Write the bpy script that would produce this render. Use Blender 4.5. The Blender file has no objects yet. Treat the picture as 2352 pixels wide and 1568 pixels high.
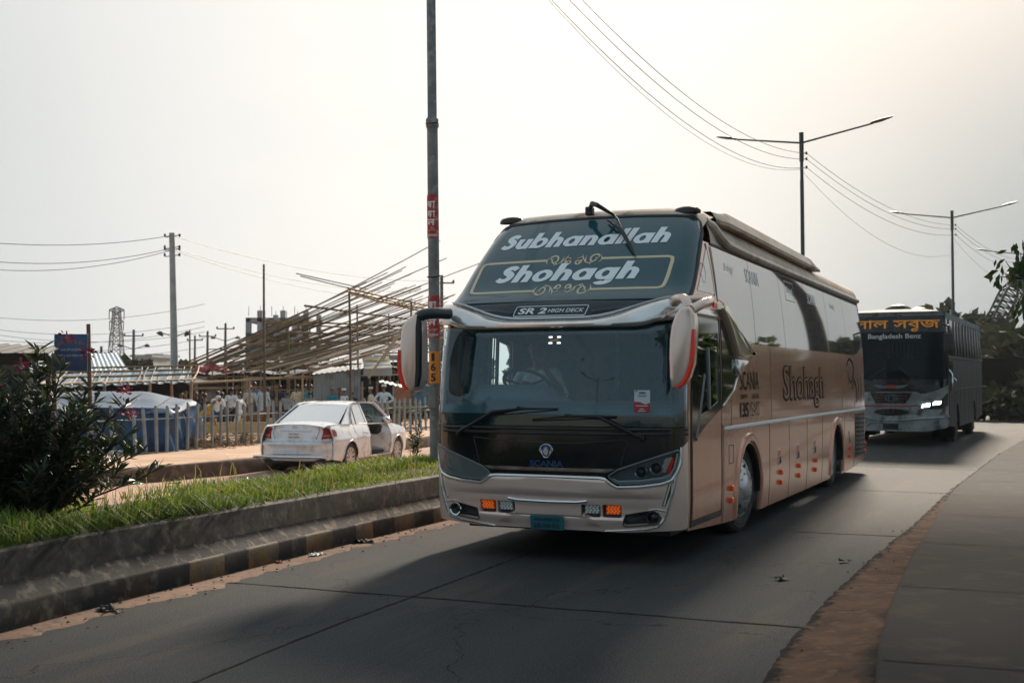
import bpy, bmesh, math, random
from mathutils import Vector, Matrix, noise
from mathutils.geometry import tessellate_polygon
R = math.radians
rnd = random.Random(7)
sc = bpy.context.scene
COL = sc.collection

# ---------------------------------------------------------------- camera
cam = bpy.data.cameras.new('camera'); camo = bpy.data.objects.new('camera', cam); COL.objects.link(camo)
camo.location = (0, 0, 1.68)
camo.rotation_euler = (R(90) + math.atan(93 / 2705), 0, 0)
cam.sensor_width = 36; cam.lens = 36 * 2705 / 2352
cam.clip_start = .1; cam.clip_end = 6000
cam.dof.use_dof = True; cam.dof.focus_distance = 11.3; cam.dof.aperture_fstop = 3.6
sc.camera = camo
# ---------------------------------------------------------------- sky, sun, exposure
SUN_AZ, SUN_EL = R(17), R(31)
SUN = Vector((math.sin(SUN_AZ) * math.cos(SUN_EL), math.cos(SUN_AZ) * math.cos(SUN_EL), math.sin(SUN_EL)))
w = bpy.data.worlds.new('World'); sc.world = w; w.use_nodes = True
nt = w.node_tree; N = nt.nodes; L = nt.links
bg = N['Background']; bg.inputs[1].default_value = 1.0
def wn(t, **k):
    n = N.new(t)
    for a, b in k.items(): setattr(n, a, b)
    return n
def wmath(op, a, b=None, clamp=False):
    n = wn('ShaderNodeMath', operation=op); n.use_clamp = clamp
    for i, v in enumerate((a, b)):
        if v is None: continue
        if isinstance(v, (int, float)): n.inputs[i].default_value = v
        else: L.new(v, n.inputs[i])
    return n.outputs[0]
sky = wn('ShaderNodeTexSky', sky_type='NISHITA'); sky.sun_disc = False
sky.sun_elevation = SUN_EL; sky.sun_rotation = SUN_AZ; sky.dust_density = 6; sky.air_density = 1.2; sky.ozone_density = 1.5
tc = wn('ShaderNodeTexCoord')
def dirdot(az, el):
    d = wn('ShaderNodeVectorMath', operation='DOT_PRODUCT'); L.new(tc.outputs['Generated'], d.inputs[0])
    a, e = R(az), R(el)
    d.inputs[1].default_value = (math.sin(a) * math.cos(e), math.cos(a) * math.cos(e), math.sin(e))
    return wmath('ARCCOSINE', d.outputs['Value'])
def lobe(az, el, width):      # soft round cloud or glow around a direction of the sky
    x = wmath('DIVIDE', dirdot(az, el), R(width)); return wmath('EXPONENT', wmath('MULTIPLY', wmath('MULTIPLY', x, x), -1))
def mixc(fac, a, b):
    n = wn('ShaderNodeMix', data_type='RGBA')
    if isinstance(fac, (int, float)): n.inputs['Factor'].default_value = fac
    else: L.new(fac, n.inputs['Factor'])
    for k, v in (('A', a), ('B', b)):
        s = [i for i in n.inputs if i.name == k and i.type == 'RGBA'][0]
        if isinstance(v, tuple): s.default_value = (*v, 1)
        else: L.new(v, s)
    return [o for o in n.outputs if o.type == 'RGBA'][0]
sky_scaled = wn('ShaderNodeVectorMath', operation='SCALE'); L.new(sky.outputs[0], sky_scaled.inputs[0]); sky_scaled.inputs['Scale'].default_value = .07
# thin high overcast: brightest towards the sun, dimmer behind the camera
nz = wn('ShaderNodeTexNoise'); nz.inputs['Scale'].default_value = 2.2; nz.inputs['Detail'].default_value = 5; nz.inputs['Roughness'].default_value = .5
mp = wn('ShaderNodeMapping'); mp.inputs['Scale'].default_value = (1, 1, 3.2); L.new(tc.outputs['Generated'], mp.inputs[0]); L.new(mp.outputs[0], nz.inputs['Vector'])
glow = lobe(2, 17, 50)
over = mixc(glow, (.205, .28, .33), (.615, .595, .565))
warm = lobe(22, 17, 9)
over = mixc(wmath('MULTIPLY', warm, .62), over, (.70, .575, .49))
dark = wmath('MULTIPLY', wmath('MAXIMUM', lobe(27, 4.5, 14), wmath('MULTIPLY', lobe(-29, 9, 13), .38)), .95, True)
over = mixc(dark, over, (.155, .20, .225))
streak = wmath('MULTIPLY', wmath('MULTIPLY', wmath('SUBTRACT', nz.outputs[0], .52, True), 1.6), 1.0, True)
over = mixc(wmath('MULTIPLY', streak, .75), over, (.42, .45, .48))
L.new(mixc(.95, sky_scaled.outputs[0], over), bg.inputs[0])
sl = bpy.data.lights.new('sun', 'SUN'); sl.energy = 4.4; sl.angle = R(8); sl.color = (1, .86, .70)
so = bpy.data.objects.new('sun', sl); COL.objects.link(so); so.location = (20, 40, 60)
so.rotation_euler = (-SUN).to_track_quat('-Z', 'Y').to_euler()
sc.view_settings.view_transform = 'Standard'; sc.view_settings.look = 'None'
sc.view_settings.exposure = .74; sc.view_settings.gamma = 1
sc.cycles.max_bounces = 8; sc.cycles.transparent_max_bounces = 12
sc.cycles.use_denoising = True
try: sc.cycles.denoiser = 'OPENIMAGEDENOISE'
except Exception: pass

# ---------------------------------------------------------------- materials
MATS = {}
def mat(name, col, rough=.6, metal=0, col2=None, scale=4, detail=6, bump=0, bscale=None, spec=.5, coat=0, stretch=None, thresh=None, emit=None, trans=0, sheen=0, col3=None, scale3=30, rotz=0, grain=False):
    if name in MATS: return MATS[name]
    m = bpy.data.materials.new(name); m.use_nodes = True; t = m.node_tree; n = t.nodes; l = t.links
    p = n['Principled BSDF']
    p.inputs['Base Color'].default_value = (*col, 1); p.inputs['Roughness'].default_value = rough; p.inputs['Metallic'].default_value = metal
    p.inputs['Specular IOR Level'].default_value = spec; p.inputs['Coat Weight'].default_value = coat; p.inputs['Coat Roughness'].default_value = .05
    if trans: p.inputs['Transmission Weight'].default_value = trans
    if emit: p.inputs['Emission Color'].default_value = (*emit[:3], 1); p.inputs['Emission Strength'].default_value = emit[3]
    c = n.new('ShaderNodeTexCoord'); v = c.outputs['Object']
    if stretch:
        q = n.new('ShaderNodeMapping'); q.inputs['Scale'].default_value = stretch; q.vector_type = 'TEXTURE' if False else 'POINT'; v0 = v
        if rotz: q0 = n.new('ShaderNodeMapping'); q0.inputs['Rotation'].default_value = (0, 0, rotz); l.new(v, q0.inputs[0]); v = q0.outputs[0]
        l.new(v, q.inputs[0]); v = q.outputs[0]
    def ns(s, d=detail):
        x = n.new('ShaderNodeTexNoise'); x.inputs['Scale'].default_value = s; x.inputs['Detail'].default_value = d; x.inputs['Roughness'].default_value = .6
        l.new(v, x.inputs['Vector']); return x.outputs[0]
    def mx(fac, a, b):
        x = n.new('ShaderNodeMix'); x.data_type = 'RGBA'; l.new(fac, x.inputs['Factor'])
        for k, u in (('A', a), ('B', b)):
            s = [i for i in x.inputs if i.name == k and i.type == 'RGBA'][0]
            if isinstance(u, tuple): s.default_value = (*u, 1)
            else: l.new(u, s)
        return [o for o in x.outputs if o.type == 'RGBA'][0]
    def rng(o, a, b):
        x = n.new('ShaderNodeMapRange'); x.inputs[1].default_value = a; x.inputs[2].default_value = b; l.new(o, x.inputs[0]); return x.outputs[0]
    cur = None
    if col2:
        th = thresh or (.38, .62); f = rng(ns(scale), *th); cur = mx(f, col, col2)
    if col3:
        f = rng(ns(scale3, 3), .52, .68); cur = mx(f, cur or col, col3)
    if grain:      # aggregate specks and hairline cracks
        wv = n.new('ShaderNodeTexNoise'); wv.inputs['Scale'].default_value = 90; wv.inputs['Detail'].default_value = 2; l.new(c.outputs['Object'], wv.inputs['Vector'])
        cur = mx(rng(wv.outputs[0], .50, .75), cur, (.105, .098, .09)); cur = mx(rng(wv.outputs[0], .47, .25), cur, (.012, .014, .016))
        vo = n.new('ShaderNodeTexVoronoi'); vo.feature = 'DISTANCE_TO_EDGE'; vo.inputs['Scale'].default_value = .33; ad = n.new('ShaderNodeVectorMath'); ad.operation = 'ADD'; n2 = n.new('ShaderNodeTexNoise'); n2.inputs['Scale'].default_value = 1.6; n2.inputs['Detail'].default_value = 6; l.new(c.outputs['Object'], n2.inputs['Vector']); l.new(c.outputs['Object'], ad.inputs[0]); l.new(n2.outputs['Color'], ad.inputs[1]); l.new(ad.outputs[0], vo.inputs['Vector'])
        cur = mx(rng(vo.outputs['Distance'], .0035, .0008), cur, (.012, .012, .013))
    if cur: l.new(cur, p.inputs['Base Color'])
    if bump:
        b = n.new('ShaderNodeBump'); b.inputs['Strength'].default_value = bump; b.inputs['Distance'].default_value = .02
        l.new(ns(bscale or scale * 5), b.inputs['Height']); l.new(b.outputs[0], p.inputs['Normal'])
    MATS[name] = m; return m
def glass(name, tint=(.55, .66, .70), refl=1.0, rough=.02, body=.0, bodycol=(.2, .25, .28)):
    if name in MATS: return MATS[name]
    m = bpy.data.materials.new(name); m.use_nodes = True; t = m.node_tree; n = t.nodes; l = t.links
    out = n['Material Output']; n.remove(n['Principled BSDF'])
    tr = n.new('ShaderNodeBsdfTransparent'); tr.inputs[0].default_value = (*tint, 1)
    df = n.new('ShaderNodeBsdfDiffuse'); df.inputs[0].default_value = (*bodycol, 1)
    m1 = n.new('ShaderNodeMixShader'); m1.inputs[0].default_value = body; l.new(tr.outputs[0], m1.inputs[1]); l.new(df.outputs[0], m1.inputs[2])
    gl = n.new('ShaderNodeBsdfGlossy'); gl.inputs['Roughness'].default_value = rough; gl.inputs[0].default_value = (.9, .95, 1, 1)
    fr = n.new('ShaderNodeFresnel'); fr.inputs[0].default_value = 1.5
    mu = n.new('ShaderNodeMath'); mu.operation = 'MULTIPLY'; mu.use_clamp = True; mu.inputs[1].default_value = refl; l.new(fr.outputs[0], mu.inputs[0])
    m2 = n.new('ShaderNodeMixShader'); l.new(mu.outputs[0], m2.inputs[0]); l.new(m1.outputs[0], m2.inputs[1]); l.new(gl.outputs[0], m2.inputs[2])
    l.new(m2.outputs[0], out.inputs[0]); MATS[name] = m; return m

# ---------------------------------------------------------------- mesh builder
class G:
    def __init__(s): s.v = []; s.f = []; s.m = []; s.n = {}
    def add(s, vs, fs, m=0, norms=None):
        o = len(s.v); s.v += [tuple(p) for p in vs]; s.f += [tuple(i + o for i in f) for f in fs]
        s.m += ([m] * len(fs) if isinstance(m, int) else list(m))
        if norms:
            for i, q in enumerate(norms): s.n[o + i] = q
        return s
    def box(s, c, d, rot=None, m=0, b=0.0):          # chamfered box
        x, y, z = d[0] / 2, d[1] / 2, d[2] / 2; b = min(b, x * .9, y * .9, z * .9)
        M = Matrix.Translation(c) @ (rot.to_4x4() if rot is not None else Matrix())
        if b <= 0:
            vs = [(i, j, k) for i in (-x, x) for j in (-y, y) for k in (-z, z)]
            fs = [(0, 1, 3, 2), (4, 6, 7, 5), (0, 4, 5, 1), (2, 3, 7, 6), (0, 2, 6, 4), (1, 5, 7, 3)]
        else:
            bm = bmesh.new(); bmesh.ops.create_cube(bm, size=1)
            for q in bm.verts: q.co = Vector((q.co.x * 2 * x, q.co.y * 2 * y, q.co.z * 2 * z))
            bmesh.ops.bevel(bm, geom=bm.edges[:], offset=b, segments=1, affect='EDGES')
            bm.verts.index_update(); vs = [q.co[:] for q in bm.verts]; fs = [[q.index for q in f.verts] for f in bm.faces]; bm.free()
        return s.add([M @ Vector(p) for p in vs], fs, m)
    def tube(s, pts, r, n=8, m=0, caps=True, flat=1.0):
        pts = [Vector(p) for p in pts]; k = len(pts); rs = r if isinstance(r, (list, tuple)) else [r] * k
        vs = []; fs = []; up = None
        for i, p in enumerate(pts):
            t = (pts[min(i + 1, k - 1)] - pts[max(i - 1, 0)]); t = t.normalized() if t.length > 1e-9 else Vector((0, 0, 1))
            if up is None: up = Vector((0, 0, 1)) if abs(t.z) < .9 else Vector((1, 0, 0))
            a = t.cross(up).normalized() if t.cross(up).length > 1e-6 else t.orthogonal().normalized(); up = a.cross(t).normalized()
            for j in range(n):
                q = 2 * math.pi * j / n; vs.append(p + a * math.cos(q) * rs[i] + up * math.sin(q) * rs[i] * flat)
        for i in range(k - 1):
            for j in range(n): fs.append((i * n + j, (i + 1) * n + j, (i + 1) * n + (j + 1) % n, i * n + (j + 1) % n))
        if caps: fs.append(tuple(range(n))); fs.append(tuple(reversed(range((k - 1) * n, k * n))))
        return s.add(vs, fs, m)
    def lathe(s, prof, M=None, n=24, m=0, arc=2 * math.pi):  # prof: (r, h) along local z
        M = M or Matrix(); vs = []; fs = []; k = len(prof)
        for j in range(n):
            q = arc * j / n
            for r, h in prof: vs.append(M @ Vector((r * math.cos(q), r * math.sin(q), h)))
        for j in range(n):
            for i in range(k - 1): fs.append((j * k + i, ((j + 1) % n) * k + i, ((j + 1) % n) * k + i + 1, j * k + i + 1))
        return s.add(vs, fs, m if isinstance(m, int) else [m[i] for j in range(n) for i in range(k - 1)])
    def grid(s, fn, nu, nv, m=0, flip=False, closeu=False):
        vs = [fn(i / nu, j / nv) for i in range(nu + 1) for j in range(nv + 1)]; fs = []
        for i in range(nu):
            for j in range(nv):
                q = (i * (nv + 1) + j, (i + 1) * (nv + 1) + j, (i + 1) * (nv + 1) + j + 1, i * (nv + 1) + j + 1); fs.append(q[::-1] if flip else q)
        return s.add(vs, fs, m)
    def prism(s, poly, fn, m=0, holes=()):           # poly in 2D; fn(u, v, k) -> point, k = 0 front, 1 back
        polys = [list(poly)] + [list(h) for h in holes]; flat = [p for q in polys for p in q]; n = len(flat)
        tri = tessellate_polygon([[Vector((*p, 0)) for p in q] for q in polys])
        vs = [fn(*p, 0) for p in flat] + [fn(*p, 1) for p in flat]; fs = []
        for a, b, c in tri:
            A, B, C = flat[a], flat[b], flat[c]
            if (B[0] - A[0]) * (C[1] - A[1]) - (B[1] - A[1]) * (C[0] - A[0]) < 0: a, b, c = a, c, b
            fs.append((a, b, c)); fs.append((n + a, n + c, n + b))
        o = 0
        for q in polys:
            k = len(q); ar = sum(q[i][0] * q[(i + 1) % k][1] - q[(i + 1) % k][0] * q[i][1] for i in range(k))
            for i in range(k):
                a, b = o + i, o + (i + 1) % k
                out = (ar > 0) == (q is polys[0])
                fs.append((a, a + n, b + n, b) if out else (b, b + n, a + n, a))
            o += k
        return s.add(vs, fs, m)
    def patch(s, poly, fn, off=0.0, step=(.1, .1), holes=(), depth=0.0, m=0, tris=None, flip=False):
        """A piece of a curved surface fn(u, v): polygon with holes laid on it, off metres proud, edges turned in by depth."""
        bm = bmesh.new()
        if tris: vs, fs = tris
        else:
            polys = [list(poly)] + [list(h) for h in holes]; vs = [p for q in polys for p in q]
            fs = tessellate_polygon([[Vector((*p, 0)) for p in q] for q in polys])
        bv = [bm.verts.new((p[0], p[1], 0)) for p in vs]
        for f in fs:
            try: bm.faces.new([bv[i] for i in f])
            except ValueError: pass
        for ax in (0, 1):
            if not step[ax]: continue
            lo = min(p[ax] for p in vs); hi = max(p[ax] for p in vs); g = math.ceil(lo / step[ax] + 1e-6) * step[ax]
            while g < hi - 1e-6:
                co = [0, 0, 0]; no = [0, 0, 0]; co[ax] = g; no[ax] = 1
                bmesh.ops.bisect_plane(bm, geom=bm.verts[:] + bm.edges[:] + bm.faces[:], dist=1e-6, plane_co=co, plane_no=no); g += step[ax]
        if not tris: bmesh.ops.remove_doubles(bm, verts=bm.verts[:], dist=1e-6)
        bmesh.ops.recalc_face_normals(bm, faces=bm.faces[:])
        bm.verts.index_update(); h = 2e-3; P = []; Nn = []
        for q in bm.verts:
            u, v = q.co.x, q.co.y; a = Vector(fn(u, v)); n = (Vector(fn(u + h, v)) - Vector(fn(u - h, v))).cross(Vector(fn(u, v + h)) - Vector(fn(u, v - h)))
            n = n.normalized() if n.length > 0 else Vector((0, 0, 1))
            if flip: n = -n
            P.append(a + n * off); Nn.append(n)
        F = []
        for f in bm.faces:
            ids = [q.index for q in f.verts]
            if ((f.normal.z < 0) != flip): ids = ids[::-1]
            F.append(ids)
        s.add(P, F, m, Nn)
        if depth:
            vs2 = []; fs2 = []
            for e in bm.edges:
                if len(e.link_faces) != 1: continue
                f = e.link_faces[0]; a, b = e.verts[0].index, e.verts[1].index
                ids = [q.index for q in f.verts]
                if f.normal.z < 0: ids = ids[::-1]
                i = ids.index(a)
                if ids[(i + 1) % len(ids)] != b: a, b = b, a
                o = len(vs2); vs2 += [P[a], P[b], P[b] - Nn[b] * depth, P[a] - Nn[a] * depth]
                fs2.append((o, o + 3, o + 2, o + 1) if not flip else (o, o + 1, o + 2, o + 3))
            s.add(vs2, fs2, m)
        bm.free(); return s
    def strip(s, path, fn, w, h, m=0, close=False, base=0.0, sub=6):
        """A raised half-round bead of width w and height h along a 2D path on the surface fn."""
        pts = []
        k = len(path)
        for i in range(k if close else k - 1):
            a, b = path[i], path[(i + 1) % k]
            for j in range(sub): pts.append((a[0] + (b[0] - a[0]) * j / sub, a[1] + (b[1] - a[1]) * j / sub))
        if not close: pts.append(path[-1])
        rows = []; n = len(pts); e = 2e-3
        for i, (u, v) in enumerate(pts):
            p0 = pts[(i - 1) % n] if (close or i) else pts[i]; p1 = pts[(i + 1) % n] if (close or i < n - 1) else pts[i]
            a = Vector(fn(u, v)); nn = (Vector(fn(u + e, v)) - Vector(fn(u - e, v))).cross(Vector(fn(u, v + e)) - Vector(fn(u, v - e))).normalized()
            t = Vector(fn(*p1)) - Vector(fn(*p0)); t = t.normalized() if t.length > 1e-9 else Vector((0, 0, 1)); sd = t.cross(nn).normalized()
            ww = w(i / max(1, n - 1)) if callable(w) else w
            rows.append([a + sd * ww * .5 + nn * (base), a + sd * ww * .36 + nn * (base + h * .75), a + nn * (base + h), a - sd * ww * .36 + nn * (base + h * .75), a - sd * ww * .5 + nn * base])
        vs = [p for r in rows for p in r]; fs = []
        for i in range(n if close else n - 1):
            for j in range(4): fs.append((i * 5 + j, i * 5 + j + 1, ((i + 1) % n) * 5 + j + 1, ((i + 1) % n) * 5 + j))
        if not close: fs += [(0, 1, 2, 3, 4)[::-1], tuple((n - 1) * 5 + j for j in range(5))]
        return s.add(vs, fs, m)
    def pillow(s, poly, fn, inset=.02, m=0, mback=None, rows=((1, 0.0), (.45, .0), (0, .35), (0, 1.0))):
        """Rounded slab: outline poly (2D), fn(u, v, k): k = 0 front face, 1 back face."""
        k = len(poly); ar = sum(poly[i][0] * poly[(i + 1) % k][1] - poly[(i + 1) % k][0] * poly[i][1] for i in range(k)); sg = 1 if ar > 0 else -1
        def ins(d):
            out = []
            for i in range(k):
                a, b, c = [Vector(poly[(i + q) % k]) for q in (-1, 0, 1)]; t = (c - a); t = t.normalized() if t.length else Vector((1, 0))
                out.append(b + Vector((-t.y, t.x)) * sg * d)
            return out
        loops = [[fn(p[0], p[1], d) for p in ins(i * inset)] for i, d in rows]
        vs = [p for q in loops for p in q]; fs = []; ms = []
        nl = len(loops)
        for a in range(nl - 1):
            for i in range(k):
                q = (a * k + i, (a + 1) * k + i, (a + 1) * k + (i + 1) % k, a * k + (i + 1) % k); fs.append(q if sg > 0 else q[::-1]); ms.append(m)
        f0 = tuple(range(k)); f1 = tuple(reversed(range((nl - 1) * k, nl * k)))
        fs += [f0 if sg > 0 else f0[::-1], f1 if sg > 0 else f1[::-1]]; ms += [m, m if mback is None else mback]
        return s.add(vs, fs, ms)
    def build(s, name, mats, parent=None, smooth=35, **props):
        me = bpy.data.meshes.new(name); me.from_pydata(s.v, [], s.f); me.update()
        for q in (mats if isinstance(mats, (list, tuple)) else [mats]): me.materials.append(q)
        if len(me.materials) > 1: me.polygons.foreach_set('material_index', s.m)
        if smooth:
            me.polygons.foreach_set('use_smooth', [True] * len(me.polygons))
            if s.n:
                me.set_sharp_from_angle(angle=R(smooth)); me.normals_split_custom_set_from_vertices([s.n.get(i, (0, 0, 0)) for i in range(len(s.v))])
            else: me.set_sharp_from_angle(angle=R(smooth))
        o = bpy.data.objects.new(name, me); COL.objects.link(o)
        if parent: o.parent = parent
        for a, b in props.items(): o[a] = b
        return o
def thing(name, label, cat, loc=(0, 0, 0), rz=0, group=None):
    o = bpy.data.objects.new(name, None); COL.objects.link(o); o.location = loc; o.rotation_euler = (0, 0, rz); o.empty_display_size = .2
    o['label'] = label; o['category'] = cat
    if group: o['group'] = group
    return o
def tag(o, label, cat, group=None):
    o['label'] = label; o['category'] = cat
    if group: o['group'] = group
    return o
def dup(root, loc=None, rz=None, label=None, scale=None):
    r = root.copy(); COL.objects.link(r)
    if loc is not None: r.location = loc
    if rz is not None: r.rotation_euler = (0, 0, rz)
    if scale is not None: r.scale = scale if isinstance(scale, (tuple, list)) else (scale,) * 3
    if label: r['label'] = label
    for ch in list(root.children):
        c = ch.copy(); COL.objects.link(c); c.parent = r
        for g in ch.children:
            d = g.copy(); COL.objects.link(d); d.parent = c
    return r
def text_tris(body, height, offset=0.0, shear=0.0, space=1.0, word=1.0, width=None):
    """2D triangles of a line of lettering, centred on the origin, cap height = height."""
    cu = bpy.data.curves.new('lettering', 'FONT'); cu.body = body; cu.size = 1; cu.offset = offset; cu.shear = shear; cu.space_character = space; cu.space_word = word
    cu.resolution_u = 3; cu.fill_mode = 'FRONT'
    ob = bpy.data.objects.new('lettering', cu); COL.objects.link(ob); dg = bpy.context.evaluated_depsgraph_get(); dg.update()
    me = ob.evaluated_get(dg).to_mesh(); vs = [(q.co.x, q.co.y) for q in me.vertices]; fs = [tuple(p.vertices) for p in me.polygons]
    ob.evaluated_get(dg).to_mesh_clear(); bpy.data.objects.remove(ob); bpy.data.curves.remove(cu)
    if not vs: return [], []
    x0, x1 = min(p[0] for p in vs), max(p[0] for p in vs); y0, y1 = min(p[1] for p in vs), max(p[1] for p in vs)
    k = height / max(1e-6, y1 - y0); kx = k if width is None else width / max(1e-6, x1 - x0)
    return [((p[0] - (x0 + x1) / 2) * kx, (p[1] - (y0 + y1) / 2) * k) for p in vs], fs
def at(t, x, y): return ([(p[0] + x, p[1] + y) for p in t[0]], t[1])
def sstep(a, b, x):
    t = max(0., min(1., (x - a) / (b - a))); return t * t * (3 - 2 * t)
def lerp(a, b, t): return a + (b - a) * t
def spline(pts, n=12):
    """Centripetal Catmull-Rom through points"""
    P = [Vector(p) for p in pts]; P = [P[0] * 2 - P[1]] + P + [P[-1] * 2 - P[-2]]; out = []
    for i in range(1, len(P) - 2):
        a, b, c, d = P[i - 1:i + 3]; t1 = (b - a).length ** .5 + 1e-9; t2 = t1 + (c - b).length ** .5 + 1e-9; t3 = t2 + (d - c).length ** .5 + 1e-9
        for j in range(n):
            t = t1 + (t2 - t1) * j / n
            A = a * ((t1 - t) / t1) + b * (t / t1); B = b * ((t2 - t) / (t2 - t1)) + c * ((t - t1) / (t2 - t1)); C_ = c * ((t3 - t) / (t3 - t2)) + d * ((t - t2) / (t3 - t2))
            D = A * ((t2 - t) / t2) + B * (t / t2); E = B * ((t3 - t) / (t3 - t1)) + C_ * ((t - t1) / (t3 - t1)); out.append(D * ((t2 - t) / (t2 - t1)) + E * ((t - t1) / (t2 - t1)))
    out.append(P[-2]); return out
def leaf(name, col, col2, transl=.45, rough=.55, spec=.25):
    """Foliage: diffuse and glossy from the front, glowing through when the sun is behind it."""
    m = mat(name, col, rough, 0, col2, 1.7, spec=spec); t = m.node_tree; p = t.nodes['Principled BSDF']; out = t.nodes['Material Output']
    src = p.inputs['Base Color'].links[0].from_socket
    tr = t.nodes.new('ShaderNodeBsdfTranslucent'); hs = t.nodes.new('ShaderNodeHueSaturation'); hs.inputs['Value'].default_value = 1.5; hs.inputs['Hue'].default_value = .485; t.links.new(src, hs.inputs['Color']); t.links.new(hs.outputs[0], tr.inputs[0])
    mx = t.nodes.new('ShaderNodeMixShader'); mx.inputs[0].default_value = transl; t.links.new(p.outputs[0], mx.inputs[1]); t.links.new(tr.outputs[0], mx.inputs[2]); t.links.new(mx.outputs[0], out.inputs[0]); return m
rubber = mat('black_rubber', (.012, .013, .014), .55)

def heavy_glyphs(body, xh=1.0, asc=1.55, st=.44, shear=.22):
    """Very bold geometric sans letters drawn as stems, round bowls and arches: list of (outline, holes), baseline at 0."""
    out = []; x = 0.0
    def arc(cx, cy, rx, ry, a0, a1, n=18): return [(cx + rx * math.cos(R(a0 + (a1 - a0) * i / n)), cy + ry * math.sin(R(a0 + (a1 - a0) * i / n))) for i in range(n + 1)]
    def rect(a, b, c, d): out.append(([(a, b), (c, b), (c, d), (a, d)], []))
    def bowl(x0, w_): out.append((arc(x0 + w_ / 2, xh / 2, w_ / 2, xh * .53, 0, 340, 26), [arc(x0 + w_ / 2, xh / 2, w_ / 2 - st * .86, xh * .53 - st * .60, 0, 340, 20)]))
    def arch_(x0, w_, up=True):      # n, h: arch over two stems; u: turned round
        o = arc(x0 + w_ / 2 + st * .06, xh * .52, w_ / 2 - st * .06, xh * .51, 0, 180, 18); i = arc(x0 + w_ / 2 + st * .06, xh * .46, w_ / 2 - st * .98, xh * .56 - st * .62, 180, 0, 14)
        p = [(x0 + w_, 0)] + o + [(x0 + st * .12, xh * .3), (x0 + st * .9, xh * .3)] + i + [(x0 + w_ - st, 0)]
        if not up: p = [(2 * x0 + w_ - a, xh - b) for a, b in p]
        out.append((p, []))
    for ch in body:
        if ch == 'S':
            c = [(.92, 1.18), (.70, 1.33), (.44, 1.30), (.30, 1.12), (.42, .93), (.66, .78), (.80, .58), (.70, .30), (.42, .18), (.06, .34)]; P = [(q.x, q.y) for q in spline([(a, b, 0) for a, b in c], 6)]; lf = []; rt = []
            for i in range(len(P)):
                a, b = P[max(i - 1, 0)], P[min(i + 1, len(P) - 1)]; L_ = math.hypot(b[0] - a[0], b[1] - a[1]); n = (-(b[1] - a[1]) / L_, (b[0] - a[0]) / L_); w_ = st * .43 * (.85 + .3 * math.sin(math.pi * i / (len(P) - 1))); lf.append((x + P[i][0] + n[0] * w_, P[i][1] + n[1] * w_)); rt.append((x + P[i][0] - n[0] * w_, P[i][1] - n[1] * w_))
            out.append((lf + rt[::-1], [])); x += 1.12
        elif ch == 'l': rect(x, 0, x + st, asc); x += st + .11
        elif ch in 'nhu':
            w_ = 1.06
            if ch == 'h': rect(x, 0, x + st, asc)
            elif ch == 'n': rect(x, 0, x + st, xh)
            else: rect(x + w_ - st, 0, x + w_, xh)
            arch_(x, w_, ch != 'u'); x += w_ + .11
        elif ch == 'b': bowl(x + .06, 1.14); rect(x, 0, x + st, asc); x += 1.20 + .07
        elif ch in 'ag':
            bowl(x, 1.14)
            if ch == 'a': rect(x + 1.20 - st, 0, x + 1.20, xh)
            else:
                rect(x + 1.20 - st, -.05, x + 1.20, xh); o = arc(x + .66, -.05, .54, .42, 0, -150, 16); i = arc(x + .66, -.05, .54 - st, .42 - st * .72, -150, 0, 14); out.append((o + i, []))
            x += 1.20 + .11
        elif ch == 'o': bowl(x, 1.16); x += 1.16 + .08
    return [([(a + b * shear, b) for a, b in p], [[(a + b * shear, b) for a, b in h] for h in hs]) for p, hs in out], x
def heavy_lettering(g, body, x0, z0, width, asc_h, fn, off, step=(.12, .12)):
    gl, w_ = heavy_glyphs(body); kx = width / (w_ + .2); kz = asc_h / 1.55
    for i, (p, hs) in enumerate(gl):
        t = lambda l: [(x0 + (a - w_ / 2 - .1) * kx, z0 + b * kz) for a, b in l]
        g.patch(t(p), fn, off + .0006 * (i % 5), step, [t(h) for h in hs])
    return g
# ================================================================ ground, road, median
def vec2(l): return [Vector((a, b, 0)) for a, b in l]
LP = spline(vec2([(-13.5, -24), (-8.6, -9), (-3.45, 7.8), (-2.49, 10.27), (-.83, 14.27), (4.6, 26.5), (11.0, 39.2), (21.0, 54), (37.5, 85), (72, 140)]), 16)
RP = spline(vec2([(-7.5, -26), (-4.2, -10), (1.42, 6.64), (2.08, 8.3), (3.22, 10.8), (4.87, 14.19), (6.78, 18.24), (10.3, 25.2), (13.3, 30.7), (17.3, 38), (27.2, 53), (44.5, 85), (79, 138)]), 16)
def dense(P, step):
    out = [P[0]]; acc = 0
    for a, b in zip(P, P[1:]):
        L_ = (b - a).length; d = step - acc
        while d <= L_: out.append(a + (b - a) * (d / L_)); d += step
        acc = L_ - (d - step)
    return out
LD, RD = dense(LP, .25), dense(RP, .25)
def nrm(P, i):           # unit vector to the left of travel
    t = P[min(i + 1, len(P) - 1)] - P[max(i - 1, 0)]; t.normalize(); return Vector((-t.y, t.x, 0))
LN = [nrm(LD, i) for i in range(len(LD))]; RN = [nrm(RD, i) for i in range(len(RD))]
def nearL(x, y): return min(range(len(LD)), key=lambda i: (LD[i].x - x) ** 2 + (LD[i].y - y) ** 2)
def nearR(x, y): return min(range(len(RD)), key=lambda i: (RD[i].x - x) ** 2 + (RD[i].y - y) ** 2)
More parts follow.
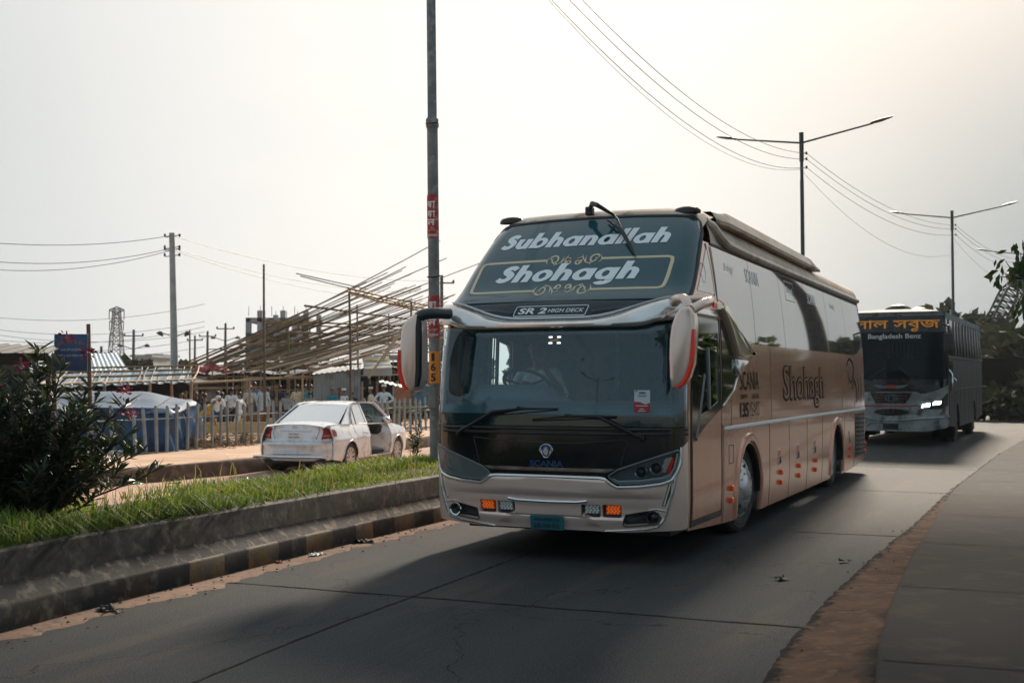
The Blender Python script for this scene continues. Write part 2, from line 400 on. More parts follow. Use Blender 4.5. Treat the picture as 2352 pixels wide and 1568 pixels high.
def sweep(g, P, Nn, prof, i0=0, i1=None, m=0, mf=None, jit=None):   # prof: (offset to the left, z)
    i1 = len(P) if i1 is None else i1; k = len(prof); vs = []; fs = []; ms = []
    for i in range(i0, i1):
        for j, (o, z) in enumerate(prof):
            dz = jit(i, j) if jit else 0
            vs.append(P[i] + Nn[i] * (o + dz) + Vector((0, 0, z + dz * .6)))
    for i in range(i1 - i0 - 1):
        for j in range(k - 1): fs.append((i * k + j, (i + 1) * k + j, (i + 1) * k + j + 1, i * k + j + 1)); ms.append(mf(i + i0, j) if mf else m)
    return g.add(vs, fs, ms)
def rise(y): return .17 * sstep(20, 33, y)
def struct(o):
    o['kind'] = 'structure'
    if o.name in ('road', 'road_joint', 'gutter', 'footpath', 'footpath_joint', 'roadside_ground', 'verge', 'sand_drift'): lift(o)
    return o
def lift(o):
    for q in o.data.vertices: q.co.z += rise(q.co.y)
    return o
def stuff(o, label, cat): o['kind'] = 'stuff'; o['label'] = label; o['category'] = cat; return o
earth = mat('dry_earth', (.50, .335, .225), .95, 0, (.40, .25, .16), .35, bump=.3, bscale=3, col3=(.58, .42, .30), scale3=1.3)
farland = mat('far_land', (.10, .095, .06), .95, 0, (.16, .13, .085), .05)
road_m = mat('worn_concrete_road', (.021, .026, .031), .84, 0, (.037, .041, .043), 1.1, bump=.35, bscale=30, spec=.2, col3=(.056, .047, .039), scale3=2.6, stretch=(1, .16, 1), rotz=R(23), grain=True)
path_m = mat('footpath_slabs', (.018, .017, .017), .9, 0, (.012, .012, .012), .6, bump=.15, bscale=14, spec=.2, col3=(.036, .025, .019), scale3=3)
sand_m = mat('red_road_sand', (.24, .145, .10), .95, 0, (.19, .115, .08), 3, bump=.4, bscale=30, col3=(.10, .07, .055), scale3=8)
gut_m = mat('silted_gutter', (.13, .072, .047), .95 , 0, (.07, .046, .036), 3.2, bump=.4, bscale=14, spec=.08, col3=(.155, .09, .06), scale3=9)
conc = mat('grimy_concrete', (.055, .048, .044), .85, 0, (.024, .022, .022), 3, bump=.25, bscale=18, col3=(.22, .17, .13), scale3=9)
blkpaint = mat('black_kerb_paint', (.010, .012, .013), .7, 0, (.018, .019, .019), 3, bump=.2, bscale=14, spec=.2, col3=(.075, .063, .05), scale3=6)
ylwpaint = mat('yellow_kerb_paint', (.15, .075, .010), .65, 0, (.035, .024, .013), 3, bump=.2, bscale=14, col3=(.035, .03, .025), scale3=7)
brnpaint = mat('faded_kerb_paint', (.032, .021, .013), .7, 0, (.016, .015, .014), 3, bump=.2, bscale=14, spec=.2, col3=(.10, .08, .06), scale3=9)
g = G(); g.grid(lambda u, v: Vector((lerp(-3000, 3000, v), lerp(-400, 4200, u), -.34)), 40, 40, 0, True); struct(g.build('terrain', farland))
g = G(); n = 260                                           # carriageway
def along(P, t): i = min(len(P) - 2, int(t * (len(P) - 1))); f = t * (len(P) - 1) - i; return P[i] + (P[i + 1] - P[i]) * f
g.grid(lambda u, v: along(LD, u).lerp(along(RD, u), v) + Vector((0, 0, 0)), n, 10, 0, True); struct(g.build('road', road_m))
g = G()                                                     # slab joints
def ribbon(g, pts, w, z, m=0, wob=.0):
    pts = [Vector(p) for p in pts]; vs = []; fs = []
    for i, p in enumerate(pts):
        t = (pts[min(i + 1, len(pts) - 1)] - pts[max(i - 1, 0)]).normalized(); s = Vector((-t.y, t.x, 0)); a = rnd.uniform(-wob, wob); ww = w * rnd.uniform(.6, 1.3) / 2
        vs += [p + s * (a - ww) + Vector((0, 0, z)), p + s * (a + ww) + Vector((0, 0, z))]
    for i in range(len(pts) - 1): fs.append((2 * i, 2 * i + 1, 2 * i + 3, 2 * i + 2))
    g.add(vs, fs, m)
d0 = Vector((4.36, -1.53, 0)).normalized()
for (px, py) in ((-2.28, 9.83),):
    for k in range(-3, 12):
        i = nearL(px, py); i = max(2, min(len(LD) - 3, i + int(k * 5.4 / .25))); a = LD[i]; nn = -LN[i]; j = nearR(a.x + nn.x * 5, a.y + nn.y * 5); b = RD[j]
        ribbon(g, [a.lerp(b, t / 24) for t in range(25)], .028, .004, 0, .012)
i0, i1 = nearL(-8, -8), nearL(30, 71)
ribbon(g, [LD[i] - LN[i] * 1.95 for i in range(i0, i1)], .022, .004, 0, .006)
struct(g.build('road_joint', mat('joint_tar', (.016, .016, .016), .95, 0, (.05, .045, .04), 9, spec=.1)))
def noisy_strip(P, Nn, o0, o1f, z, m, name, i0, i1, k=6, seed=1):
    g = G(); vs = []; fs = []
    for i in range(i0, i1):
        w1 = o1f(i)
        for j in range(k + 1): p = P[i] + Nn[i] * lerp(o0(i) if callable(o0) else o0, w1, j / k); vs.append(p + Vector((0, 0, z * (1 - .9 * (j == k)))))
    for i in range(i1 - i0 - 1):
        for j in range(k): fs.append((i * (k + 1) + j, i * (k + 1) + j + 1, (i + 1) * (k + 1) + j + 1, (i + 1) * (k + 1) + j))
    vs = vs; g.add(vs, fs); return struct(g.build(name, m))
LF = dense(LP, .06); LFN = [nrm(LF, i) for i in range(len(LF))]
fi0 = min(range(len(LF)), key=lambda i: (LF[i].y - 1) ** 2); fi1 = min(range(len(LF)), key=lambda i: (LF[i].y - 34) ** 2)
noisy_strip(LF, [-q for q in LFN], -.02, lambda i: .24 + .17 * noise.noise((i * .05, 0, 3)) + .10 * noise.noise((i * .3, 5, 3)) + .05 * noise.noise((i * 1.1, 5, 7)), .010, sand_m, 'sand_drift', fi0, fi1)
RF_ = dense(RP, .06); RFN = [nrm(RF_, i) for i in range(len(RF_))]
ri0 = min(range(len(RF_)), key=lambda i: (RF_[i].y + 3) ** 2); ri1 = min(range(len(RF_)), key=lambda i: (RF_[i].y - 60) ** 2)
def gutw(y): return lerp(.95, .11, sstep(2, 15.5, y)) if y < 15.5 else lerp(.30, .10, sstep(15.5, 30, y)) * 0 + lerp(.26, .12, sstep(14, 30, y))
def gutw(y): return .10 + .56 * (1 - sstep(3, 19, y))
g = G(); vs = []; fs = []; ms = []; k = 22
for i in range(ri0, ri1):
    e = .03 * noise.noise((i * .4, 1, 1)) + .04 * noise.noise((i * .09, 9, 1))
    for j in range(k + 1):
        t = j / k; w_ = gutw(RF_[i].y) + .06
        vs.append(RF_[i] - RFN[i] * lerp(-.02 + e, w_, t) + Vector((0, 0, .006 + .10 * t ** 1.5 * (w_ > .5) * .6 + .018 * noise.noise((i * .12, t * 3, 4)) * (0 < j))))
for i in range(ri1 - ri0 - 1):
    for j in range(k):
        fs.append((i * (k + 1) + j, (i + 1) * (k + 1) + j, (i + 1) * (k + 1) + j + 1, i * (k + 1) + j + 1)[::-1])
g.add(vs, fs); go_ = struct(g.build('gutter', gut_m)); at_ = go_.data.attributes.new('across', 'FLOAT', 'POINT'); at_.data.foreach_set('value', [(j / k) * gutw(RF_[i].y) for i in range(ri0, ri1) for j in range(k + 1)])
t_ = gut_m.node_tree; n_, l_ = t_.nodes, t_.links; pb = n_['Principled BSDF']; src = pb.inputs['Base Color'].links[0].from_socket       # damp black silt lies against the footpath, broken dark tar along the road slab
aa = n_.new('ShaderNodeAttribute'); aa.attribute_name = 'across'; tc_ = n_.new('ShaderNodeTexCoord')
def gn(s, d, amp):
    x = n_.new('ShaderNodeTexNoise'); x.inputs['Scale'].default_value = s; x.inputs['Detail'].default_value = d; x.inputs['Roughness'].default_value = .65; l_.new(tc_.outputs['Object'], x.inputs['Vector']); y = n_.new('ShaderNodeMath'); y.operation = 'MULTIPLY_ADD'; y.inputs[1].default_value = amp; y.inputs[2].default_value = -amp / 2; l_.new(x.outputs[0], y.inputs[0]); return y.outputs[0]
def gm(op, a, b):
    x = n_.new('ShaderNodeMath'); x.operation = op
    for i, v in enumerate((a, b)):
        if isinstance(v, float): x.inputs[i].default_value = v
        else: l_.new(v, x.inputs[i])
    return x.outputs[0]
def gr(o, a, b): x = n_.new('ShaderNodeMapRange'); x.inputs[1].default_value = a; x.inputs[2].default_value = b; l_.new(o, x.inputs[0]); return x.outputs[0]
w1 = gr(gm('ADD', aa.outputs['Fac'], gn(1.1, 8, .75)), .40, .52); w2 = gr(gm('ADD', aa.outputs['Fac'], gn(5, 8, .30)), .055, .015); wf = gm('MAXIMUM', w1, w2)
mxx = n_.new('ShaderNodeMix'); mxx.data_type = 'RGBA'; l_.new(wf, mxx.inputs['Factor']); A_i = [i for i in mxx.inputs if i.name == 'A' and i.type == 'RGBA'][0]; B_i = [i for i in mxx.inputs if i.name == 'B' and i.type == 'RGBA'][0]; l_.new(src, A_i); B_i.default_value = (.020, .018, .017, 1); l_.new([o for o in mxx.outputs if o.type == 'RGBA'][0], pb.inputs['Base Color'])
g = G(); vs = []; fs = []                                   # footpath on the right
prof = [(-.02, -.03), (0, .085), (.03, .105), (1.2, .11), (2.6, .115), (4.2, .12), (4.3, -.2)]
for i in range(ri0, ri1, 2):
    for o, z in prof: vs.append(RF_[i] - RFN[i] * (gutw(RF_[i].y) + o) + Vector((0, 0, z)))
k = len(prof); nn = len(vs) // k
for i in range(nn - 1):
    for j in range(k - 1): fs.append((i * k + j, i * k + j + 1, (i + 1) * k + j + 1, (i + 1) * k + j))
g.add(vs, fs); struct(g.build('footpath', path_m))
g = G()
for q in range(0, ri1 - ri0, 44):
    i = ri0 + q; a = RF_[i] - RFN[i] * (gutw(RF_[i].y) + .03); ribbon(g, [a - RFN[i] * t * .2 for t in range(21)], .02, .122, 0, .006)
struct(g.build('footpath_joint', MATS['joint_tar']))
g = G(); nn = list(range(nearR(-4, -9), len(RD), 4))
g.grid(lambda u, v: (lambda i: RD[i] - RN[i] * lerp(gutw(RD[i].y) + 4.0, 90, v ** 2))(nn[min(len(nn) - 1, int(u * (len(nn) - 1) + .5))]) + Vector((0, 0, .10 - .1 * v)), len(nn) - 1, 10, 0, False)
struct(g.build('roadside_ground', mat('roadside_earth', (.075, .06, .042), .95, 0, (.045, .05, .028), .5, bump=.3, bscale=4)))
# median wall: stepped kerb with worn black and yellow stripes
prof = [(-.004, -.05), (.0, .175), (.02, .195), (.105, .275), (.125, .30), (.135, .515), (.155, .535), (.235, .540), (.255, .50), (.26, .3)]
stripe = {}
def stripe_at(i, row):
    s = i * .12 / .46 + (0.35 if row else 0); k = int(s)
    if (k, row) not in stripe: stripe[(k, row)] = rnd.random()
    return k % 2, stripe[(k, row)]
L12 = dense(LP, .12); L12N = [nrm(L12, i) for i in range(len(L12))]
def mfun(i, j):
    if j in (2, 3): return 3
    if j >= 6: return 3
    row = 0 if j < 2 else 1; odd, q = stripe_at(i, row)
    if row == 0: return (1 if q < .55 else 2) if odd else 0
    return (2 if q < .7 else 0) if odd else 0
g = G(); sweep(g, L12, L12N, prof, 0, min(range(len(L12)), key=lambda i: (L12[i].y - 96) ** 2), 0, mfun, lambda i, j: .006 * noise.noise((i * .35, j * 1.7, 2)) + .012 * noise.noise((i * .06, j, 8)))
tag(lift(g.build('median_wall', [blkpaint, ylwpaint, brnpaint, conc], None, 50)), 'low stepped median wall with worn black and yellow stripes', 'kerb wall')
g = G(); soilp = [(.25, .49), (.5, .50), (1.0, .53), (1.6, .50), (2.05, .46), (2.10, .44), (2.12, -.35)]
sweep(g, LD, LN, soilp, 0, len(LD), 0, None, lambda i, j: .03 * noise.noise((i * .3, j * 2.1, 5)) if 0 < j < 5 else 0); struct(g.build('verge', mat('median_soil', (.10, .065, .038), .95, 0, (.06, .045, .025), 3, bump=.4, bscale=12)))
# service lane behind the median, and the raised market ground behind its retaining wall
WL = spline(vec2([(-19.5, -3), (-14.0, 9), (-9.9, 17), (-7.44, 21.8), (-5.43, 25.57), (-2.75, 34.5), (2.2, 47), (9, 62), (22, 85), (45, 120)]), 16); WD = dense(WL, .25); WN = [nrm(WD, i) for i in range(len(WD))]
g = G(); m_ = 240
g.grid(lambda u, v: (lambda a, b: a.lerp(b, v) + Vector((0, 0, -.25 + .03 * noise.noise((a.x + v * 9, a.y, 0)))))(along(WD, u) + Vector((.1, 0, 0)) * 0, along(LD, min(1, u * .95 + .07)) + along(LN, min(1, u * .95 + .07)) * 2.0), m_, 14, 0, True)
struct(g.build('service_lane', mat('dusty_lane', (.44, .27, .19), .95, 0, (.30, .18, .13), .8, bump=.3, bscale=6, col3=(.40, .27, .20), scale3=3)))
g = G(); sweep(g, WD, WN, [(-.02, -.34), (0, .0), (.03, .05), (.20, .055), (.24, .02)], 0, len(WD), 0, None, lambda i, j: .03 * noise.noise((i * .3, j, 7)))
tag(g.build('retaining_wall', mat('mud_stained_concrete', (.15, .095, .065), .9, 0, (.07, .045, .033), 1.5, bump=.5, bscale=5, col3=(.22, .15, .11), scale3=4), None, 50), 'low mud stained retaining wall behind the parked car', 'wall')
def mk_z(o): return .035 - .10 * sstep(1.5, 8, o) - .10 * sstep(8, 20, o)
g = G(); offs = [.2, .6, 1.2, 2, 3, 4.5, 6, 8, 10, 14, 18, 24, 32, 45, 70, 110]
sweep(g, WD, WN, [(o, mk_z(o)) for o in offs], 0, len(WD), 0, None, lambda i, j: .02 * noise.noise((i * .2, j * 1.3, 7)) if offs[j] < 30 else 0); struct(g.build('market_ground', earth))
def ground_z(x, y):
    i = min(range(len(WD)), key=lambda i: (WD[i].x - x) ** 2 + (WD[i].y - y) ** 2); d = Vector((x, y, 0)) - WD[i]; o = d.dot(WN[i])
    return mk_z(max(.2, o)) if o > 0 else -.25
# grass on the median
gA = [leaf('grass_bright', (.16, .21, .025), (.11, .17, .022), .5), leaf('grass_deep', (.06, .12, .018), (.085, .15, .022), .45), leaf('grass_dry', (.26, .22, .08), (.2, .18, .06), .4)]
def grass_dens(o, s): return .6 + .5 * noise.noise((o * 1.2, s * .35, 0)) + .35 * noise.noise((o * 3, s * 1.1, 3))
g = G(); iA, iB = nearL(-5.4, 2), nearL(3.6, 24.5); vs = []; fs = []; ms = []
cnt = 0
while cnt < 40000:
    f = rnd.random() ** .85; fi = iA + f * (iB - iA); i = int(fi); o = .20 + 1.95 * rnd.random(); p = LD[i] + (LD[i + 1] - LD[i]) * (fi - i) + LN[i] * o
    dn = grass_dens(o, fi * .25) + .35 * noise.noise((o * 1.6, fi * .25 * .8, 9)) - .26
    bare = sstep(1.1, 1.7, o) * .55 * (1 - sstep(9, 11, p.y) * (1 - sstep(15.3, 15.8, p.y)) * 0)
    if rnd.random() > dn - bare * .3: continue
    cnt += 1
    h = rnd.uniform(.05, .20) * (.35 + 1.05 * max(0, dn)) * (1.0 + .85 * (1 - sstep(9, 12.5, p.y))); a = rnd.uniform(0, 6.283); lean = rnd.uniform(.2, .9) * h; wd = rnd.uniform(.004, .009) * (1 + .5 * sstep(14, 22, p.y))
    if o < .34: q = -LN[i]; a = math.atan2(q.y, q.x) + rnd.gauss(0, .8); lean *= 1.3
    d = Vector((math.cos(a), math.sin(a), 0)); s = Vector((-d.y, d.x, 0)) * wd; b = p + Vector((0, 0, .48)); c = b + d * lean * .35 + Vector((0, 0, h * .65)); e = b + d * lean + Vector((0, 0, h * (.95 if o > .34 else rnd.uniform(.2, .9))))
    n0 = len(vs); vs += [b - s, b + s, c + s * .8, c - s * .8, e]; fs += [(n0, n0 + 1, n0 + 2, n0 + 3), (n0 + 3, n0 + 2, n0 + 4)]
    br = noise.noise((p.x * .7, p.y * .7, 1)) + rnd.gauss(0, .35) + .5 * sstep(11, 14, p.y) - .25; m = 0 if br > 0 else 1
    if rnd.random() < .07: m = 2
    ms += [m, m]
for _ in range(190):     # taller seed stalks
    f = rnd.random(); fi = iA + f * (iB - iA); i = int(fi); o = rnd.uniform(.3, 1.9); p = LD[i] + LN[i] * o + Vector((0, 0, .48)); h = rnd.uniform(.22, .42); d = Vector((rnd.gauss(0, 1), rnd.gauss(0, 1), 0)).normalized() * h * .4
    n0 = len(vs); s = Vector((.004, .002, 0)); vs += [p - s, p + s, p + d * .3 + s + Vector((0, 0, h * .7)), p + d * .3 - s + Vector((0, 0, h * .7)), p + d + Vector((0, 0, h))]; fs += [(n0, n0 + 1, n0 + 2, n0 + 3), (n0 + 3, n0 + 2, n0 + 4)]; ms += [2, 2]
g.add(vs, fs, ms); stuff(lift(g.build('grass', gA, None, 0)), 'tufty green grass growing on the road median', 'grass')
# ================================================================ placing helper: a point of the place at depth y
TH = math.atan(93 / 2705)
def pt(px, py, y):
    a, b = (px - 1176) / 2705, (784 - py) / 2705; c, s = math.cos(TH), math.sin(TH); r = Vector((a, c - b * s, s + b * c)); return Vector((0, 0, 1.68)) + r * (y / r.y)
# ================================================================ lamp posts and their wires
galv = mat('weathered_pole_grey', (.20, .215, .215), .6, .3, (.13, .14, .14), 3, bump=.1, bscale=14, col3=(.27, .27, .26), scale3=9)
poleblk = mat('dark_pole_paint', (.035, .05, .055), .5, .2, (.05, .06, .06), 4)
redp = mat('poster_red', (.36, .025, .035), .6, 0, (.26, .02, .03), 8, col3=(.40, .33, .30), scale3=16); orp = mat('number_orange', (.72, .27, .02), .55, 0, (.62, .22, .02), 6); paperw = mat('poster_white', (.75, .74, .72), .6); inkb = mat('ink_black', (.015, .015, .015), .6); papery = mat('poster_yellow', (.75, .45, .05), .6)
insul = mat('insulator_brown', (.03, .02, .018), .4)
def lamp_post(x, y, rz, label, lean=(0, 0), top=10.3, m=galv, base=.45, arms=True):
    t = thing('lamp_post', label, 'lamp post', (x, y, base + rise(y)), rz, 'twin armed lamp posts along the median'); t.rotation_euler = (lean[0], lean[1], rz)
    h = top - base; g = G(); g.tube([(0, 0, -.1), (0, 0, 4.95), (0, 0, 5.0), (0, 0, 5.06), (0, 0, 8.0), (0, 0, 8.05), (0, 0, h)], [.083, .079, .079, .068, .066, .058, .056], 20)
    g.lathe([(.086, 4.9), (.094, 4.92), (.094, 5.02), (.075, 5.05)], None, 20); g.lathe([(.13, h - 1.0), (.13, h)], Matrix.Identity(4) @ Matrix.Diagonal((.6, .6, 1, 1)), 14); g.lathe([(0, h), (.085, h), (.085, h - .02)], None, 14); g.build('pole', m, t)
    for sg in (1, -1):
        g = G(); e = Vector((sg * 2.45, 0, h - .28 + .32)); g.tube([(sg * .05, 0, h - .35), e], [.034, .028], 10); a = g.build('arm', m, t)
        g = G(); d = (e - Vector((0, 0, h - .3))).normalized(); n = Vector((-d.z * sg, 0, abs(d.x))); L_ = [(0, .05, .035), (.12, .075, .05), (.35, .10, .06), (.62, .075, .035), (.74, .02, .015)]
        vs = []; fs = []
        for q, w_, h_ in L_:
            c = e - d * .08 + d * q + Vector((0, 0, .03 + .05 * q))
            for i in range(10): an = i * math.pi / 5; vs.append(c + Vector((0, 1, 0)) * w_ * math.cos(an) + n * h_ * math.sin(an))
        for i in range(4):
            for j in range(10): fs.append((i * 10 + j, i * 10 + (j + 1) % 10, (i + 1) * 10 + (j + 1) % 10, (i + 1) * 10 + j))
        fs += [tuple(range(10))[::-1], tuple(range(40, 50))]; g.add(vs, fs); g.build('lamp_head', m, a)
    for z in (h - .73, h - .93, h - 1.22):
        g = G(); g.tube([(.05, 0, z), (.16, 0, z)], .012, 6); g.lathe([(.02, -.05), (.04, -.03), (.03, 0), (.042, .03), (.015, .055)], Matrix.Translation((.17, 0, z)), 10); g.build('insulator', insul, t)
    g = G(); g.box((.0, -.085, 1.0), (.12, .03, .3), None, 0, .005); g.build('access_cover', m, t)
    return t
P1 = lamp_post(-1.09, 16.9, -R(24), 'tall grey lamp post with red posters and orange number 165', (0, R(-.8)))
P2 = lamp_post(10.05, 40.5, -R(31), 'dark twin armed lamp post rising behind the roof of the coach', (0, R(-.2)), 10.13, poleblk)
P3 = lamp_post(22.1, 58.9, -R(33), 'dark twin armed lamp post rising behind the following white bus', (0, 0), 10.1, poleblk)
P4 = lamp_post(33.3, 76.0, -R(33), 'farthest lamp post, half hidden by leaves at the right edge', (0, 0), 10.1, poleblk)
P0 = lamp_post(-20.5, -21.0, R(-40), 'twin armed lamp post mirrored in the windscreen of the coach', (0, 0), 10.1, poleblk)
def cyl(r, cang, z0): return lambda u, v: Vector((r * math.sin(u / r + cang), -r * math.cos(u / r + cang), z0 + v))
FA = R(24) - math.atan2(1.09, 16.9) * 0 + R(3.7)    # the face of the post turned to the road and camera
for z0, hh in ((3.74, .63), (2.31, .61)):
    f = cyl(.086, FA - R(12), z0 - .45); g = G(); g.patch([(-.115, 0), (.115, 0), (.11, hh), (-.115, hh)], f, .003, (.02, 0), (), .004); po = g.build('poster', redp, P1)
    g = G()
    for body, zz in (('কা', hh * .78), ('কা', hh * .56), ('ন', hh * .36)): g.patch(None, f, .006, (.02, 0), tris=at(text_tris(body, .10, .02, width=.12), -.015, zz))
    g.patch(None, f, .006, (.02, 0), tris=at(text_tris('3200600', .035, .01, width=.14), 0, .045)); g.build('lettering', paperw, po)
    g = G(); g.patch(None, f, .006, (.02, 0), tris=at(text_tris('ভর্তি চলছে', .035, .01, width=.13), 0, .115)); g.build('small_lettering', papery, po)
f = cyl(.086, FA - R(8), 1.66 - .45); g = G(); g.patch([(-.085, .0), (.07, .0), (.085, .05), (.085, .46), (-.085, .455)], f, .003, (.02, 0), (), .004); po = g.build('number_panel', orp, P1)
g = G()
for ch, zz in (('1', .375), ('6', .235), ('5', .085)): g.patch(None, f, .006, (.02, 0), tris=at(text_tris(ch, .115, .035, width=(.045 if ch == '1' else .075)), -.012, zz))
g.build('lettering', inkb, po)
for z in (5.42 - .45, 3.2 - .45): g = G(); g.tube([Vector((.092 * math.cos(a), .092 * math.sin(a), z + .02 * math.sin(a))) for a in [i * math.pi / 8 for i in range(17)]], .010, 6, 0, False); g.build('strap', rubber, P1)
wirem = mat('wire_black', (.012, .012, .013), .5)
def post_pt(t, z): 
    h = {0: -.73, 1: -.93, 2: -1.22}; return None
def wire(a, b, sag, r=.010, label='', name='overhead_wire', group='wires strung between the lamp posts', n=26):
    g = G(); g.tube([Vector(a).lerp(Vector(b), i / n) - Vector((0, 0, sag * 4 * (i / n) * (1 - i / n))) for i in range(n + 1)], r, 5); o = g.build(name, wirem); tag(o, label, 'wire', group); return o
bpy.context.view_layer.update()
def ins(P, dz, top): return P.matrix_world @ Vector((.17, 0, top - .45 + dz))
PS = [(P1, 10.3), (P2, 10.13), (P3, 10.1), (P4, 10.1)]; nm = ['to the first dark lamp post above the coach', 'between the two dark lamp posts', 'to the farthest lamp post']
for i in range(3):
    for k, (dz, sg_) in enumerate(((-.73, (1.10, .62, .5)), (-.93, (1.18, .66, .55)), (-1.22, (1.28, .72, .6)))):
        wire(ins(PS[i][0], dz, PS[i][1]), ins(PS[i + 1][0], dz, PS[i + 1][1]), sg_[i], .009, ('Highest', 'Middle', 'Third')[k] + ' thin black wire strung ' + nm[i])
    wire(ins(PS[i][0], -1.22 + (.35 if i == 0 else -.02), PS[i][1]) - Vector((.25, 0, 0)), ins(PS[i + 1][0], -1.24 - (.9 if i else 0), PS[i + 1][1]), (1.5, 1.2, .9)[i], .006, 'Thinnest slack cable hanging ' + nm[i])
for k, dz in enumerate((-.73, -.93, -1.22)): wire(ins(P0, dz, 10.1), ins(P1, dz, 10.3), 1.0, .009, ('Highest', 'Middle', 'Lowest')[k] + ' wire mirrored in the windscreen of the coach')
# ================================================================ utility pole, far poles, pylon
up = thing('utility_pole', 'tall pale concrete utility pole standing in the bamboo market', 'utility pole', (*pt(404, 850, 48).xy, -.2))
h = pt(394, 535, 48).z + .2; g = G(); g.tube([(0, 0, 0), (-.10, 0, h * .5), (-.22, 0, h)], [.165, .14, .11], 14); g.build('pole', mat('concrete_pole', (.36, .38, .37), .8, 0, (.28, .29, .28), 3), up)
for z in (h - .15, h - .62, h - .70, h - .95):
    for sg in (1, -1):
        g = G(); g.tube([(-.2, 0, z), (-.2 + sg * .28, 0, z + (.06 if sg > 0 else -.02))], .018, 6); g.lathe([(.03, -.06), (.055, -.03), (.04, 0), (.055, .04), (.02, .07)], Matrix.Translation((-.2 + sg * .30, 0, z + .05)), 8); g.build('insulator', insul, up)
for sg in (1, -1):
    z = h - 4.25; g = G(); g.tube([(-.1, 0, z), (-.1 + sg * .45, 0, z + .16)], .02, 6); a = g.build('arm', insul, up); g = G(); g.lathe([(.03, 0), (.11, -.05), (.16, -.16), (0, -.17)], Matrix.Translation((-.1 + sg * .50, 0, z + .22)) @ Matrix.Rotation(sg * -.5, 4, 'Y'), 12); g.build('lamp_head', insul, a)
top_ = lambda dz: Vector((up.location.x - .2, up.location.y, h - .2 + dz))
for k, (px, py, dz, sag) in enumerate(((0, 553, -.1, .25), (0, 595, -.62, .35), (0, 614, -.7, .4))): wire(top_(dz), pt(-60, py + 1, 40 + 4 * k), sag, .012, ('Highest', 'Middle', 'Lowest')[k] + ' wire running left from the concrete utility pole', group='wires of the utility pole')
for k, (px, py, dz, sag) in enumerate(((1000, 645, -.12, .5), (1000, 668, -.62, .6), (1000, 690, -.7, .6))): wire(top_(dz), pt(px, py, 66), sag, .012, ('Highest', 'Middle', 'Lowest')[k] + ' wire running right from the concrete utility pole', group='wires of the utility pole')
for k, py in enumerate((716, 742, 752, 768, 780, 786)): wire(pt(-80, py + 4, 120), pt(470, py - 18 + 14 * (k % 3), 128), 1.2, .022, ('Highest', 'Second highest', 'Third', 'Fourth', 'Fifth', 'Lowest')[k] + ' faint far wire crossing behind the blue signboard', group='faint far wires at the left')
farm = mat('hazy_steel', (.13, .145, .15), .7); farm2 = mat('far_pole_grey', (.05, .055, .06), .8)
py_ = thing('power_pylon', 'grey lattice power pylon far beyond the market', 'pylon', (*pt(267, 800, 150).xy, -.3)); H_ = pt(267, 709, 150).z + .3; k = 150 / 2705
g = G()
def hw(z): return lerp(19, 8, z / H_) * k * (1 if z < H_ * .72 else .85)
zs = [0, .18, .34, .48, .6, .7, .78, .86, .93, 1]; cs = [(1, 1), (1, -1), (-1, -1), (-1, 1)]
for a, b in zip(zs, zs[1:]):
    za, zb_ = a * H_, b * H_; wa, wb = hw(za), hw(zb_)
    for i in range(4):
        c, d = cs[i], cs[(i + 1) % 4]
        g.tube([(c[0] * wa, c[1] * wa, za), (c[0] * wb, c[1] * wb, zb_)], .07, 4); g.tube([(c[0] * wa, c[1] * wa, za), (d[0] * wb, d[1] * wb, zb_)], .04, 4); g.tube([(d[0] * wa, d[1] * wa, za), (c[0] * wb, c[1] * wb, zb_)], .04, 4); g.tube([(c[0] * wb, c[1] * wb, zb_), (d[0] * wb, d[1] * wb, zb_)], .04, 4)
g.build('lattice_tower', farm, py_)
for z, w_ in ((.99, 17), (.86, 16), (.72, 15), (.985, 17)):
    for sg in (1, -1):
        g = G(); z_ = z * H_; g.tube([(0, 0, z_ - .5), (sg * w_ * k, 0, z_)], .06, 4); g.tube([(0, 0, z_ + .4), (sg * w_ * k, 0, z_)], .05, 4); g.tube([(sg * w_ * k, 0, z_), (sg * w_ * k, 0, z_ - 1.2)], .06, 4); g.build('cross_arm', farm, py_)
far = [(306, 757, 96, 1), (447, 770, 120, 0), (476, 760, 110, 0), (517, 742, 105, 1), (1014, 632, 75, 2), (232, 795, 90, 0)]
farl = ['far dark pole with two lamps beside the trees', 'shortest far pole right of the utility pole', 'far thin pole between two others right of the utility pole', 'far dark pole with crossarm at the left end of the bamboo frame', 'far grey pole standing behind the tall post with posters', 'stub of a far pole over the pale tin roof']
for (px, py, d, kind), lb in zip(far, farl):
    t = thing('far_pole', lb, 'utility pole', (*pt(px, 860, d).xy, -.3), 0, 'poles far beyond the market'); hh = pt(px, py, d).z + .3
    g = G(); g.tube([(0, 0, 0), (0, 0, hh)], [.16, .10], 8); g.build('pole', farm2, t); g = G(); g.tube([(-.8, 0, hh - .5), (.8, 0, hh - .5)], .05, 5)
    for q in (-.75, .75): g.lathe([(.05, 0), (.09, .1), (.04, .2)], Matrix.Translation((q, 0, hh - .5)), 6)
    g.build('cross_arm', farm2, t)
    if kind == 1:
        for sg in (1, -1): g = G(); g.tube([(0, 0, hh - 1.6), (sg * .9, 0, hh - 1.3)], .035, 5); g.lathe([(.05, .1), (.22, 0), (.2, -.15), (0, -.16)], Matrix.Translation((sg * 1.1, 0, hh - 1.25)), 8); g.build('lamp_head', farm2, t)
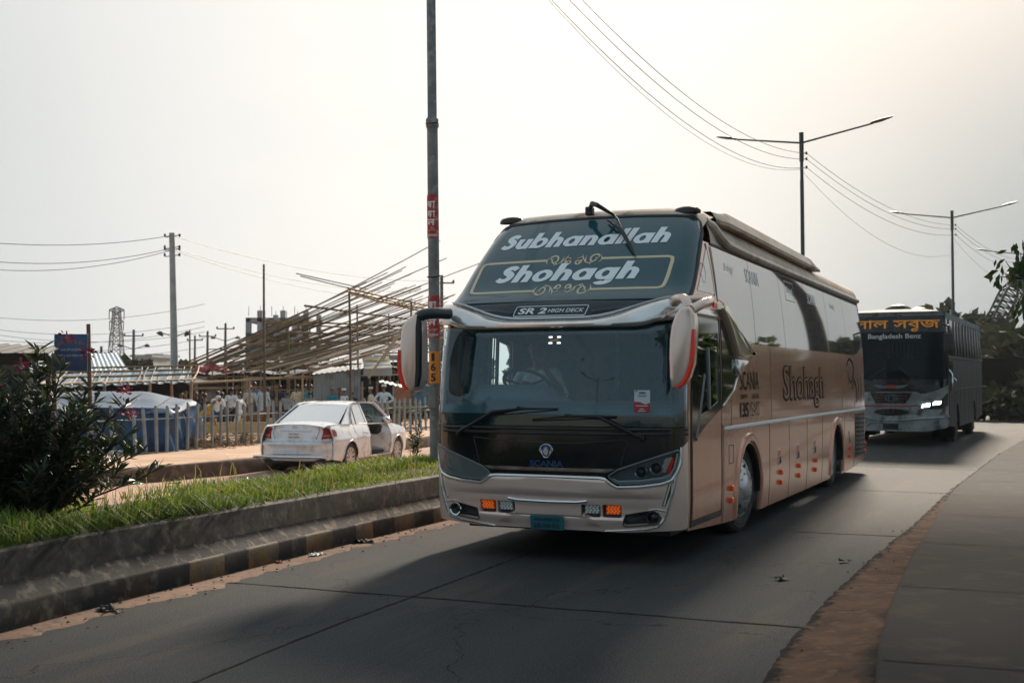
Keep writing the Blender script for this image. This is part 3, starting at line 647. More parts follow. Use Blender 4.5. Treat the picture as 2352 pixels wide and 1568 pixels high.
# ================================================================ unfinished building and far houses
bconc = mat('raw_concrete', (.25, .28, .30), .9, 0, (.19, .215, .23), .6); bdark = mat('dark_opening', (.10, .12, .135), .9)
ub = thing('unfinished_building', 'unfinished grey concrete building with bare columns behind the bamboo frame', 'building', (*pt(638, 860, 95).xy, -.3)); k = 95 / 2705; wB = 143 * k
z0 = lambda py: pt(638, py, 95).z + .3
g = G()
for py in (735, 770, 808, 845): g.box((0, 3, z0(py)), (wB, 7, .35))
g.build('floor_slab', bconc, ub)
for i in range(6):
    x = lerp(-wB / 2 + .2, wB / 2 - .2, i / 5)
    for y in (-.3, 6): g = G(); g.box((x, y, z0(735) / 2 + .5 * (i % 2)), (.4, .4, z0(735) + (.5 if i % 2 else .3)), None); g.tube([(x, y, z0(735) + .3), (x, y, z0(735) + 1.1)], .025, 4); g.build('column', bconc, ub)
g = G()
for a, b in ((735, 770), (770, 808), (808, 845)):
    for i in range(5):
        if (i + int(a)) % 3 == 0: continue
        g.box((lerp(-wB / 2, wB / 2, (i + .5) / 5), .6, (z0(a) + z0(b)) / 2), (wB / 5 - .5, .15, z0(a) - z0(b) - .4))
g.build('infill_wall', bdark, ub)
for i, (px, py, w_, d, c) in enumerate(((610, 790, 46, 120, 0), (660, 822, 60, 130, 1), (325, 820, 40, 118, 1), (355, 818, 30, 125, 0), (1020, 800, 60, 120, 1), (900, 820, 70, 120, 0))):
    t = thing('far_house', ['far grey flat roofed house left of the unfinished building', 'far pale house behind the bamboo rafters', 'far pale house right of the dark trees', 'far small grey house beside the utility pole', 'far pale house behind the tall post', 'far grey house behind the corrugated shed'][i], 'house', (*pt(px, 860, d).xy, -.3), 0, 'far houses behind the market'); kk = d / 2705; W_ = w_ * kk; Hh = pt(px, py, d).z + .3
    g = G(); g.box((0, 3, Hh / 2), (W_, 6, Hh)); g.build('wall', mat('far_wall_a', (.30, .33, .34), .9, 0, (.24, .26, .27), .4) if c else mat('far_wall_b', (.22, .25, .27), .9, 0, (.17, .2, .21), .4), t); g = G(); g.box((0, 3, Hh + .12), (W_ + .5, 6.5, .24)); g.build('roof', bconc, t)
    for q in range(3): g = G(); g.box((lerp(-W_ / 2, W_ / 2, (q + .5) / 3), -.03, Hh - 1.4), (W_ / 7, .1, 1.1)); g.build('window', bdark, t)
# ================================================================ fence with slanted tops
fencem = mat('worn_fence_steel', (.30, .35, .38), .5, .3, (.22, .25, .27), 5, col3=(.20, .12, .08), scale3=3)
FL_ = dense(spline(vec2([(-14.5, 16.5), (-11.2, 22.6), (-9.2, 26.2), (-7.94, 28.85), (-6.9, 31.87), (-3.2, 40.3), (1.5, 51), (6, 60)]), 16), .05)
fence = thing('picket_fence', 'grey steel picket fence with slanted tops along the market edge', 'fence', (0, 0, 0)); cum = 0; last = -9; pk = []
gp = G(); gp.box((0, 0, .56), (.075, .055, 1.12)); gp = G(); gp.add([(x, y, z) for z in (0, 1) for x, y in ((-.038, -.028), (.038, -.028), (.038, .028), (-.038, .028))], []); vs = [(-.03, -.028, 0), (.03, -.028, 0), (.03, .028, 0), (-.03, .028, 0), (-.03, -.028, 1.16), (.03, -.028, 1.09), (.03, .028, 1.09), (-.03, .028, 1.16)]
gp = G(); gp.add(vs, [(0, 1, 5, 4), (1, 2, 6, 5), (2, 3, 7, 6), (3, 0, 4, 7), (4, 5, 6, 7)]); pm = None; i = 0; rf = random.Random(3); gaps = {29, 30}
while i < len(FL_) - 2 and len(pk) < 96:
    p = FL_[i]; d = FL_[i + 1] - FL_[i]; k = len(pk)
    if pm is None: o = gp.build('picket', fencem, fence); pm = o
    else: o = pm.copy(); COL.objects.link(o)
    o.location = (p.x, p.y, ground_z(p.x, p.y) - .04); o.rotation_euler = (rf.gauss(0, .03), rf.gauss(0, .035), math.atan2(d.y, d.x)); o.scale = (1, 1, rf.uniform(.95, 1.06)); pk.append(o); i += int(rf.uniform(.34, .40) / .05 + .5) + (7 if k in gaps else 0)
g = G()
for z in (.80,): g.tube([p + Vector((0, .03, ground_z(p.x, p.y) + z)) for p in FL_[::20]], .018, 6)
g.build('rail', fencem, fence)
# ================================================================ bamboo market
bam = mat('bamboo_pole', (.34, .21, .11), .7, 0, (.22, .13, .07), 6, stretch=(1, 1, 1), col3=(.13, .11, .05), scale3=2.5); bamd = mat('old_bamboo', (.13, .085, .055), .8, 0, (.08, .055, .04), 5); bamp = mat('pale_bamboo', (.46, .33, .20), .7, 0, (.36, .26, .16), 5); bamg = mat('green_bamboo', (.14, .16, .05), .6, 0, (.2, .15, .06), 3); timber = mat('pale_post', (.36, .31, .26), .85, 0, (.26, .21, .17), 4)
rb = random.Random(11)
def bpole(g, a, b, r0=.035, r1=.025, bend=.08, n=8, m=0):
    a, b = Vector(a), Vector(b); L_ = (b - a).length; off = Vector((rb.gauss(0, 1), rb.gauss(0, 1), rb.gauss(0, .6) - .6)) * bend * L_ * .05
    pts = []; rs = []
    for i in range(n + 1):
        t = i / n; pts.append(a.lerp(b, t) + off * 4 * t * (1 - t)); rs.append(lerp(r0, r1, t))
    g.tube(pts, rs, 6, m)
fr = thing('bamboo_scaffold', 'large bare bamboo roof frame of parallel rafters under construction', 'bamboo frame', (*pt(700, 850, 46).xy, -.2)); FO_ = Vector(fr.location)
def fpart(name, a, b, r0, r1, m, bend=.1): g = G(); bpole(g, Vector(a) - FO_, Vector(b) - FO_, r0, r1, bend); return g.build(name, m, fr, 60)
A_, B_, C_, D_ = pt(430, 836, 50), pt(812, 652, 44), pt(1078, 742, 54), pt(725, 848, 41)
NR = 58
for i in range(NR):
    t = i / (NR - 1); a = A_.lerp(D_, t ** 1.05); b = B_.lerp(C_, t ** .95); ex = 1 + rb.uniform(.02, .22) + (.34 if i in (0, 7, 15) else 0); st = rb.uniform(-.10, .06); fpart('rafter', a.lerp(b, st) + Vector((rb.gauss(0, .06), 0, rb.gauss(0, .07))), a.lerp(b, ex) + Vector((rb.gauss(0, .1), 0, rb.gauss(0, .12))), .031, .016, [bam, bamd, bamd, bam, bamg][i % 5], .12)
for i in range(30):     # second layer under it
    t = i / 29; a = pt(lerp(520, 1000, t), lerp(836, 800, t), lerp(52, 60, t)); b = pt(lerp(860, 1075, t), lerp(735, 770, t), lerp(50, 62, t)); fpart('rafter', a, b, .025, .014, [bamd, bam][i % 2], .12)
for i, (a, b) in enumerate((((796, 668, 44.2), (1078, 728, 59)), ((804, 674, 44.0), (1070, 738, 58)), ((608, 736, 47), (1080, 756, 56)), ((612, 742, 46.8), (1080, 762, 56)), ((528, 818, 49), (1075, 806, 50)), ((440, 838, 50), (700, 832, 47)), ((680, 628, 45), (844, 664, 45.5)), ((690, 634, 45), (830, 668, 45.4)), ((800, 662, 43.8), (1000, 705, 53)), ((540, 790, 46), (960, 778, 48)), ((700, 702, 45.5), (1075, 748, 57)), ((660, 762, 46), (1078, 778, 54)), ((585, 776, 47), (1040, 796, 51)), ((860, 690, 46), (1078, 722, 57)), ((480, 802, 48), (760, 792, 45)))): fpart('purlin', pt(*a), pt(*b), .022 if b[0] < 850 else .045, .018 if b[0] < 850 else .035, [bam, bamp, bam, bamg, bam, bam, bamd, bamd, bam, bam, bamd, bam, bamg, bam, bamd][i], .06)
for i, (px, p0, p1, d, m, r) in enumerate(((606, 607, 905, 40, bamd, .05), (802, 672, 905, 42, bamd, .055), (945, 692, 905, 47, bamd, .05), (436, 758, 905, 43, bamg, .04), (820, 700, 905, 47, bam, .05), (706, 748, 900, 50, bamd, .035), (893, 720, 900, 50, bamd, .035), (520, 800, 900, 48, bam, .04), (663, 760, 905, 46, bamg, .05), (1018, 720, 880, 58, bamd, .04), (985, 700, 890, 50, bamd, .045))):
    top = pt(px, p0, d); gx = pt(px + 4, 870, d); fpart('post', (gx.x, gx.y, -.25), top, r, r * .75, m, .12)
for (a, b) in (((912, 770, 45), (846, 868, 44)), ((928, 750, 44), (880, 826, 43))): fpart('brace', pt(*a), pt(*b), .045, .04, bamp, .02)
# stalls: rows of posts and rails in front of a dark interior, under tarpaulin roofs
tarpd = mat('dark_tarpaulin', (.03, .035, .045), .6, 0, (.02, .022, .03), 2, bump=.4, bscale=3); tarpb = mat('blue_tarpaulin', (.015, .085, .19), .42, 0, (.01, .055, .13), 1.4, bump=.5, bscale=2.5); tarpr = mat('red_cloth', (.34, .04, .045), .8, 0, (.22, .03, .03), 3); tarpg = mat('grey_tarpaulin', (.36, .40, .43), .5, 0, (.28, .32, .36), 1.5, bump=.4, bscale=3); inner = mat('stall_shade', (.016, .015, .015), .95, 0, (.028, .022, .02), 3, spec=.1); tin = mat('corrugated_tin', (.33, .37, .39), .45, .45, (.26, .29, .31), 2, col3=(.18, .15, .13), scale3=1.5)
def corr(g, A, B, C, D, n=40, amp=.025, m=0):   # corrugated sheet over a quadrilateral, ridges from A-B side to D-C side
    A, B, C, D = map(Vector, (A, B, C, D)); nn = (B - A).cross(D - A).normalized()
    g.grid(lambda u, v: A.lerp(B, u).lerp(D.lerp(C, u), v) + nn * amp * math.sin(u * n * math.pi), n * 4, 2, m)
def stall(px0, px1, pyt, d, dep, label, roofm, nposts=7, rails=3, tilt=-.35, gz=-.2):
    a, b = pt(px0, 880, d), pt(px1, 880, d); t = thing('market_stall', label, 'market stall', ((a.x + b.x) / 2, d, gz), 0, 'bamboo market stalls'); w_ = b.x - a.x; hh = pt(px0, pyt, d).z - gz
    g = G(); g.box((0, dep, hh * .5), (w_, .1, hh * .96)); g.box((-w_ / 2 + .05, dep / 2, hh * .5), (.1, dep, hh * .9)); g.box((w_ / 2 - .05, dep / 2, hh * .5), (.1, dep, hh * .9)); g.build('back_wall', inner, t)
    g = G(); g.grid(lambda u, v: Vector((lerp(-w_ / 2 - .2, w_ / 2 + .2, u), lerp(-.5, dep + .3, v), hh + tilt * (1 - v) * .5 + .10 * math.sin(u * 9 + v * 3) * .6 + .05 * noise.noise((u * 8, v * 5, px0)))), 24, 8); g.build('roof', roofm, t, 60)
    for i in range(nposts): x = lerp(-w_ / 2, w_ / 2, (i + rb.uniform(-.15, .15)) / (nposts - 1)); g = G(); bpole(g, (x, 0, 0), (x + rb.gauss(0, .08), .02, hh * rb.uniform(.9, 1.02)), .05, .04, .1, 5); g.build('post', [timber, bam, timber, bamd][i % 4], t, 60)
    for i in range(nposts - 1):
        x = lerp(-w_ / 2, w_ / 2, (i + .5) / (nposts - 1)); g = G(); bpole(g, (x, dep * .5, 0), (x + rb.gauss(0, .15), dep * .5, hh * .95), .045, .035, .1, 5); g.build('inner_post', [timber, bamd][i % 2], t, 60)
    for i in range(rails): z = hh * (.25 + .6 * i / max(1, rails - 1)) + rb.gauss(0, .06); g = G(); bpole(g, (-w_ / 2, -.05, z), (w_ / 2, -.05, z + rb.gauss(0, .06)), .04, .035, .05); g.build('rail', [bam, bamp, bam][i % 3], t, 60)
    return t
stall(436, 560, 850, 56, 5, 'dark stall with a sagging dark roof right of the utility pole', tarpd, 6, 2)
stall(560, 725, 848, 54, 5, 'dark open stall with pale posts behind the crowd left of the shed', tarpd, 9, 4)
stall(715, 870, 838, 62, 5, 'dark stall frame rising behind the corrugated tin shed', tarpg, 8, 3)
stall(868, 1010, 836, 57, 5, 'dark stall of many pale posts behind the man in white', tarpd, 11, 4)
stall(560, 1010, 826, 70, 4, 'long far stall row under a grey roof beneath the bamboo frame', tarpg, 14, 3)
stall(300, 450, 868, 44, 4, 'dark stall under the ribbed blue roof, beside the standing men', tarpd, 7, 2)
for k, (a, b, m) in enumerate((((432, 880, 41), (700, 864, 45), bamp), ((560, 868, 46), (960, 858, 50), bamp), ((440, 892, 43), (640, 888, 45), bam), ((860, 890, 50), (985, 886, 52), bamp))):
    g = G(); p0, p1 = pt(*a), pt(*b); bpole(g, p0, p1, .05, .04, .05, 10); bpole(g, (p0.x + .1, p0.y + .1, -.25), p0 + Vector((.1, .1, .1)), .045, .04); bpole(g, (p1.x - .1, p1.y + .1, -.25), p1 + Vector((-.1, .1, .1)), .045, .04); bpole(g, ((p0.x + p1.x) / 2, (p0.y + p1.y) / 2 + .08, -.25), (p0 + p1) / 2 + Vector((0, .08, .1)), .045, .04)
    tag(g.build('bamboo_rail', m, None, 60), ['long pale bamboo rail above the men by the blue tent', 'long bamboo rail running above the crowd to the shed', 'short low bamboo rail beside the blue tent', 'bamboo rail behind the man in the white robe'][k], 'rail', 'bamboo rails around the stalls')
# ribbed blue roof with bamboo battens
rt = thing('tarpaulin_roof', 'low blue tarpaulin roof ribbed with bamboo battens', 'tarpaulin roof', (*pt(250, 890, 33).xy, -.15)); o_ = Vector(rt.location)
Q = [pt(60, 892, 30) - o_, pt(440, 878, 36) - o_, pt(440, 846, 44) - o_, pt(95, 852, 44) - o_]
def q4(u, v): return Q[0].lerp(Q[1], u).lerp(Q[3].lerp(Q[2], u), v)
g = G(); g.grid(lambda u, v: q4(u, v) + Vector((0, 0, .05 * math.sin(u * 70) * .4 + .03 * noise.noise((u * 12, v * 6, 0)))), 90, 8); g.build('sheet', [mat('pale_blue_sheet', (.10, .22, .32), .5, 0, (.05, .13, .22), 2, col3=(.30, .38, .42), scale3=3)], rt, 60)
for i in range(4): v = i / 3; g = G(); bpole(g, q4(-.02, v) + Vector((0, 0, .09)), q4(1.03, v) + Vector((0, 0, .10)), .045, .04, .05, 12); g.build('batten', bam, rt, 60)
for i in range(22): u = i / 21; g = G(); bpole(g, q4(u, -.04) + Vector((0, 0, .06)), q4(min(1.05, u + .05), 1.06) + Vector((0, 0, .07)), .03, .022, .08); g.build('rib', [bamd, bam][i % 2], rt, 60)
for i in range(8): u = i / 7; p = q4(u, .02); g = G(); bpole(g, (p.x + rb.gauss(0, .1), p.y, 0), p, .055, .045, .08, 5); g.build('post', [bam, timber][i % 2], rt, 60)
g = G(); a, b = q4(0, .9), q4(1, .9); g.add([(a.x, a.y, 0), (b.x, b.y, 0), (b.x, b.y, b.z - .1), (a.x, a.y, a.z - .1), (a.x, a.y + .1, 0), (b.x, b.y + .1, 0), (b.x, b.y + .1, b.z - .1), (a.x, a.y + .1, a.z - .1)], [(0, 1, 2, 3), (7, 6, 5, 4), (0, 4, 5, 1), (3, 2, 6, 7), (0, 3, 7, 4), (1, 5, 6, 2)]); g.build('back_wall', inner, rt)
# red cloth heap on roofs
g = G(); p = pt(470, 858, 47); g.grid(lambda u, v: p + Vector((lerp(-.7, .8, u), lerp(0, 1.6, v), .10 + .26 * math.sin(u * 3.1) * math.sin(v * 3.1) + .22 * noise.noise((u * 6, v * 6, 2)))), 20, 14); tag(g.build('red_cloth', tarpr, None, 60), 'crumpled red cloth lying on the stall roof', 'cloth')
# pale tin roof behind the signboard
tr = thing('tin_roof', 'pale blue corrugated tin roof behind the blue signboard', 'tin roof', (*pt(250, 860, 52).xy, -.2)); o_ = Vector(tr.location); g = G(); corr(g, pt(150, 872, 50) - o_, pt(306, 868, 50) - o_, pt(270, 810, 58) - o_, pt(150, 812, 58) - o_, 26, .03); g.build('sheet', mat('pale_tin', (.42, .50, .54), .4, .3, (.36, .44, .48), 2), tr, 60)
for px in (160, 228, 300): p = pt(px, 872, 50.2) - o_; g = G(); bpole(g, (p.x, p.y, 0), p, .06, .05); g.build('post', bamd, tr, 60)
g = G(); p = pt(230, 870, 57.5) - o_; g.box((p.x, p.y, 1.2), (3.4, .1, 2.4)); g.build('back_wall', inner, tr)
# blue signboard on two bamboo posts
sb = thing('signboard', 'blue shop signboard with Bengali lettering on two bamboo posts', 'signboard', (*pt(165, 1040, 26.2).xy, -.02)); o_ = Vector(sb.location)
for (px, py) in ((122, 812), (203, 744)): p = pt(px, py, 26.2) - o_; g = G(); bpole(g, (p.x + .10, p.y, 0), p, .055, .045, .05, 10); g.build('post', bamd, sb, 60)
a, b = pt(124, 852, 26.0) - o_, pt(202, 767, 26.0) - o_; g = G(); g.box(((a.x + b.x) / 2, a.y, (a.z + b.z) / 2), (b.x - a.x, .035, b.z - a.z), None, 0, .006); bo = g.build('board', mat('sign_blue', (.012, .055, .15), .5, 0, (.010, .04, .11), 4), sb)
sf = lambda u, v: Vector(((a.x + b.x) / 2 + u, a.y - .018, (a.z + b.z) / 2 + v))
g = G()
tt = text_tris('বিসমিল্লাহ বাঁশ', .13, .012, width=.62); g.patch(None, lambda u, v: sf(u, v - .9 * u * u), .003, (.05, 0), tris=at(tt, 0, .24)); g.build('lettering', mat('sign_red_ochre', (.22, .09, .05), .6), bo)
g = G()
for body, zz, ww in (('এখানে বাঁশ পাওয়া যায়', .06, .46), ('পাইকারী ও খুচরা বিক্রয় করা হয়', -.07, .68)): g.patch(None, sf, .003, (0, 0), tris=at(text_tris(body, .075, .006, width=ww), 0, zz))
g.build('small_lettering', mat('sign_pale', (.32, .45, .55), .6), bo)
g = G(); g.patch(None, sf, .003, (0, 0), tris=at(text_tris('মোবাইল ০১৭১২ ৩৪৫৬৭', .07, .006, width=.64), 0, -.24)); g.build('low_lettering', mat('sign_dark_red', (.12, .03, .03), .6), bo)
# blue tarpaulin tent
tn = thing('tarpaulin_tent', 'boxy tent of shiny blue tarpaulin with pale top, behind the fence', 'tent', (*pt(245, 1040, 29.6).xy, -.03)); o_ = Vector(tn.location); w_ = 4.1; dp_ = 2.6
def tent(u, v):          # u around, v bottom to top
    a = u * 2 * math.pi; n_ = 9; cx, sy = math.cos(a), math.sin(a); rr_ = (abs(cx) ** n_ + abs(sy) ** n_) ** (-1 / n_); k = 1 - .05 * v
    wob = .10 * noise.noise((cx * 4, sy * 4, v * 2.5)) + .055 * math.sin(u * 95 + v * 4 + 5 * noise.noise((u * 20, v, 0)))
    return Vector((cx * rr_ * (w_ / 2) * k * (1 + wob * .4), sy * rr_ * (dp_ / 2) * k * (1 + wob), 1.08 * v + .05 * noise.noise((cx * 3, sy * 3, v)) * v))
g = G(); g.grid(lambda u, v: tent(u, v), 110, 10, 0, False); g.build('wall_sheet', mat('tent_blue', (.012, .085, .21), .35, 0, (.008, .055, .14), 1.6, bump=.5, bscale=3, stretch=(1, 1, .4)), tn, 60)
def tent_top(u, v):
    x = lerp(-1.03, 1.03, u); y = lerp(-1.03, 1.03, v); hgt = 1.06 + .40 * sstep(-1, .6, y) * (1 - .62 * sstep(.15, 1, x)) * (1 - .25 * sstep(-.6, -1, x)) - .10 * (sstep(.93, 1.03, abs(x)) + sstep(.93, 1.03, abs(y)))
    return Vector((x * w_ / 2 * .97, y * dp_ / 2 * .97, hgt + .05 * noise.noise((x * 3, y * 2, 1)) + .02 * math.sin(x * 14 + 3 * y) * (1 - abs(y))))
g = G(); g.grid(tent_top, 60, 24); g.build('top_sheet', mat('tent_top', (.12, .16, .22), .35, 0, (.07, .11, .17), 1.2, bump=.5, bscale=3), tn, 60)
for q in (-1.2, -.2, .8, 1.5): g = G(); g.tube([Vector((q * 1.0, -1.36, .25)), Vector((q, -1.30, 1.04)), tent_top(.5 + q / 4.1, .25) + Vector((0, 0, .01)), tent_top(.5 + q / 4.4, .6) + Vector((0, 0, .01)), tent_top(.5 + q / 4.6, .9) + Vector((0, 0, .01))], .009, 5); g.build('rope', rubber, tn)
# dark shack at the left edge
sh = thing('dark_shack', 'dark navy shack with a jutting corrugated roof at the left edge', 'shack', (*pt(-60, 1040, 23).xy, -.02)); o_ = Vector(sh.location)
g = G(); e = pt(56, 1000, 23) - o_; g.box((e.x / 2 - 1.6, .3, .92), (e.x + 3.2, .6, 1.84), None, 0, .02); g.build('wall', mat('shack_navy', (.008, .014, .03), .8, 0, (.012, .02, .035), 2, spec=.1), sh)
g = G(); e2 = pt(123, 815, 22.6) - o_; corr(g, (e.x - 3.4, -.7, e2.z + .12), (e2.x, -.7, e2.z), (pt(118, 806, 25.2).x - o_.x, 2.8, e2.z + .25), (e.x - 3.4, 2.8, e2.z + .4), 24, .025); ro = g.build('roof', mat('shack_roof', (.03, .03, .032), .7), sh, 60); g = G(); g.box(((e.x - 3.4 + e2.x) / 2, -.66, e2.z - .08), (e2.x - e.x + 3.4, .05, .22)); g.box(((e.x - 3.4 + e2.x - 1.1) / 2, .6, e2.z - .04), (e2.x - e.x + 2.2, 2.4, .06)); g.build('fascia', inner, sh)
p = e2; g = G(); bpole(g, (p.x - .05, -.5, 0), (p.x - .05, -.5, p.z - .02), .05, .045); g.build('post', bamd, sh, 60)
# corrugated tin shed
ts = thing('tin_shed', 'grey corrugated tin shed with a small lean-to awning and dark doorway', 'shed', (*pt(790, 900, 47).xy, -.2)); o_ = Vector(ts.location)
a, b = pt(720, 862, 47.5) - o_, pt(828, 848, 46) - o_; g = G(); corr(g, (a.x, a.y, 0), (b.x, b.y, 0), (b.x, b.y, b.z), (a.x, a.y, a.z), 34, .02); g.build('tin_wall', tin, ts, 60)
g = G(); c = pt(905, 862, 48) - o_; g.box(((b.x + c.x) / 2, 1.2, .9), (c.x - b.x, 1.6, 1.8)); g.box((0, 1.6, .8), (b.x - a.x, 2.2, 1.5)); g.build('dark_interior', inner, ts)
g = G(); corr(g, (a.x - .1, a.y - .15, a.z + .03), (b.x + .1, b.y - .15, b.z + .03), (b.x + .1, b.y + 2.8, b.z + .3), (a.x - .1, a.y + 2.8, a.z + .3), 20, .02); g.build('roof', tin, ts, 60)
a2, b2_ = pt(835, 862, 45.8) - o_, pt(900, 845, 45.8) - o_; g = G(); g.box(((a2.x + b2_.x) / 2, a2.y, (a2.z + b2_.z) / 2 + .06), (b2_.x - a2.x, .06, .42)); g.build('fascia', mat('pale_sheet', (.42, .46, .47), .6), ts)
g = G(); p0, p1 = pt(866, 876, 45.4) - o_, pt(924, 888, 44.2) - o_; corr(g, p0, p1, p1 + Vector((0, 1.5, .06)), p0 + Vector((0, 1.5, .06)), 10, .02); g.build('awning', mat('awning_tin', (.40, .46, .49), .5, .3), ts, 60)
for px in (832, 866, 912): p = pt(px, 876, 45.4) - o_; g = G(); bpole(g, (p.x, p.y, 0), (p.x, p.y, p.z), .055, .05); g.build('post', [bam, timber, bam][px % 3], ts, 60)
g = G(); p0 = pt(838, 846, 45) - o_; p1 = pt(900, 843, 45) - o_; p2_ = pt(893, 818, 46.5) - o_; p3 = pt(830, 816, 46.5) - o_; g.add([p0, p1, p2_, p3, p0 + Vector((0, .03, -.04)), p1 + Vector((0, .03, -.04)), p2_ + Vector((0, .03, -.04)), p3 + Vector((0, .03, -.04))], [(0, 1, 2, 3), (7, 6, 5, 4), (0, 4, 5, 1), (2, 6, 7, 3), (1, 5, 6, 2), (3, 7, 4, 0)]); bn = tag(g.build('banner_sheet', mat('banner_cream', (.62, .60, .54), .6)), 'tilted cream banner sheet lying over the tin shed roof', 'banner'); bn.location = o_
g = G(); q0 = p0.lerp(p3, .55); q1 = p1.lerp(p2_, .55); r0 = p0.lerp(p3, .72); r1 = p1.lerp(p2_, .72); nn = Vector((0, -.01, .012)); g.add([q0 + nn, q1 + nn, r1 + nn, r0 + nn], [(0, 1, 2, 3)]); g.add([p0.lerp(p3, .2) + nn, p1.lerp(p2_, .2) + nn, p1.lerp(p2_, .26) + nn, p0.lerp(p3, .26) + nn], [(0, 1, 2, 3)], 1); g.build('printed_band', [mat('banner_ochre', (.55, .40, .12), .6), mat('banner_grey', (.25, .27, .3), .6)], bn)
# cream timber barrier, straw
bw = thing('timber_barrier', 'cream planed timber barrier lying in front of the crowd', 'barrier', (*pt(560, 970, 33.5).xy, ground_z(*pt(560, 970, 33.5).xy))); cream = mat('cream_timber', (.62, .45, .22), .7, 0, (.52, .36, .17), 4)
g = G(); wb = 6.0; g.box((.3, 0, .50), (wb, .07, .38), Matrix.Rotation(.30, 3, 'Z'), 0, .01); g.build('plank', cream, bw)
for i in range(8): x = lerp(-2.7, 2.9, i / 7); g = G(); c, s = math.cos(.30), math.sin(.30); g.box((.3 + x * c, x * s - .08, .40), (.16, .10, .86), Matrix.Rotation(.30, 3, 'Z'), 0, .01); g.build('upright', cream, bw)
g = G(); g.box((.3, .08, .22), (wb, .06, .07), Matrix.Rotation(.30, 3, 'Z')); g.build('low_rail', cream, bw); bw.scale = (1, 1, .8)
strawm = [mat('straw', (.30, .20, .09), .9), mat('straw_dark', (.13, .08, .045), .9)]
g = G(); vs = []; fs = []; ms = []
for (px, py, n, sp) in ((445, 1010, 500, .5), (560, 1000, 300, .45), (640, 1004, 400, .55), (500, 1012, 300, .4), (690, 1000, 200, .5)):
    c = pt(px, py, 29.5 + (px - 440) * .016); z = ground_z(c.x, c.y)
    for _ in range(n):
        r = abs(rb.gauss(0, sp)); a = rb.uniform(0, 6.28); h_ = max(0, .32 * (1 - r / (sp * 1.8))) * rb.random(); p = Vector((c.x + r * math.cos(a), c.y + r * math.sin(a) * .6, z + h_ + .02)); d = Vector((rb.gauss(0, 1), rb.gauss(0, 1), rb.gauss(0, .45))).normalized() * rb.uniform(.06, .16); s_ = Vector((-d.y, d.x, .2)).normalized() * .006
        n0 = len(vs); vs += [p - d - s_, p - d + s_, p + d + s_, p + d - s_]; fs.append((n0, n0 + 1, n0 + 2, n0 + 3)); ms.append(0 if rb.random() < .6 else 1)
g.add(vs, fs, ms); stuff(g.build('straw', strawm, None, 0), 'loose straw scattered behind the picket fence', 'straw')
# blue painted cart, handcart with greens
bc = thing('blue_cart', 'blue painted wooden truck side with rust patches behind the tall post', 'cart', (*pt(985, 930, 44).xy, -.15)); k = 44 / 2705; g = G()
for i in range(3): g.box((0, 0, .95 + i * .30), (70 * k, .06, .28), None, 0, .01)
g.build('side_board', mat('cart_blue', (.03, .16, .25), .6, 0, (.02, .11, .19), 3, col3=(.22, .13, .09), scale3=4), bc); g = G(); g.box((0, .6, .72), (76 * k, 1.3, .12)); g.build('bed', bamd, bc)
g = G(); g.box((-.95, -.02, 1.2), (.5, .05, .75)); g.build('rusty_panel', mat('rust_panel', (.34, .14, .08), .8, 0, (.25, .1, .06), 5), bc)
for x in (-.7, .6):
    g = G(); g.tube([Vector((x + .36 * math.cos(a), -.1, .36 + .36 * math.sin(a))) for a in [i * math.pi / 10 for i in range(21)]], .03, 6, 0, False)
    for i in range(8): g.tube([(x, -.1, .36), (x + .35 * math.cos(i * .785), -.1, .36 + .35 * math.sin(i * .785))], .008, 4)
    g.build('wheel', rubber, bc)
hc = thing('handcart', 'three wheeled handcart loaded with greens behind the fence', 'handcart', (*pt(912, 950, 41).xy, -.12)); g = G(); g.box((0, 0, .75), (1.5, .9, .08)); g.tube([(-.75, -.4, .8), (-.75, -.4, 1.05), (.75, -.4, 1.05), (.75, -.4, .8)], .03, 6); g.build('tray', bamd, hc)
for x in (-.45, .5):
    g = G(); g.tube([Vector((x + .34 * math.cos(a), -.45, .34 + .34 * math.sin(a))) for a in [i * math.pi / 10 for i in range(21)]], .028, 6, 0, False)
    for i in range(8): g.tube([(x, -.45, .34), (x + .33 * math.cos(i * .785), -.45, .34 + .33 * math.sin(i * .785))], .007, 4)
    g.build('wheel', rubber, hc)
g = G(); g.tube([(.7, -.3, .75), (1.1, -.3, .95)], .03, 6); g.tube([(.7, .3, .75), (1.1, .3, .95)], .03, 6); g.build('handle', bamd, hc)
g = G(); vs = []; fs = []
for _ in range(500):
    p = Vector((rb.gauss(0, .35), rb.gauss(0, .22), .82 + abs(rb.gauss(0, .12)))); d = Vector((rb.gauss(0, 1), rb.gauss(0, 1), rb.gauss(0, .6))).normalized() * .09; s_ = d.orthogonal().normalized() * .035; n0 = len(vs); vs += [p - d, p + s_, p + d, p - s_]; fs.append((n0, n0 + 1, n0 + 2, n0 + 3))
g.add(vs, fs); o = tag(g.build('vegetable_heap', mat('cart_greens', (.14, .18, .03), .7, 0, (.22, .2, .06), 6), None, 0), 'heap of leafy greens lying on the handcart', 'vegetables'); o.location = hc.location
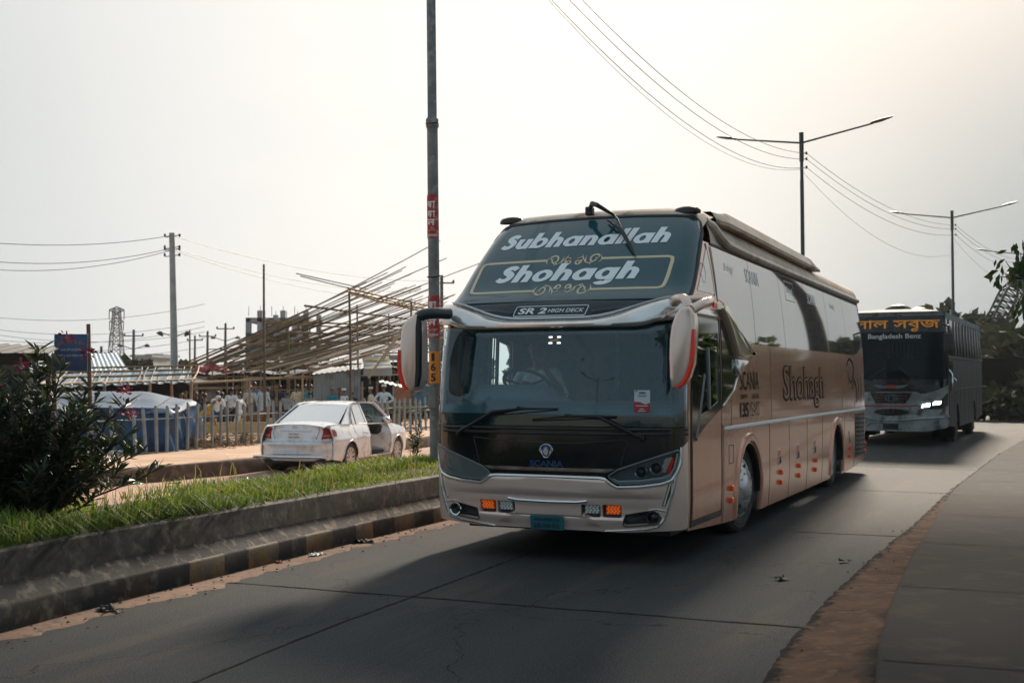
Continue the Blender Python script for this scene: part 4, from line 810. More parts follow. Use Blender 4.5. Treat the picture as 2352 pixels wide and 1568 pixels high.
# ================================================================ the big coach
def pchip(pts):
    xs=[p[0] for p in pts]; ys=[p[1] for p in pts]; n=len(xs)
    d=[(ys[i+1]-ys[i])/(xs[i+1]-xs[i]) for i in range(n-1)]
    m=[d[0]]+[0 if d[i-1]*d[i]<=0 else 2*d[i-1]*d[i]/(d[i-1]+d[i]) for i in range(1,n-1)]+[d[-1]]
    def f(x):
        if x<=xs[0]: return ys[0]+m[0]*(x-xs[0])
        if x>=xs[-1]: return ys[-1]+m[-1]*(x-xs[-1])
        i=0
        while x>xs[i+1]: i+=1
        h=xs[i+1]-xs[i]; t=(x-xs[i])/h
        return (ys[i]*(1+2*t)*(1-t)**2+m[i]*h*t*(1-t)**2+ys[i+1]*t*t*(3-2*t)+m[i+1]*h*t*t*(t-1))
    return f
busW=pchip([(0.0,1.24),(.25,1.26),(.6,1.28),(1.2,1.28),(1.7,1.275),(2.2,1.258),(2.7,1.222),(3.2,1.15),(3.3,1.12),(3.4,1.06)])
busY=pchip([(.15,.05),(.3,.015),(.5,0),(1.1,-.01),(1.36,-.01),(1.9,.035),(2.2,.075),(2.3,.10),(2.42,.18),(2.6,.42),(2.88,.71),(3.2,1.06),(3.42,1.33)])
RF,RC=5.5,.22
def bus_front(s,z):
    w=busW(z); y0=busY(z); a1=math.asin((w-RC)/(RF-RC)); L1=RF*a1; t=abs(s); sg=1 if s>=0 else -1
    if t<=L1: x,y=RF*math.sin(t/RF),RF*(1-math.cos(t/RF))
    else:
        b=a1+(t-L1)/RC; cx,cy=w-RC,RF-(RF-RC)*math.cos(a1)
        if b<math.pi/2: x,y=cx+RC*math.sin(b),cy-RC*math.cos(b)
        else: x,y=w,cy+(t-L1-RC*(math.pi/2-a1))
    return (sg*x,y+y0,z)
def bus_s_end(z):
    w=busW(z); a1=math.asin((w-RC)/(RF-RC)); return RF*a1+RC*(math.pi/2-a1)
def bus_y_corner(z):
    w=busW(z); a1=math.asin((w-RC)/(RF-RC)); return RF-(RF-RC)*math.cos(a1)+busY(z)
def bus_side(sg,y,z): return (sg*busW(z),y,z)
def bumper_d(s, z):      # pressed shape of the bumper moulding
    k = 1 - sstep(.85, 1.25, abs(s))
    lip = .030 * sstep(.60, .66, z) * (1 - sstep(.78, .84, z))          # swelling between the two highlights
    low = -.022 * (1 - sstep(.30, .42, z)) - .012 * sstep(.40, .44, z) * (1 - sstep(.50, .58, z))
    scoop = -.020 * (1 - sstep(.42, .44, z)) * (1 - sstep(0, .06, abs(s) - .33 - (.43 - z) * 1.2))
    return k * (lip + low) + scoop
def FR(s, z): return bus_front(s, z)
def BUMP(s, z):
    p = Vector(bus_front(s, z)); h = 3e-3
    n = (Vector(bus_front(s + h, z)) - Vector(bus_front(s - h, z))).cross(Vector(bus_front(s, z + h)) - Vector(bus_front(s, z - h))).normalized()
    return p + n * bumper_d(s, z)
def SR(y, z): return bus_side(1, y, z)
def SL(y, z): return bus_side(-1, y, z)
champ = mat('champagne_paint', (.95, .70, .60), .25, .40, (.85, .64, .54), 1.3, bump=.02, bscale=3, coat=.5, stretch=(1, 1, .6))
champ_lit = mat('champagne_lit_warm', (.78, .385, .255), .24, .38, (.66, .31, .20), 1.1, bump=.14, bscale=1.4, coat=.6, stretch=(1, 1.6, .4), col3=(.66, .35, .23), scale3=7)  # flank of the champagne body; coppery reflected light put into the colour
silver = mat('silver_trim', (.80, .77, .75), .2, .8, (.68, .64, .61), 3)
roofp = mat('dusty_roof_paint', (.68, .56, .46), .55, .1, (.52, .38, .28), 2.2, bump=.15, bscale=9, col3=(.22, .15, .11), scale3=3.4, stretch=(1, .45, 1))
blackp = mat('black_gloss_paint', (.006, .008, .010), .10, 0, (.012, .013, .014), 5, coat=.4, col3=(.02, .022, .022), scale3=60)
rubber = mat('black_rubber', (.012, .013, .014), .55)
dplast = mat('dark_plastic', (.022, .024, .026), .5, 0, (.04, .036, .032), 6)
tealg = mat('painted_dark_glass', (.012, .066, .085), .05, 0, (.016, .076, .097), 1.5, coat=.0, spec=.55)
sideg = mat('tinted_side_glass', (.44, .415, .40), .025, .85, (.40, .38, .365), .9, stretch=(1, 1, .4))
chrome = mat('chrome', (.75, .75, .76), .08, 1)
whitev = mat('white_vinyl', (.80, .83, .84), .5)
goldv = mat('gold_vinyl', (.66, .55, .36), .5)
bluev = mat('blue_vinyl', (.01, .05, .17), .4)
darkv = mat('dark_lettering', (.010, .009, .009), .7, spec=.15)
orange = mat('orange_lens', (.55, .06, .012), .15, emit=(1, .12, .01, .04))
redl = mat('red_lens', (.50, .025, .012), .15, emit=(1, .05, .01, .05))
clearl = mat('clear_lamp', (.75, .75, .72), .12, .3)
fogl = glass('clouded_headlamp_lens', (.55, .62, .64), 1.4, .12, .5, (.22, .25, .26))
clrl = glass('clear_headlamp_lens', (.85, .9, .92), 1.1, .02)
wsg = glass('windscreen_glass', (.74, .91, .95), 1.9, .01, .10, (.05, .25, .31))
OB = Vector((.326, 11.103, 0)); BUS_RZ = -math.atan2(1204, 2705)
bus = thing('coach_bus', 'big champagne coach with dark raked upper windscreen lettered Subhanallah', 'bus', OB, BUS_RZ)
def part(name, g, mats, parent=None, smooth=35, **k): return g.build(name, mats, parent or bus, smooth, **k)
def send(z): return bus_s_end(z) - .004
mir = lambda l: [(-a, b) for a, b in l]
# --- front mouldings ------------------------------------------------------------
headR = [(.60, .812), (.69, .872), (.9, .945), (1.08, 1.005), (1.255, 1.060), (1.272, 1.035), (1.236, .893), (1.195, .822), (1.1, .785), (.9, .755), (.711, .745), (.655, .765)]
ridge = [(1.290, 1.075), (1.285, .95), (1.245, .86), (1.19, .79), (1.10, .755), (.9, .727), (.69, .718), (.635, .748), (.575, .797), (.52, .803), (0, .806)]
bot = lambda s: .296 + .035 * sstep(.7, 1.3, abs(s))
rimR = [(send(z), z) for z in (.34, .5, .7, .9, 1.05, 1.14)]
poly = [(s, bot(s)) for s in [i * .1 for i in range(-13, 14)]] + rimR + ridge + mir(ridge[:-1][::-1]) + mir(rimR[::-1])
def rr(x0, x1, z0, z1, c=.012): return [(x0 + c, z0), (x1 - c, z0), (x1, z0 + c), (x1, z1 - c), (x1 - c, z1), (x0 + c, z1), (x0, z1 - c), (x0, z0 + c)]
fogR = [(.735, .362), (.76, .349), (.95, .372), (1.0, .378), (1.06, .40), (1.086, .445), (1.06, .487), (1.0, .502), (.95, .498), (.76, .462), (.742, .42)]
pods = [rr(.336, .524, .431, .547), rr(.541, .722, .433, .551)]
drl = [(1.160, .772), (1.186, .756), (1.176, .665), (1.130, .553), (1.092, .548), (1.118, .62)]
holes = [fogR, drl] + pods + [mir(fogR), mir(drl)] + [mir(q) for q in pods]
g = G(); g.patch(poly, BUMP, 0, (.09, .05), holes, .05)
part('front_bumper', g, champ)
g = G()
for sg in (1, -1):       # pressed ridges framing the bumper, their highlights put in as silver colour
    top = [(1.296 * sg, 1.085), (1.287 * sg, .95), (1.245 * sg, .862), (1.19 * sg, .788), (1.10 * sg, .752), (.9 * sg, .724), (.69 * sg, .714), (.635 * sg, .742), (.575 * sg, .790), (.52 * sg, .797), (0, .800)]
    g.strip(top, BUMP, lambda t: .040 - .012 * t, .011, 0)
    g.strip([(1.235 * sg, .85), (1.20 * sg, .70), (1.16 * sg, .56), (1.12 * sg, .44), (1.06 * sg, .368), (.96 * sg, .338), (.75 * sg, .318), (.56 * sg, .303)], BUMP, lambda t: .034 - .016 * t, .012, 0)
    g.strip([(1.15 * sg, .505), (1.05 * sg, .52), (.97 * sg, .508)], BUMP, .02, .008, 0)
part('bumper_ridge', g, silver)
g = G(); g.strip([(-.40, .578), (-.3, .567), (0, .563), (.3, .567), (.40, .578)], BUMP, .03, .016)
part('chrome_strip', g, chrome)
# black nose panel between bumper and windscreen
hl_top = headR[:5]
up = [(send(z), z) for z in (1.14, 1.2, 1.262)]
lowb = [(0, .812), (.52, .810), (.575, .806)] + [(a, b) for a, b in hl_top] + [(1.292, 1.082)]
poly = mir(lowb[1:][::-1]) + lowb + up + mir(up[::-1])
g = G(); g.patch(poly, FR, .0, (.1, .06), (), .03)
for sg in (1, -1): g.strip([(.79 * sg, 1.150), (.715 * sg, .902)], FR, .009, .004, 1)
g.strip([(-.79, 1.150), (-.36, 1.114), (0, 1.108), (.36, 1.114), (.79, 1.150)], FR, .013, .007, 1)
g.strip([(-1.36, 1.205), (0, 1.20), (1.38, 1.205)], FR, .03, .016, 1); g.strip([(-1.36, 1.245), (0, 1.243), (1.38, 1.245)], FR, .028, .018, 1)
part('nose_panel', g, [blackp, dplast])
g = G(); g.patch([(-.60, .850), (.60, .850), (.665, .880), (-.665, .880)], FR, .012, (.1, .1), (), .012)
g.patch([(-.60, .815), (.60, .815), (.60, .843), (-.60, .843)], FR, .008, (.1, .1), (), .008, 1)
part('grille_strip', g, [mat('weathered_chrome', (.45, .43, .40), .25, .8, (.30, .16, .10), 7), blackp])
# headlights
for sg in (1, -1):
    P = headR if sg > 0 else mir(headR[::-1])
    hl = G(); hl.patch(P, FR, -.075, (.08, .05)); hl.patch(P, FR, .0, (.3, .3), (), .075)
    inner = [(lerp(.98, a, .93), lerp(.87, b, .90)) for a, b in headR]
    hl = G(); hl.patch(P, FR, -.07, (.08, .05))
    rim = [(a, b) for a, b in P]
    hl.strip(rim, FR, .022, .012, 0, True, -.006, 4)
    ho = part('headlight', hl, [mat('headlamp_housing', (.17, .185, .195), .3, .3)])
    q = [(.62, .793), (.69, .762), (.9, .775), (1.1, .803), (1.18, .835), (1.222, .90), (1.255, 1.03)]
    lg = G(); lg.strip([(a * sg, b) for a, b in q], FR, .028, .014, 0, False, -.018); part('light_strip', lg, mat('led_strip', (.62, .68, .70), .2, .2), ho)
    lg = G(); am = [(1.140, .83), (1.168, .842), (1.222, .978), (1.205, .992)]
    lg.patch([(a * sg, b) for a, b in (am if sg > 0 else am[::-1])], FR, -.018, (.05, .05), (), .03); part('indicator', lg, redl, ho)
    lg = G(); fl = [(1.075, .85), (1.135, .86), (1.2, .995), (1.13, .985)]
    lg.patch([(a * sg, b) for a, b in (fl if sg > 0 else fl[::-1])], FR, -.022, (.05, .05), (), .03); part('reflector', lg, silver, ho)
    for (a, b) in ((.905, .855), (1.045, .895)):
        p = Vector(FR(a * sg, b)); n = Vector((.12 * sg, -1, 0)).normalized(); M = Matrix.Translation(p + n * -.052) @ n.to_track_quat('Z', 'Y').to_matrix().to_4x4()
        lg = G(); lg.lathe([(.062, 0), (.062, .045), (.055, .05), (.047, .046), (.046, .03)], M, 24, 0); lg.lathe([(.046, .028), (.036, .042), (.02, .050), (0, .053)], M, 24, 1)
        part('projector', lg, [silver, mat('lens_dark', (.03, .035, .04), .04, 0)], ho)
    lg = G(); lg.patch(P, FR, .004, (.08, .05), (), .004); part('lens', lg, fogl if sg < 0 else clrl, ho)
    # daytime strip, fog lamp, square lamps
    D_ = [(a * sg, b) for a, b in (drl if sg > 0 else drl[::-1])]
    lg = G(); lg.patch(D_, BUMP, -.02, (.05, .05)); dr = part('running_light', lg, dplast)
    lg = G()
    for i in range(13):
        t = i / 12; lg.lathe([(.010, 0), (.008, .008), (0, .011)], Matrix.Translation(Vector(BUMP((1.112 + .055 * t) * sg, .565 + .185 * t)) + Vector((0, -.004 + .02, 0))) @ Matrix.Rotation(R(90), 4, 'X'), 8)
    part('led', lg, clearl, dr)
    Fp = [(a * sg, b) for a, b in (fogR if sg > 0 else fogR[::-1])]
    lg = G(); lg.patch(Fp, BUMP, -.05, (.06, .05))
    for zz in (.395, .425, .455): lg.strip([(.765 * sg, zz - .006), (.955 * sg, zz + .012)], BUMP, .016, .014, 0, False, -.045)
    lg.strip(Fp, BUMP, .012, .008, 0, True, -.004, 3)
    fg = part('fog_light', lg, dplast)
    p = Vector(BUMP(1.012 * sg, .44)); n = Vector((.10 * sg, -1, 0)).normalized(); M = Matrix.Translation(p + n * -.04) @ n.to_track_quat('Z', 'Y').to_matrix().to_4x4()
    lg = G(); lg.lathe([(.058, 0), (.066, .045), (.060, .055), (.050, .05), (.048, .012)], M, 28, 0); lg.lathe([(.048, .010), (.03, .016), (0, .02)], M, 28, 1)
    part('lamp', lg, [chrome if sg < 0 else dplast, mat('fog_lens', (.03, .035, .04), .03, .4)], fg)
    for k, (x0, x1) in enumerate(((.336, .524), (.541, .722))):
        P = rr(x0, x1, .433, .549); P = [(a * sg, b) for a, b in (P if sg > 0 else P[::-1])]
        lg = G(); lg.patch(P, BUMP, -.048, (.1, .1)); sq = part('square_lamp', lg, dplast)
        xa, xb = (x0 + .034, x1 - .016); lg = G(); P = [(xa, .461), (xb, .461), (xb, .541), (xa, .541)]; P = [(a * sg, b) for a, b in (P if sg > 0 else P[::-1])]
        lg.patch(P, BUMP, -.018, (.1, .1), (), .03)
        for i in range(4):
            for j in range(4):
                a = lerp(xa + .018, xb - .018, i / 3) + (.006 if j % 2 else -.006); b = lerp(.473, .530, j / 3)
                lg.lathe([(.0135, 0), (.010, .007), (0, .011)], Matrix.Translation(Vector(BUMP(a * sg, b)) + Vector((0, .018, 0))) @ Matrix.Rotation(R(90), 4, 'X'), 8, 1)
        part('lens', lg, [orange, mat('orange_bead', (.80, .15, .02), .1, emit=(1, .2, .02, .12))] if k else [mat('lamp_grey', (.30, .30, .29), .3), clearl], sq)
# number plate
g = G(); g.patch([(-.165, .300), (.165, .300), (.165, .428), (-.165, .428)], FR, .014, (.2, .2), (), .012); pl = part('number_plate', g, mat('plate_teal', (.018, .12, .15), .4, 0, (.025, .14, .17), 9))
g = G()
for body, zz, hh in (('ঢাকা মেট্রো-ব', .392, .042), ('১৪-৬৮২২', .338, .046)): g.patch(None, FR, .017, (0, 0), tris=at(text_tris(body, hh, .02, width=.26), 0, zz))
part('lettering', g, mat('plate_ink', (.012, .02, .024), .5), pl)
# badge and maker's lettering
g = G(); g.patch([(.060 * math.sin(a) * (1 if math.cos(a) > -.3 else .8), 1.035 + .058 * math.cos(a)) for a in [-i * math.pi / 12 for i in range(24)]][::-1], FR, .008, (0, 0), (), .008)
ring = [(.066 * math.sin(a) * (1 if math.cos(a) > -.2 else .72), 1.035 + .062 * math.cos(a)) for a in [i * math.pi / 12 for i in range(24)]]
bd = part('badge', g, bluev)
g = G(); g.strip(ring, FR, .012, .012, 0, True, 0, 1)
g.strip([(-.055, 1.06), (-.03, .99), (-.018, .972), (.018, .972), (.03, .99), (.055, 1.06)], FR, .007, .010, 0, False, .006, 1)
g.patch([(-.034, 1.035), (-.02, 1.01), (-.008, .995), (.012, .995), (.022, 1.015), (.024, 1.04), (.012, 1.055), (.018, 1.072), (.008, 1.064), (0, 1.076), (-.006, 1.064), (-.016, 1.07), (-.014, 1.052), (-.034, 1.05), (-.022, 1.042)], FR, .012, (0, 0), (), .004)
part('emblem', g, silver, bd)
g = G(); g.patch(None, FR, .004, (0, 0), tris=at(text_tris('SCANIA', .058, .03, width=.34), 0, .916)); part('maker_lettering', g, bluev)
# --- windscreen, its black borders and what is stuck on it -----------------------
top = 2.215
edge = [(send(z) - .015, z) for z in (1.268, 1.4, 1.7, 2.0, top)]
poly = [(i * .1, 1.268) for i in range(-12, 13)] + edge + [(i * .1, top) for i in range(11, -12, -1)] + mir(edge[::-1])
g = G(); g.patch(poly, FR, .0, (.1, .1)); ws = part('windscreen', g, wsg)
g = G()
g.patch([(-1.22, 1.27), (1.22, 1.27), (1.22, 1.380), (-1.22, 1.380)], FR, -.006, (.1, .1))
g.patch([(-1.22, 2.215), (-1.17, 2.215), (-.93, 2.166), (-.774, 2.131), (.984, 2.131), (1.128, 2.182), (1.2, 2.215)][::1], FR, -.006, (.1, .1))
for sg in (1, -1):
    band = [(1.30, 1.27), (1.395, 1.27), (1.375, 1.9), (1.33, 2.21), (1.17, 2.21), (1.235, 2.08), (1.262, 1.8), (1.27, 1.5)] if sg > 0 else [(-1.395, 1.27), (-1.345, 1.27), (-1.33, 1.8), (-1.29, 2.21), (-1.335, 2.21), (-1.375, 1.9)]
    g.patch(band, FR, -.005, (.04, .1))
part('screen_border', g, blackp, ws)
g = G(); g.patch([(.846, 1.400), (.992, 1.400), (.992, 1.605), (.846, 1.605)], FR, .004, (0, 0)); st = part('sticker', g, mat('sticker_white', (.62, .64, .66), .5))
g = G(); g.patch([(.846, 1.400), (.992, 1.400), (.992, 1.49), (.95, 1.475), (.90, 1.497), (.846, 1.50)], FR, .006, (0, 0)); g.patch([(.855, 1.59), (.875, 1.59), (.875, 1.60), (.855, 1.60)], FR, .006, (0, 0)); part('red_band', g, mat('sticker_red', (.42, .03, .03), .5), st)
g = G(); g.patch([(.89, 1.574), (.95, 1.574), (.95, 1.588), (.89, 1.588)], FR, .006, (0, 0))
for zz, ww in ((1.556, .09), (1.546, .07)): g.patch([(.919 - ww / 2, zz), (.919 + ww / 2, zz), (.919 + ww / 2, zz + .004), (.919 - ww / 2, zz + .004)], FR, .006, (0, 0))
part('print', g, bluev, st)
g = G()
for zz, ww in ((1.458, .115), (1.43, .04), (1.412, .07)): g.patch([(.919 - ww / 2, zz), (.919 + ww / 2, zz), (.919 + ww / 2, zz + .008), (.919 - ww / 2, zz + .008)], FR, .008, (0, 0))
part('print_line', g, mat('sticker_white', (1, 1, 1)), st)
g = G()
for a in (.0, .085):
    for zz in (2.04, 2.096): g.patch([(a, zz), (a + .038, zz), (a + .038, zz + .016), (a, zz + .016)], FR, .004, (0, 0))
g.patch([(.012, 2.062), (.110, 2.062), (.110, 2.084), (.012, 2.084)], FR, .004, (0, 0), (), 0, 1)
part('badge_light', g, [mat('white_lit', (.9, .9, .9), .4, emit=(.9, .95, 1, .9)), mat('amber_dim', (.6, .35, .18), .4)])
# --- visor moulding and black panel above the windscreen -------------------------
zt = lambda s: 2.272 + .185 * sstep(.25, 1.22, abs(s)) ** 1.4
zb = lambda s: 2.192 + .05 * sstep(.8, 1.25, abs(s)) + .015 * (abs(s) < 2) * sstep(.95, 1.0, abs(s))
def visor(u, v):
    s = lerp(-1.30, 1.30, u); a, b = zt(s), zb(s); k = 1 - .45 * sstep(1.05, 1.3, abs(s))
    sec = [(.004, a), (.05, a - .012), (.10, lerp(a, b, .3)), (.125, lerp(a, b, .62)), (.118, lerp(a, b, .9)), (.10, b), (.05, b - .004), (-.01, b + .004)]
    i = min(6, int(v * 7)); t = v * 7 - i; o = lerp(sec[i][0], sec[i + 1][0], t) * k; z = lerp(sec[i][1], sec[i + 1][1], t)
    p = Vector(FR(s, min(z, 2.3))); p.z = z; q = Vector(FR(s + .004, 2.25)) - Vector(FR(s - .004, 2.25)); n = Vector((q.y, -q.x, 0)).normalized()
    return p + n * o
g = G(); g.grid(visor, 72, 14, 0, True); part('visor', g, silver, smooth=50)
g = G(); ed = [(i * .1, zt(i * .1) + .012) for i in range(-12, 13)]
g.strip(ed, FR, .022, .03, 0, False, .0, 3); part('visor_trim', g, whitev)
ed2 = [(i * .1, 2.452 - .018 * abs(i) / 12) for i in range(12, -13, -1)]
g = G(); g.patch([(-1.31, 2.44)] + [(i * .1, zt(i * .1) - .02) for i in range(-12, 13)] + [(1.31, 2.44)] + [(1.28, 2.47), (1.2, 2.455)] + [(a, b) for a, b in ed2] + [(-1.28, 2.47)], FR, .006, (.1, .04), (), .01)
for sg in (1, -1): g.strip([(.40 * sg, 2.335), (.62 * sg, 2.365), (.82 * sg, 2.372)], FR, .05, .014)
sp = part('sign_panel', g, mat('black_teal_panel', (.010, .022, .027), .12, 0, (.016, .03, .034), 4))
g = G(); fr = rr(-.385, .355, 2.308, 2.402, .01); fr = [(a + (b - 2.355) * .22, b) for a, b in fr]
g.strip(fr, FR, .009, .003, 0, True, .008, 3)
g.patch(None, FR, .010, (0, 0), tris=at(text_tris('SR 2', .058, .03, .22, width=.30), -.20, 2.355)); g.patch(None, FR, .010, (0, 0), tris=at(text_tris('HIGH DECK', .036, .012, .22, width=.36), .145, 2.355))
part('lettering', g, whitev, sp)
# --- raked upper screen -----------------------------------------------------------
ue = [(send(z) - .02, z) for z in (2.47, 2.6, 2.8, 3.0, 3.18)]
utop = [(1.17, 3.31), (1.10, 3.352), (.9, 3.372), (.5, 3.385), (0, 3.39)]
poly = [(i * .1, 2.458) for i in range(-12, 13)] + ue + utop + mir(utop[:-1][::-1]) + mir(ue[::-1])
g = G(); g.patch(poly, FR, .004, (.08, .06), (), .02); us = part('upper_windscreen', g, tealg)
g = G(); g.strip([(a, b) for a, b in ue] + utop + mir(utop[:-1][::-1]) + mir(ue[::-1]), FR, .05, .016, 0, False, .0, 4); part('rubber_seal', g, rubber, us)
TX = dict(step=(.12, .0))
def lettering(body, h, x, z, width, parent, m, name='lettering', fn=FR, off=.007, shear=.25, bold=.045, step=(.1, .1), **k):
    t = text_tris(body, h, bold, shear, width=width, **k); gg = G(); gg.patch(None, fn, off, step, tris=at(t, x, z)); return part(name, gg, m, parent)
g = G(); heavy_lettering(g, 'Subhanallah', 0, 3.058, 1.88, .178, FR, .007); part('lettering', g, whitev, us)
g = G(); heavy_lettering(g, 'Shohagh', -.03, 2.672, 1.56, .190, FR, .007); part('lettering', g, whitev, us)
g = G(); W_ = .036
for top_, zz in ((1, 2.902), (0, 2.570)):
    for sg in (1, -1):
        c = 1.0 if sg > 0 else -1.035
        g.strip([(.30 * sg, zz), (.6 * sg, zz), ((abs(c) - .04) * sg, zz)], FR, W_, .003, 0, False, .006)
for sg in (1, -1):
    c = 1.01 if sg > 0 else 1.05
    g.strip([((c - .05) * sg, 2.902), ((c - .01) * sg, 2.89), (c * sg, 2.85), ((c + .0) * sg, 2.70), ((c - .005) * sg, 2.62), ((c - .015) * sg, 2.585), ((c - .05) * sg, 2.570)], FR, W_, .003, 0, False, .006)
def spiral(cx, cz, r, turns, a0, sg, n=22): return [(cx + sg * r * (1 - .75 * i / n) * math.cos(a0 + turns * 2 * math.pi * i / n), cz + r * (1 - .75 * i / n) * math.sin(a0 + turns * 2 * math.pi * i / n)) for i in range(n + 1)]
for zz, fl in ((2.90, 1), (2.575, -1)):
    for sg in (1, -1):
        wv = lambda t: .018 * (1 - t) + .007
        f2 = lambda l: [(a, zz + (b - zz) * fl) for a, b in l]
        g.strip(f2(spiral(.215 * sg, zz + .002, .055, 1.1, 0.6, sg)), FR, wv, .003, 0, False, .006, 2)
        g.strip(f2(spiral(.05 * sg, zz - .025, .034, 1.2, 2.6, -sg)), FR, wv, .003, 0, False, .006, 2)
        g.strip(f2([(.265 * sg, zz + .03), (.19 * sg, zz - .055), (.13 * sg, zz - .03), (.08 * sg, zz + .03), (.03 * sg, zz + .012)]), FR, .011, .003, 0, False, .006, 4)
        for (a, b, c, d) in ((.13, -.03, .115, .045), (.10, .0, .07, .06), (.30, .0, .27, .04), (.30, .0, .275, -.045), (.17, -.05, .2, -.01)): g.strip(f2([(a * sg, zz + b), (c * sg, zz + d)]), FR, lambda t: .018 * (1 - t) + .002, .003, 0, False, .006, 4)
part('gold_frame', g, goldv, us)
# --- painted sides, rear, roof ------------------------------------------------------
YE = 12.5
def arch(yc, r, zc): return [(yc + r * 1.02 * math.cos(a), zc + r * math.sin(a)) for a in [math.pi - i * math.pi / 14 for i in range(15)]]
A1, A2 = arch(2.83, .58, .42), arch(9.2, .60, .40)
skirt = [(.345, .31), (1.5, .245), (2.238, .212)] + [(2.238, .3)] + A1 + [(3.422, .3), (3.422, .205), (6, .19), (8.588, .18), (8.588, .3)] + A2 + [(9.812, .3), (9.812, .165), (11, .18), (YE, .245)]
fr_edge = [(bus_y_corner(z) + .004, z) for z in (3.10, 2.9, 2.7, 2.5, 2.42, 2.3, 2.0, 1.5, 1.0, .6, .345)]
sidepoly = skirt + [(YE, 3.12)] + fr_edge
win_left = [(.75, 1.50), (2.0, 1.50), (2.0, 2.15), (.75, 2.18)]
door_win = [(.62, 1.32), (.95, 1.36), (1.46, 1.46), (1.50, 2.19), (.62, 2.16)]
def side_shell(fn, sg, hole):
    g = G(); g.patch(sidepoly, fn, 0, (.4, .15), [hole], .03, flip=(sg < 0))
    for A in (A1, A2):   # wheel housings
        vs = []; n = len(A)
        for (y, z) in A: vs += [fn(y, z), (fn(y, z)[0] - sg * .55, y, z)]
        fs = [(2 * i, 2 * i + 1, 2 * i + 3, 2 * i + 2) if sg > 0 else (2 * i, 2 * i + 2, 2 * i + 3, 2 * i + 1) for i in range(n - 1)]
        g.add(vs, fs, 1)
        yc = (A[0][0] + A[-1][0]) / 2; r = (A[-1][0] - A[0][0]) / 2
        for e, q in ((A[0][0], .17), (A[-1][0], .17)): g.box((fn(e, .3)[0] - sg * .28, e + (-.012 if e < yc else .012), .31), (.54, .02, .24), None, 1)
        g.add([(fn(y, z)[0] - sg * .55, y, z) for y, z in A] + [(fn(yc, .2)[0] - sg * .55, A[-1][0], .2), (fn(yc, .2)[0] - sg * .55, A[0][0], .2)], [tuple(range(n + 2))], 1)
    return g
part('side_panel', side_shell(SR, 1, door_win), [champ_lit, dplast]); part('side_panel', side_shell(SL, -1, win_left), [champ_lit, dplast])
def roof_sec(t, y):      # t -1..1 across
    k = sstep(YE - .0, YE + .25, y); pts = [(1.165, 3.11), (1.15, 3.22), (1.12, 3.31), (1.04, 3.39), (.90, 3.44), (.6, 3.47), (0, 3.48)]
    a = (1 - abs(t)) * 6; i = min(5, int(a)); f = a - i; x = lerp(pts[i][0], pts[i + 1][0], f); z = lerp(pts[i][1], pts[i + 1][1], f)
    return Vector(((x if t >= 0 else -x), y, z + .03 * sstep(6, 12, y)))
g = G(); g.grid(lambda u, v: roof_sec(lerp(1, -1, v), lerp(1.62, YE, u)), 12, 24, 0, True)
def brow(u, v):          # front of the roof, rising from the upper screen
    t = lerp(1, -1, v); s = t * 1.255; z0 = 3.40 - .23 * sstep(.86, 1.0, abs(t)) - .02 * abs(t)
    P0 = Vector(FR(s, z0)) + Vector((0, -.012, 0)); P2 = Vector((1.10 * t, 2.05, 3.535 - .10 * abs(t) ** 6)); P1 = Vector((P0.x * .99, P0.y + .16, lerp(z0 + .135, P2.z, .35)))
    return P0 * (1 - u) ** 2 + P1 * 2 * u * (1 - u) + P2 * u * u
g.grid(brow, 8, 30, 0, True)
part('roof', g, roofp, smooth=40)
# air-conditioning pod that overhangs the roof side
def pod(u, v):
    y = lerp(2.02, 8.25, u); sec = [(1.04, 3.385), (1.175, 3.375), (1.185, 3.41), (1.10, 3.545), (.9, 3.60), (0, 3.625), (-.9, 3.60), (-1.10, 3.545), (-1.185, 3.41), (-1.175, 3.375), (-1.04, 3.385)]
    i = min(9, int(v * 10)); f = v * 10 - i; x = lerp(sec[i][0], sec[i + 1][0], f); z = lerp(sec[i][1], sec[i + 1][1], f)
    fr = sstep(0, .06, u); z = lerp(min(z, 3.50), z, sstep(0, .10, u)); bk = sstep(.94, 1, u); z = 3.385 + (z - 3.385) * (1 - .25 * bk)
    return Vector((x * lerp(.95, 1, fr), y + (.18 * (3.55 - z)) * (u > .9), z))
g = G(); g.grid(pod, 40, 40, 0, True); e = [pod(1, i / 40) for i in range(41)]; g.add(e, [tuple(range(41))], 0)
part('roof_pod', g, roofp, smooth=30)
g = G()
for sg in (1, -1):
    fn = SR if sg > 0 else SL
    g.tube([Vector((sg * x, y, z)) for x, y, z in ((1.10, 1.66, 3.34), (1.135, 1.78, 3.30), (1.165, 1.95, 3.21), (1.185, 2.25, 3.155), (1.19, 3.2, 3.145), (1.19, 5.5, 3.15), (1.19, 9, 3.165), (1.185, 12.35, 3.18))], [.045, .06, .062, .052, .045, .042, .042, .042], 10, 0)
part('roof_rail', g, mat('rail_paint', (.60, .55, .47), .4, .3, (.4, .3, .22), 3))
g = G()
for sg in (1, -1):
    fn = SR if sg > 0 else SL
    g.strip([(1.55, 3.095), (2.2, 3.098), (6, 3.105), (12.4, 3.115)], fn, .035, .012); g.strip([(12.36, 3.3 - .2), (12.42, 2.7), (12.40, 2.30)], fn, .05, .012)
part('drip_rail', g, rubber)
for sg in (-1.0, 1.0):
    p = Vector((sg * .985 - .02, 1.46, 3.435)); M = Matrix.Translation(p) @ Matrix.Diagonal((1.9, 1.0, .62, 1))
    g = G(); g.lathe([(.075, -.04), (.075, 0), (.062, .045), (.035, .068), (0, .075)], M, 20); part('roof_marker', g, mat('marker_brown', (.03, .018, .012), .35))
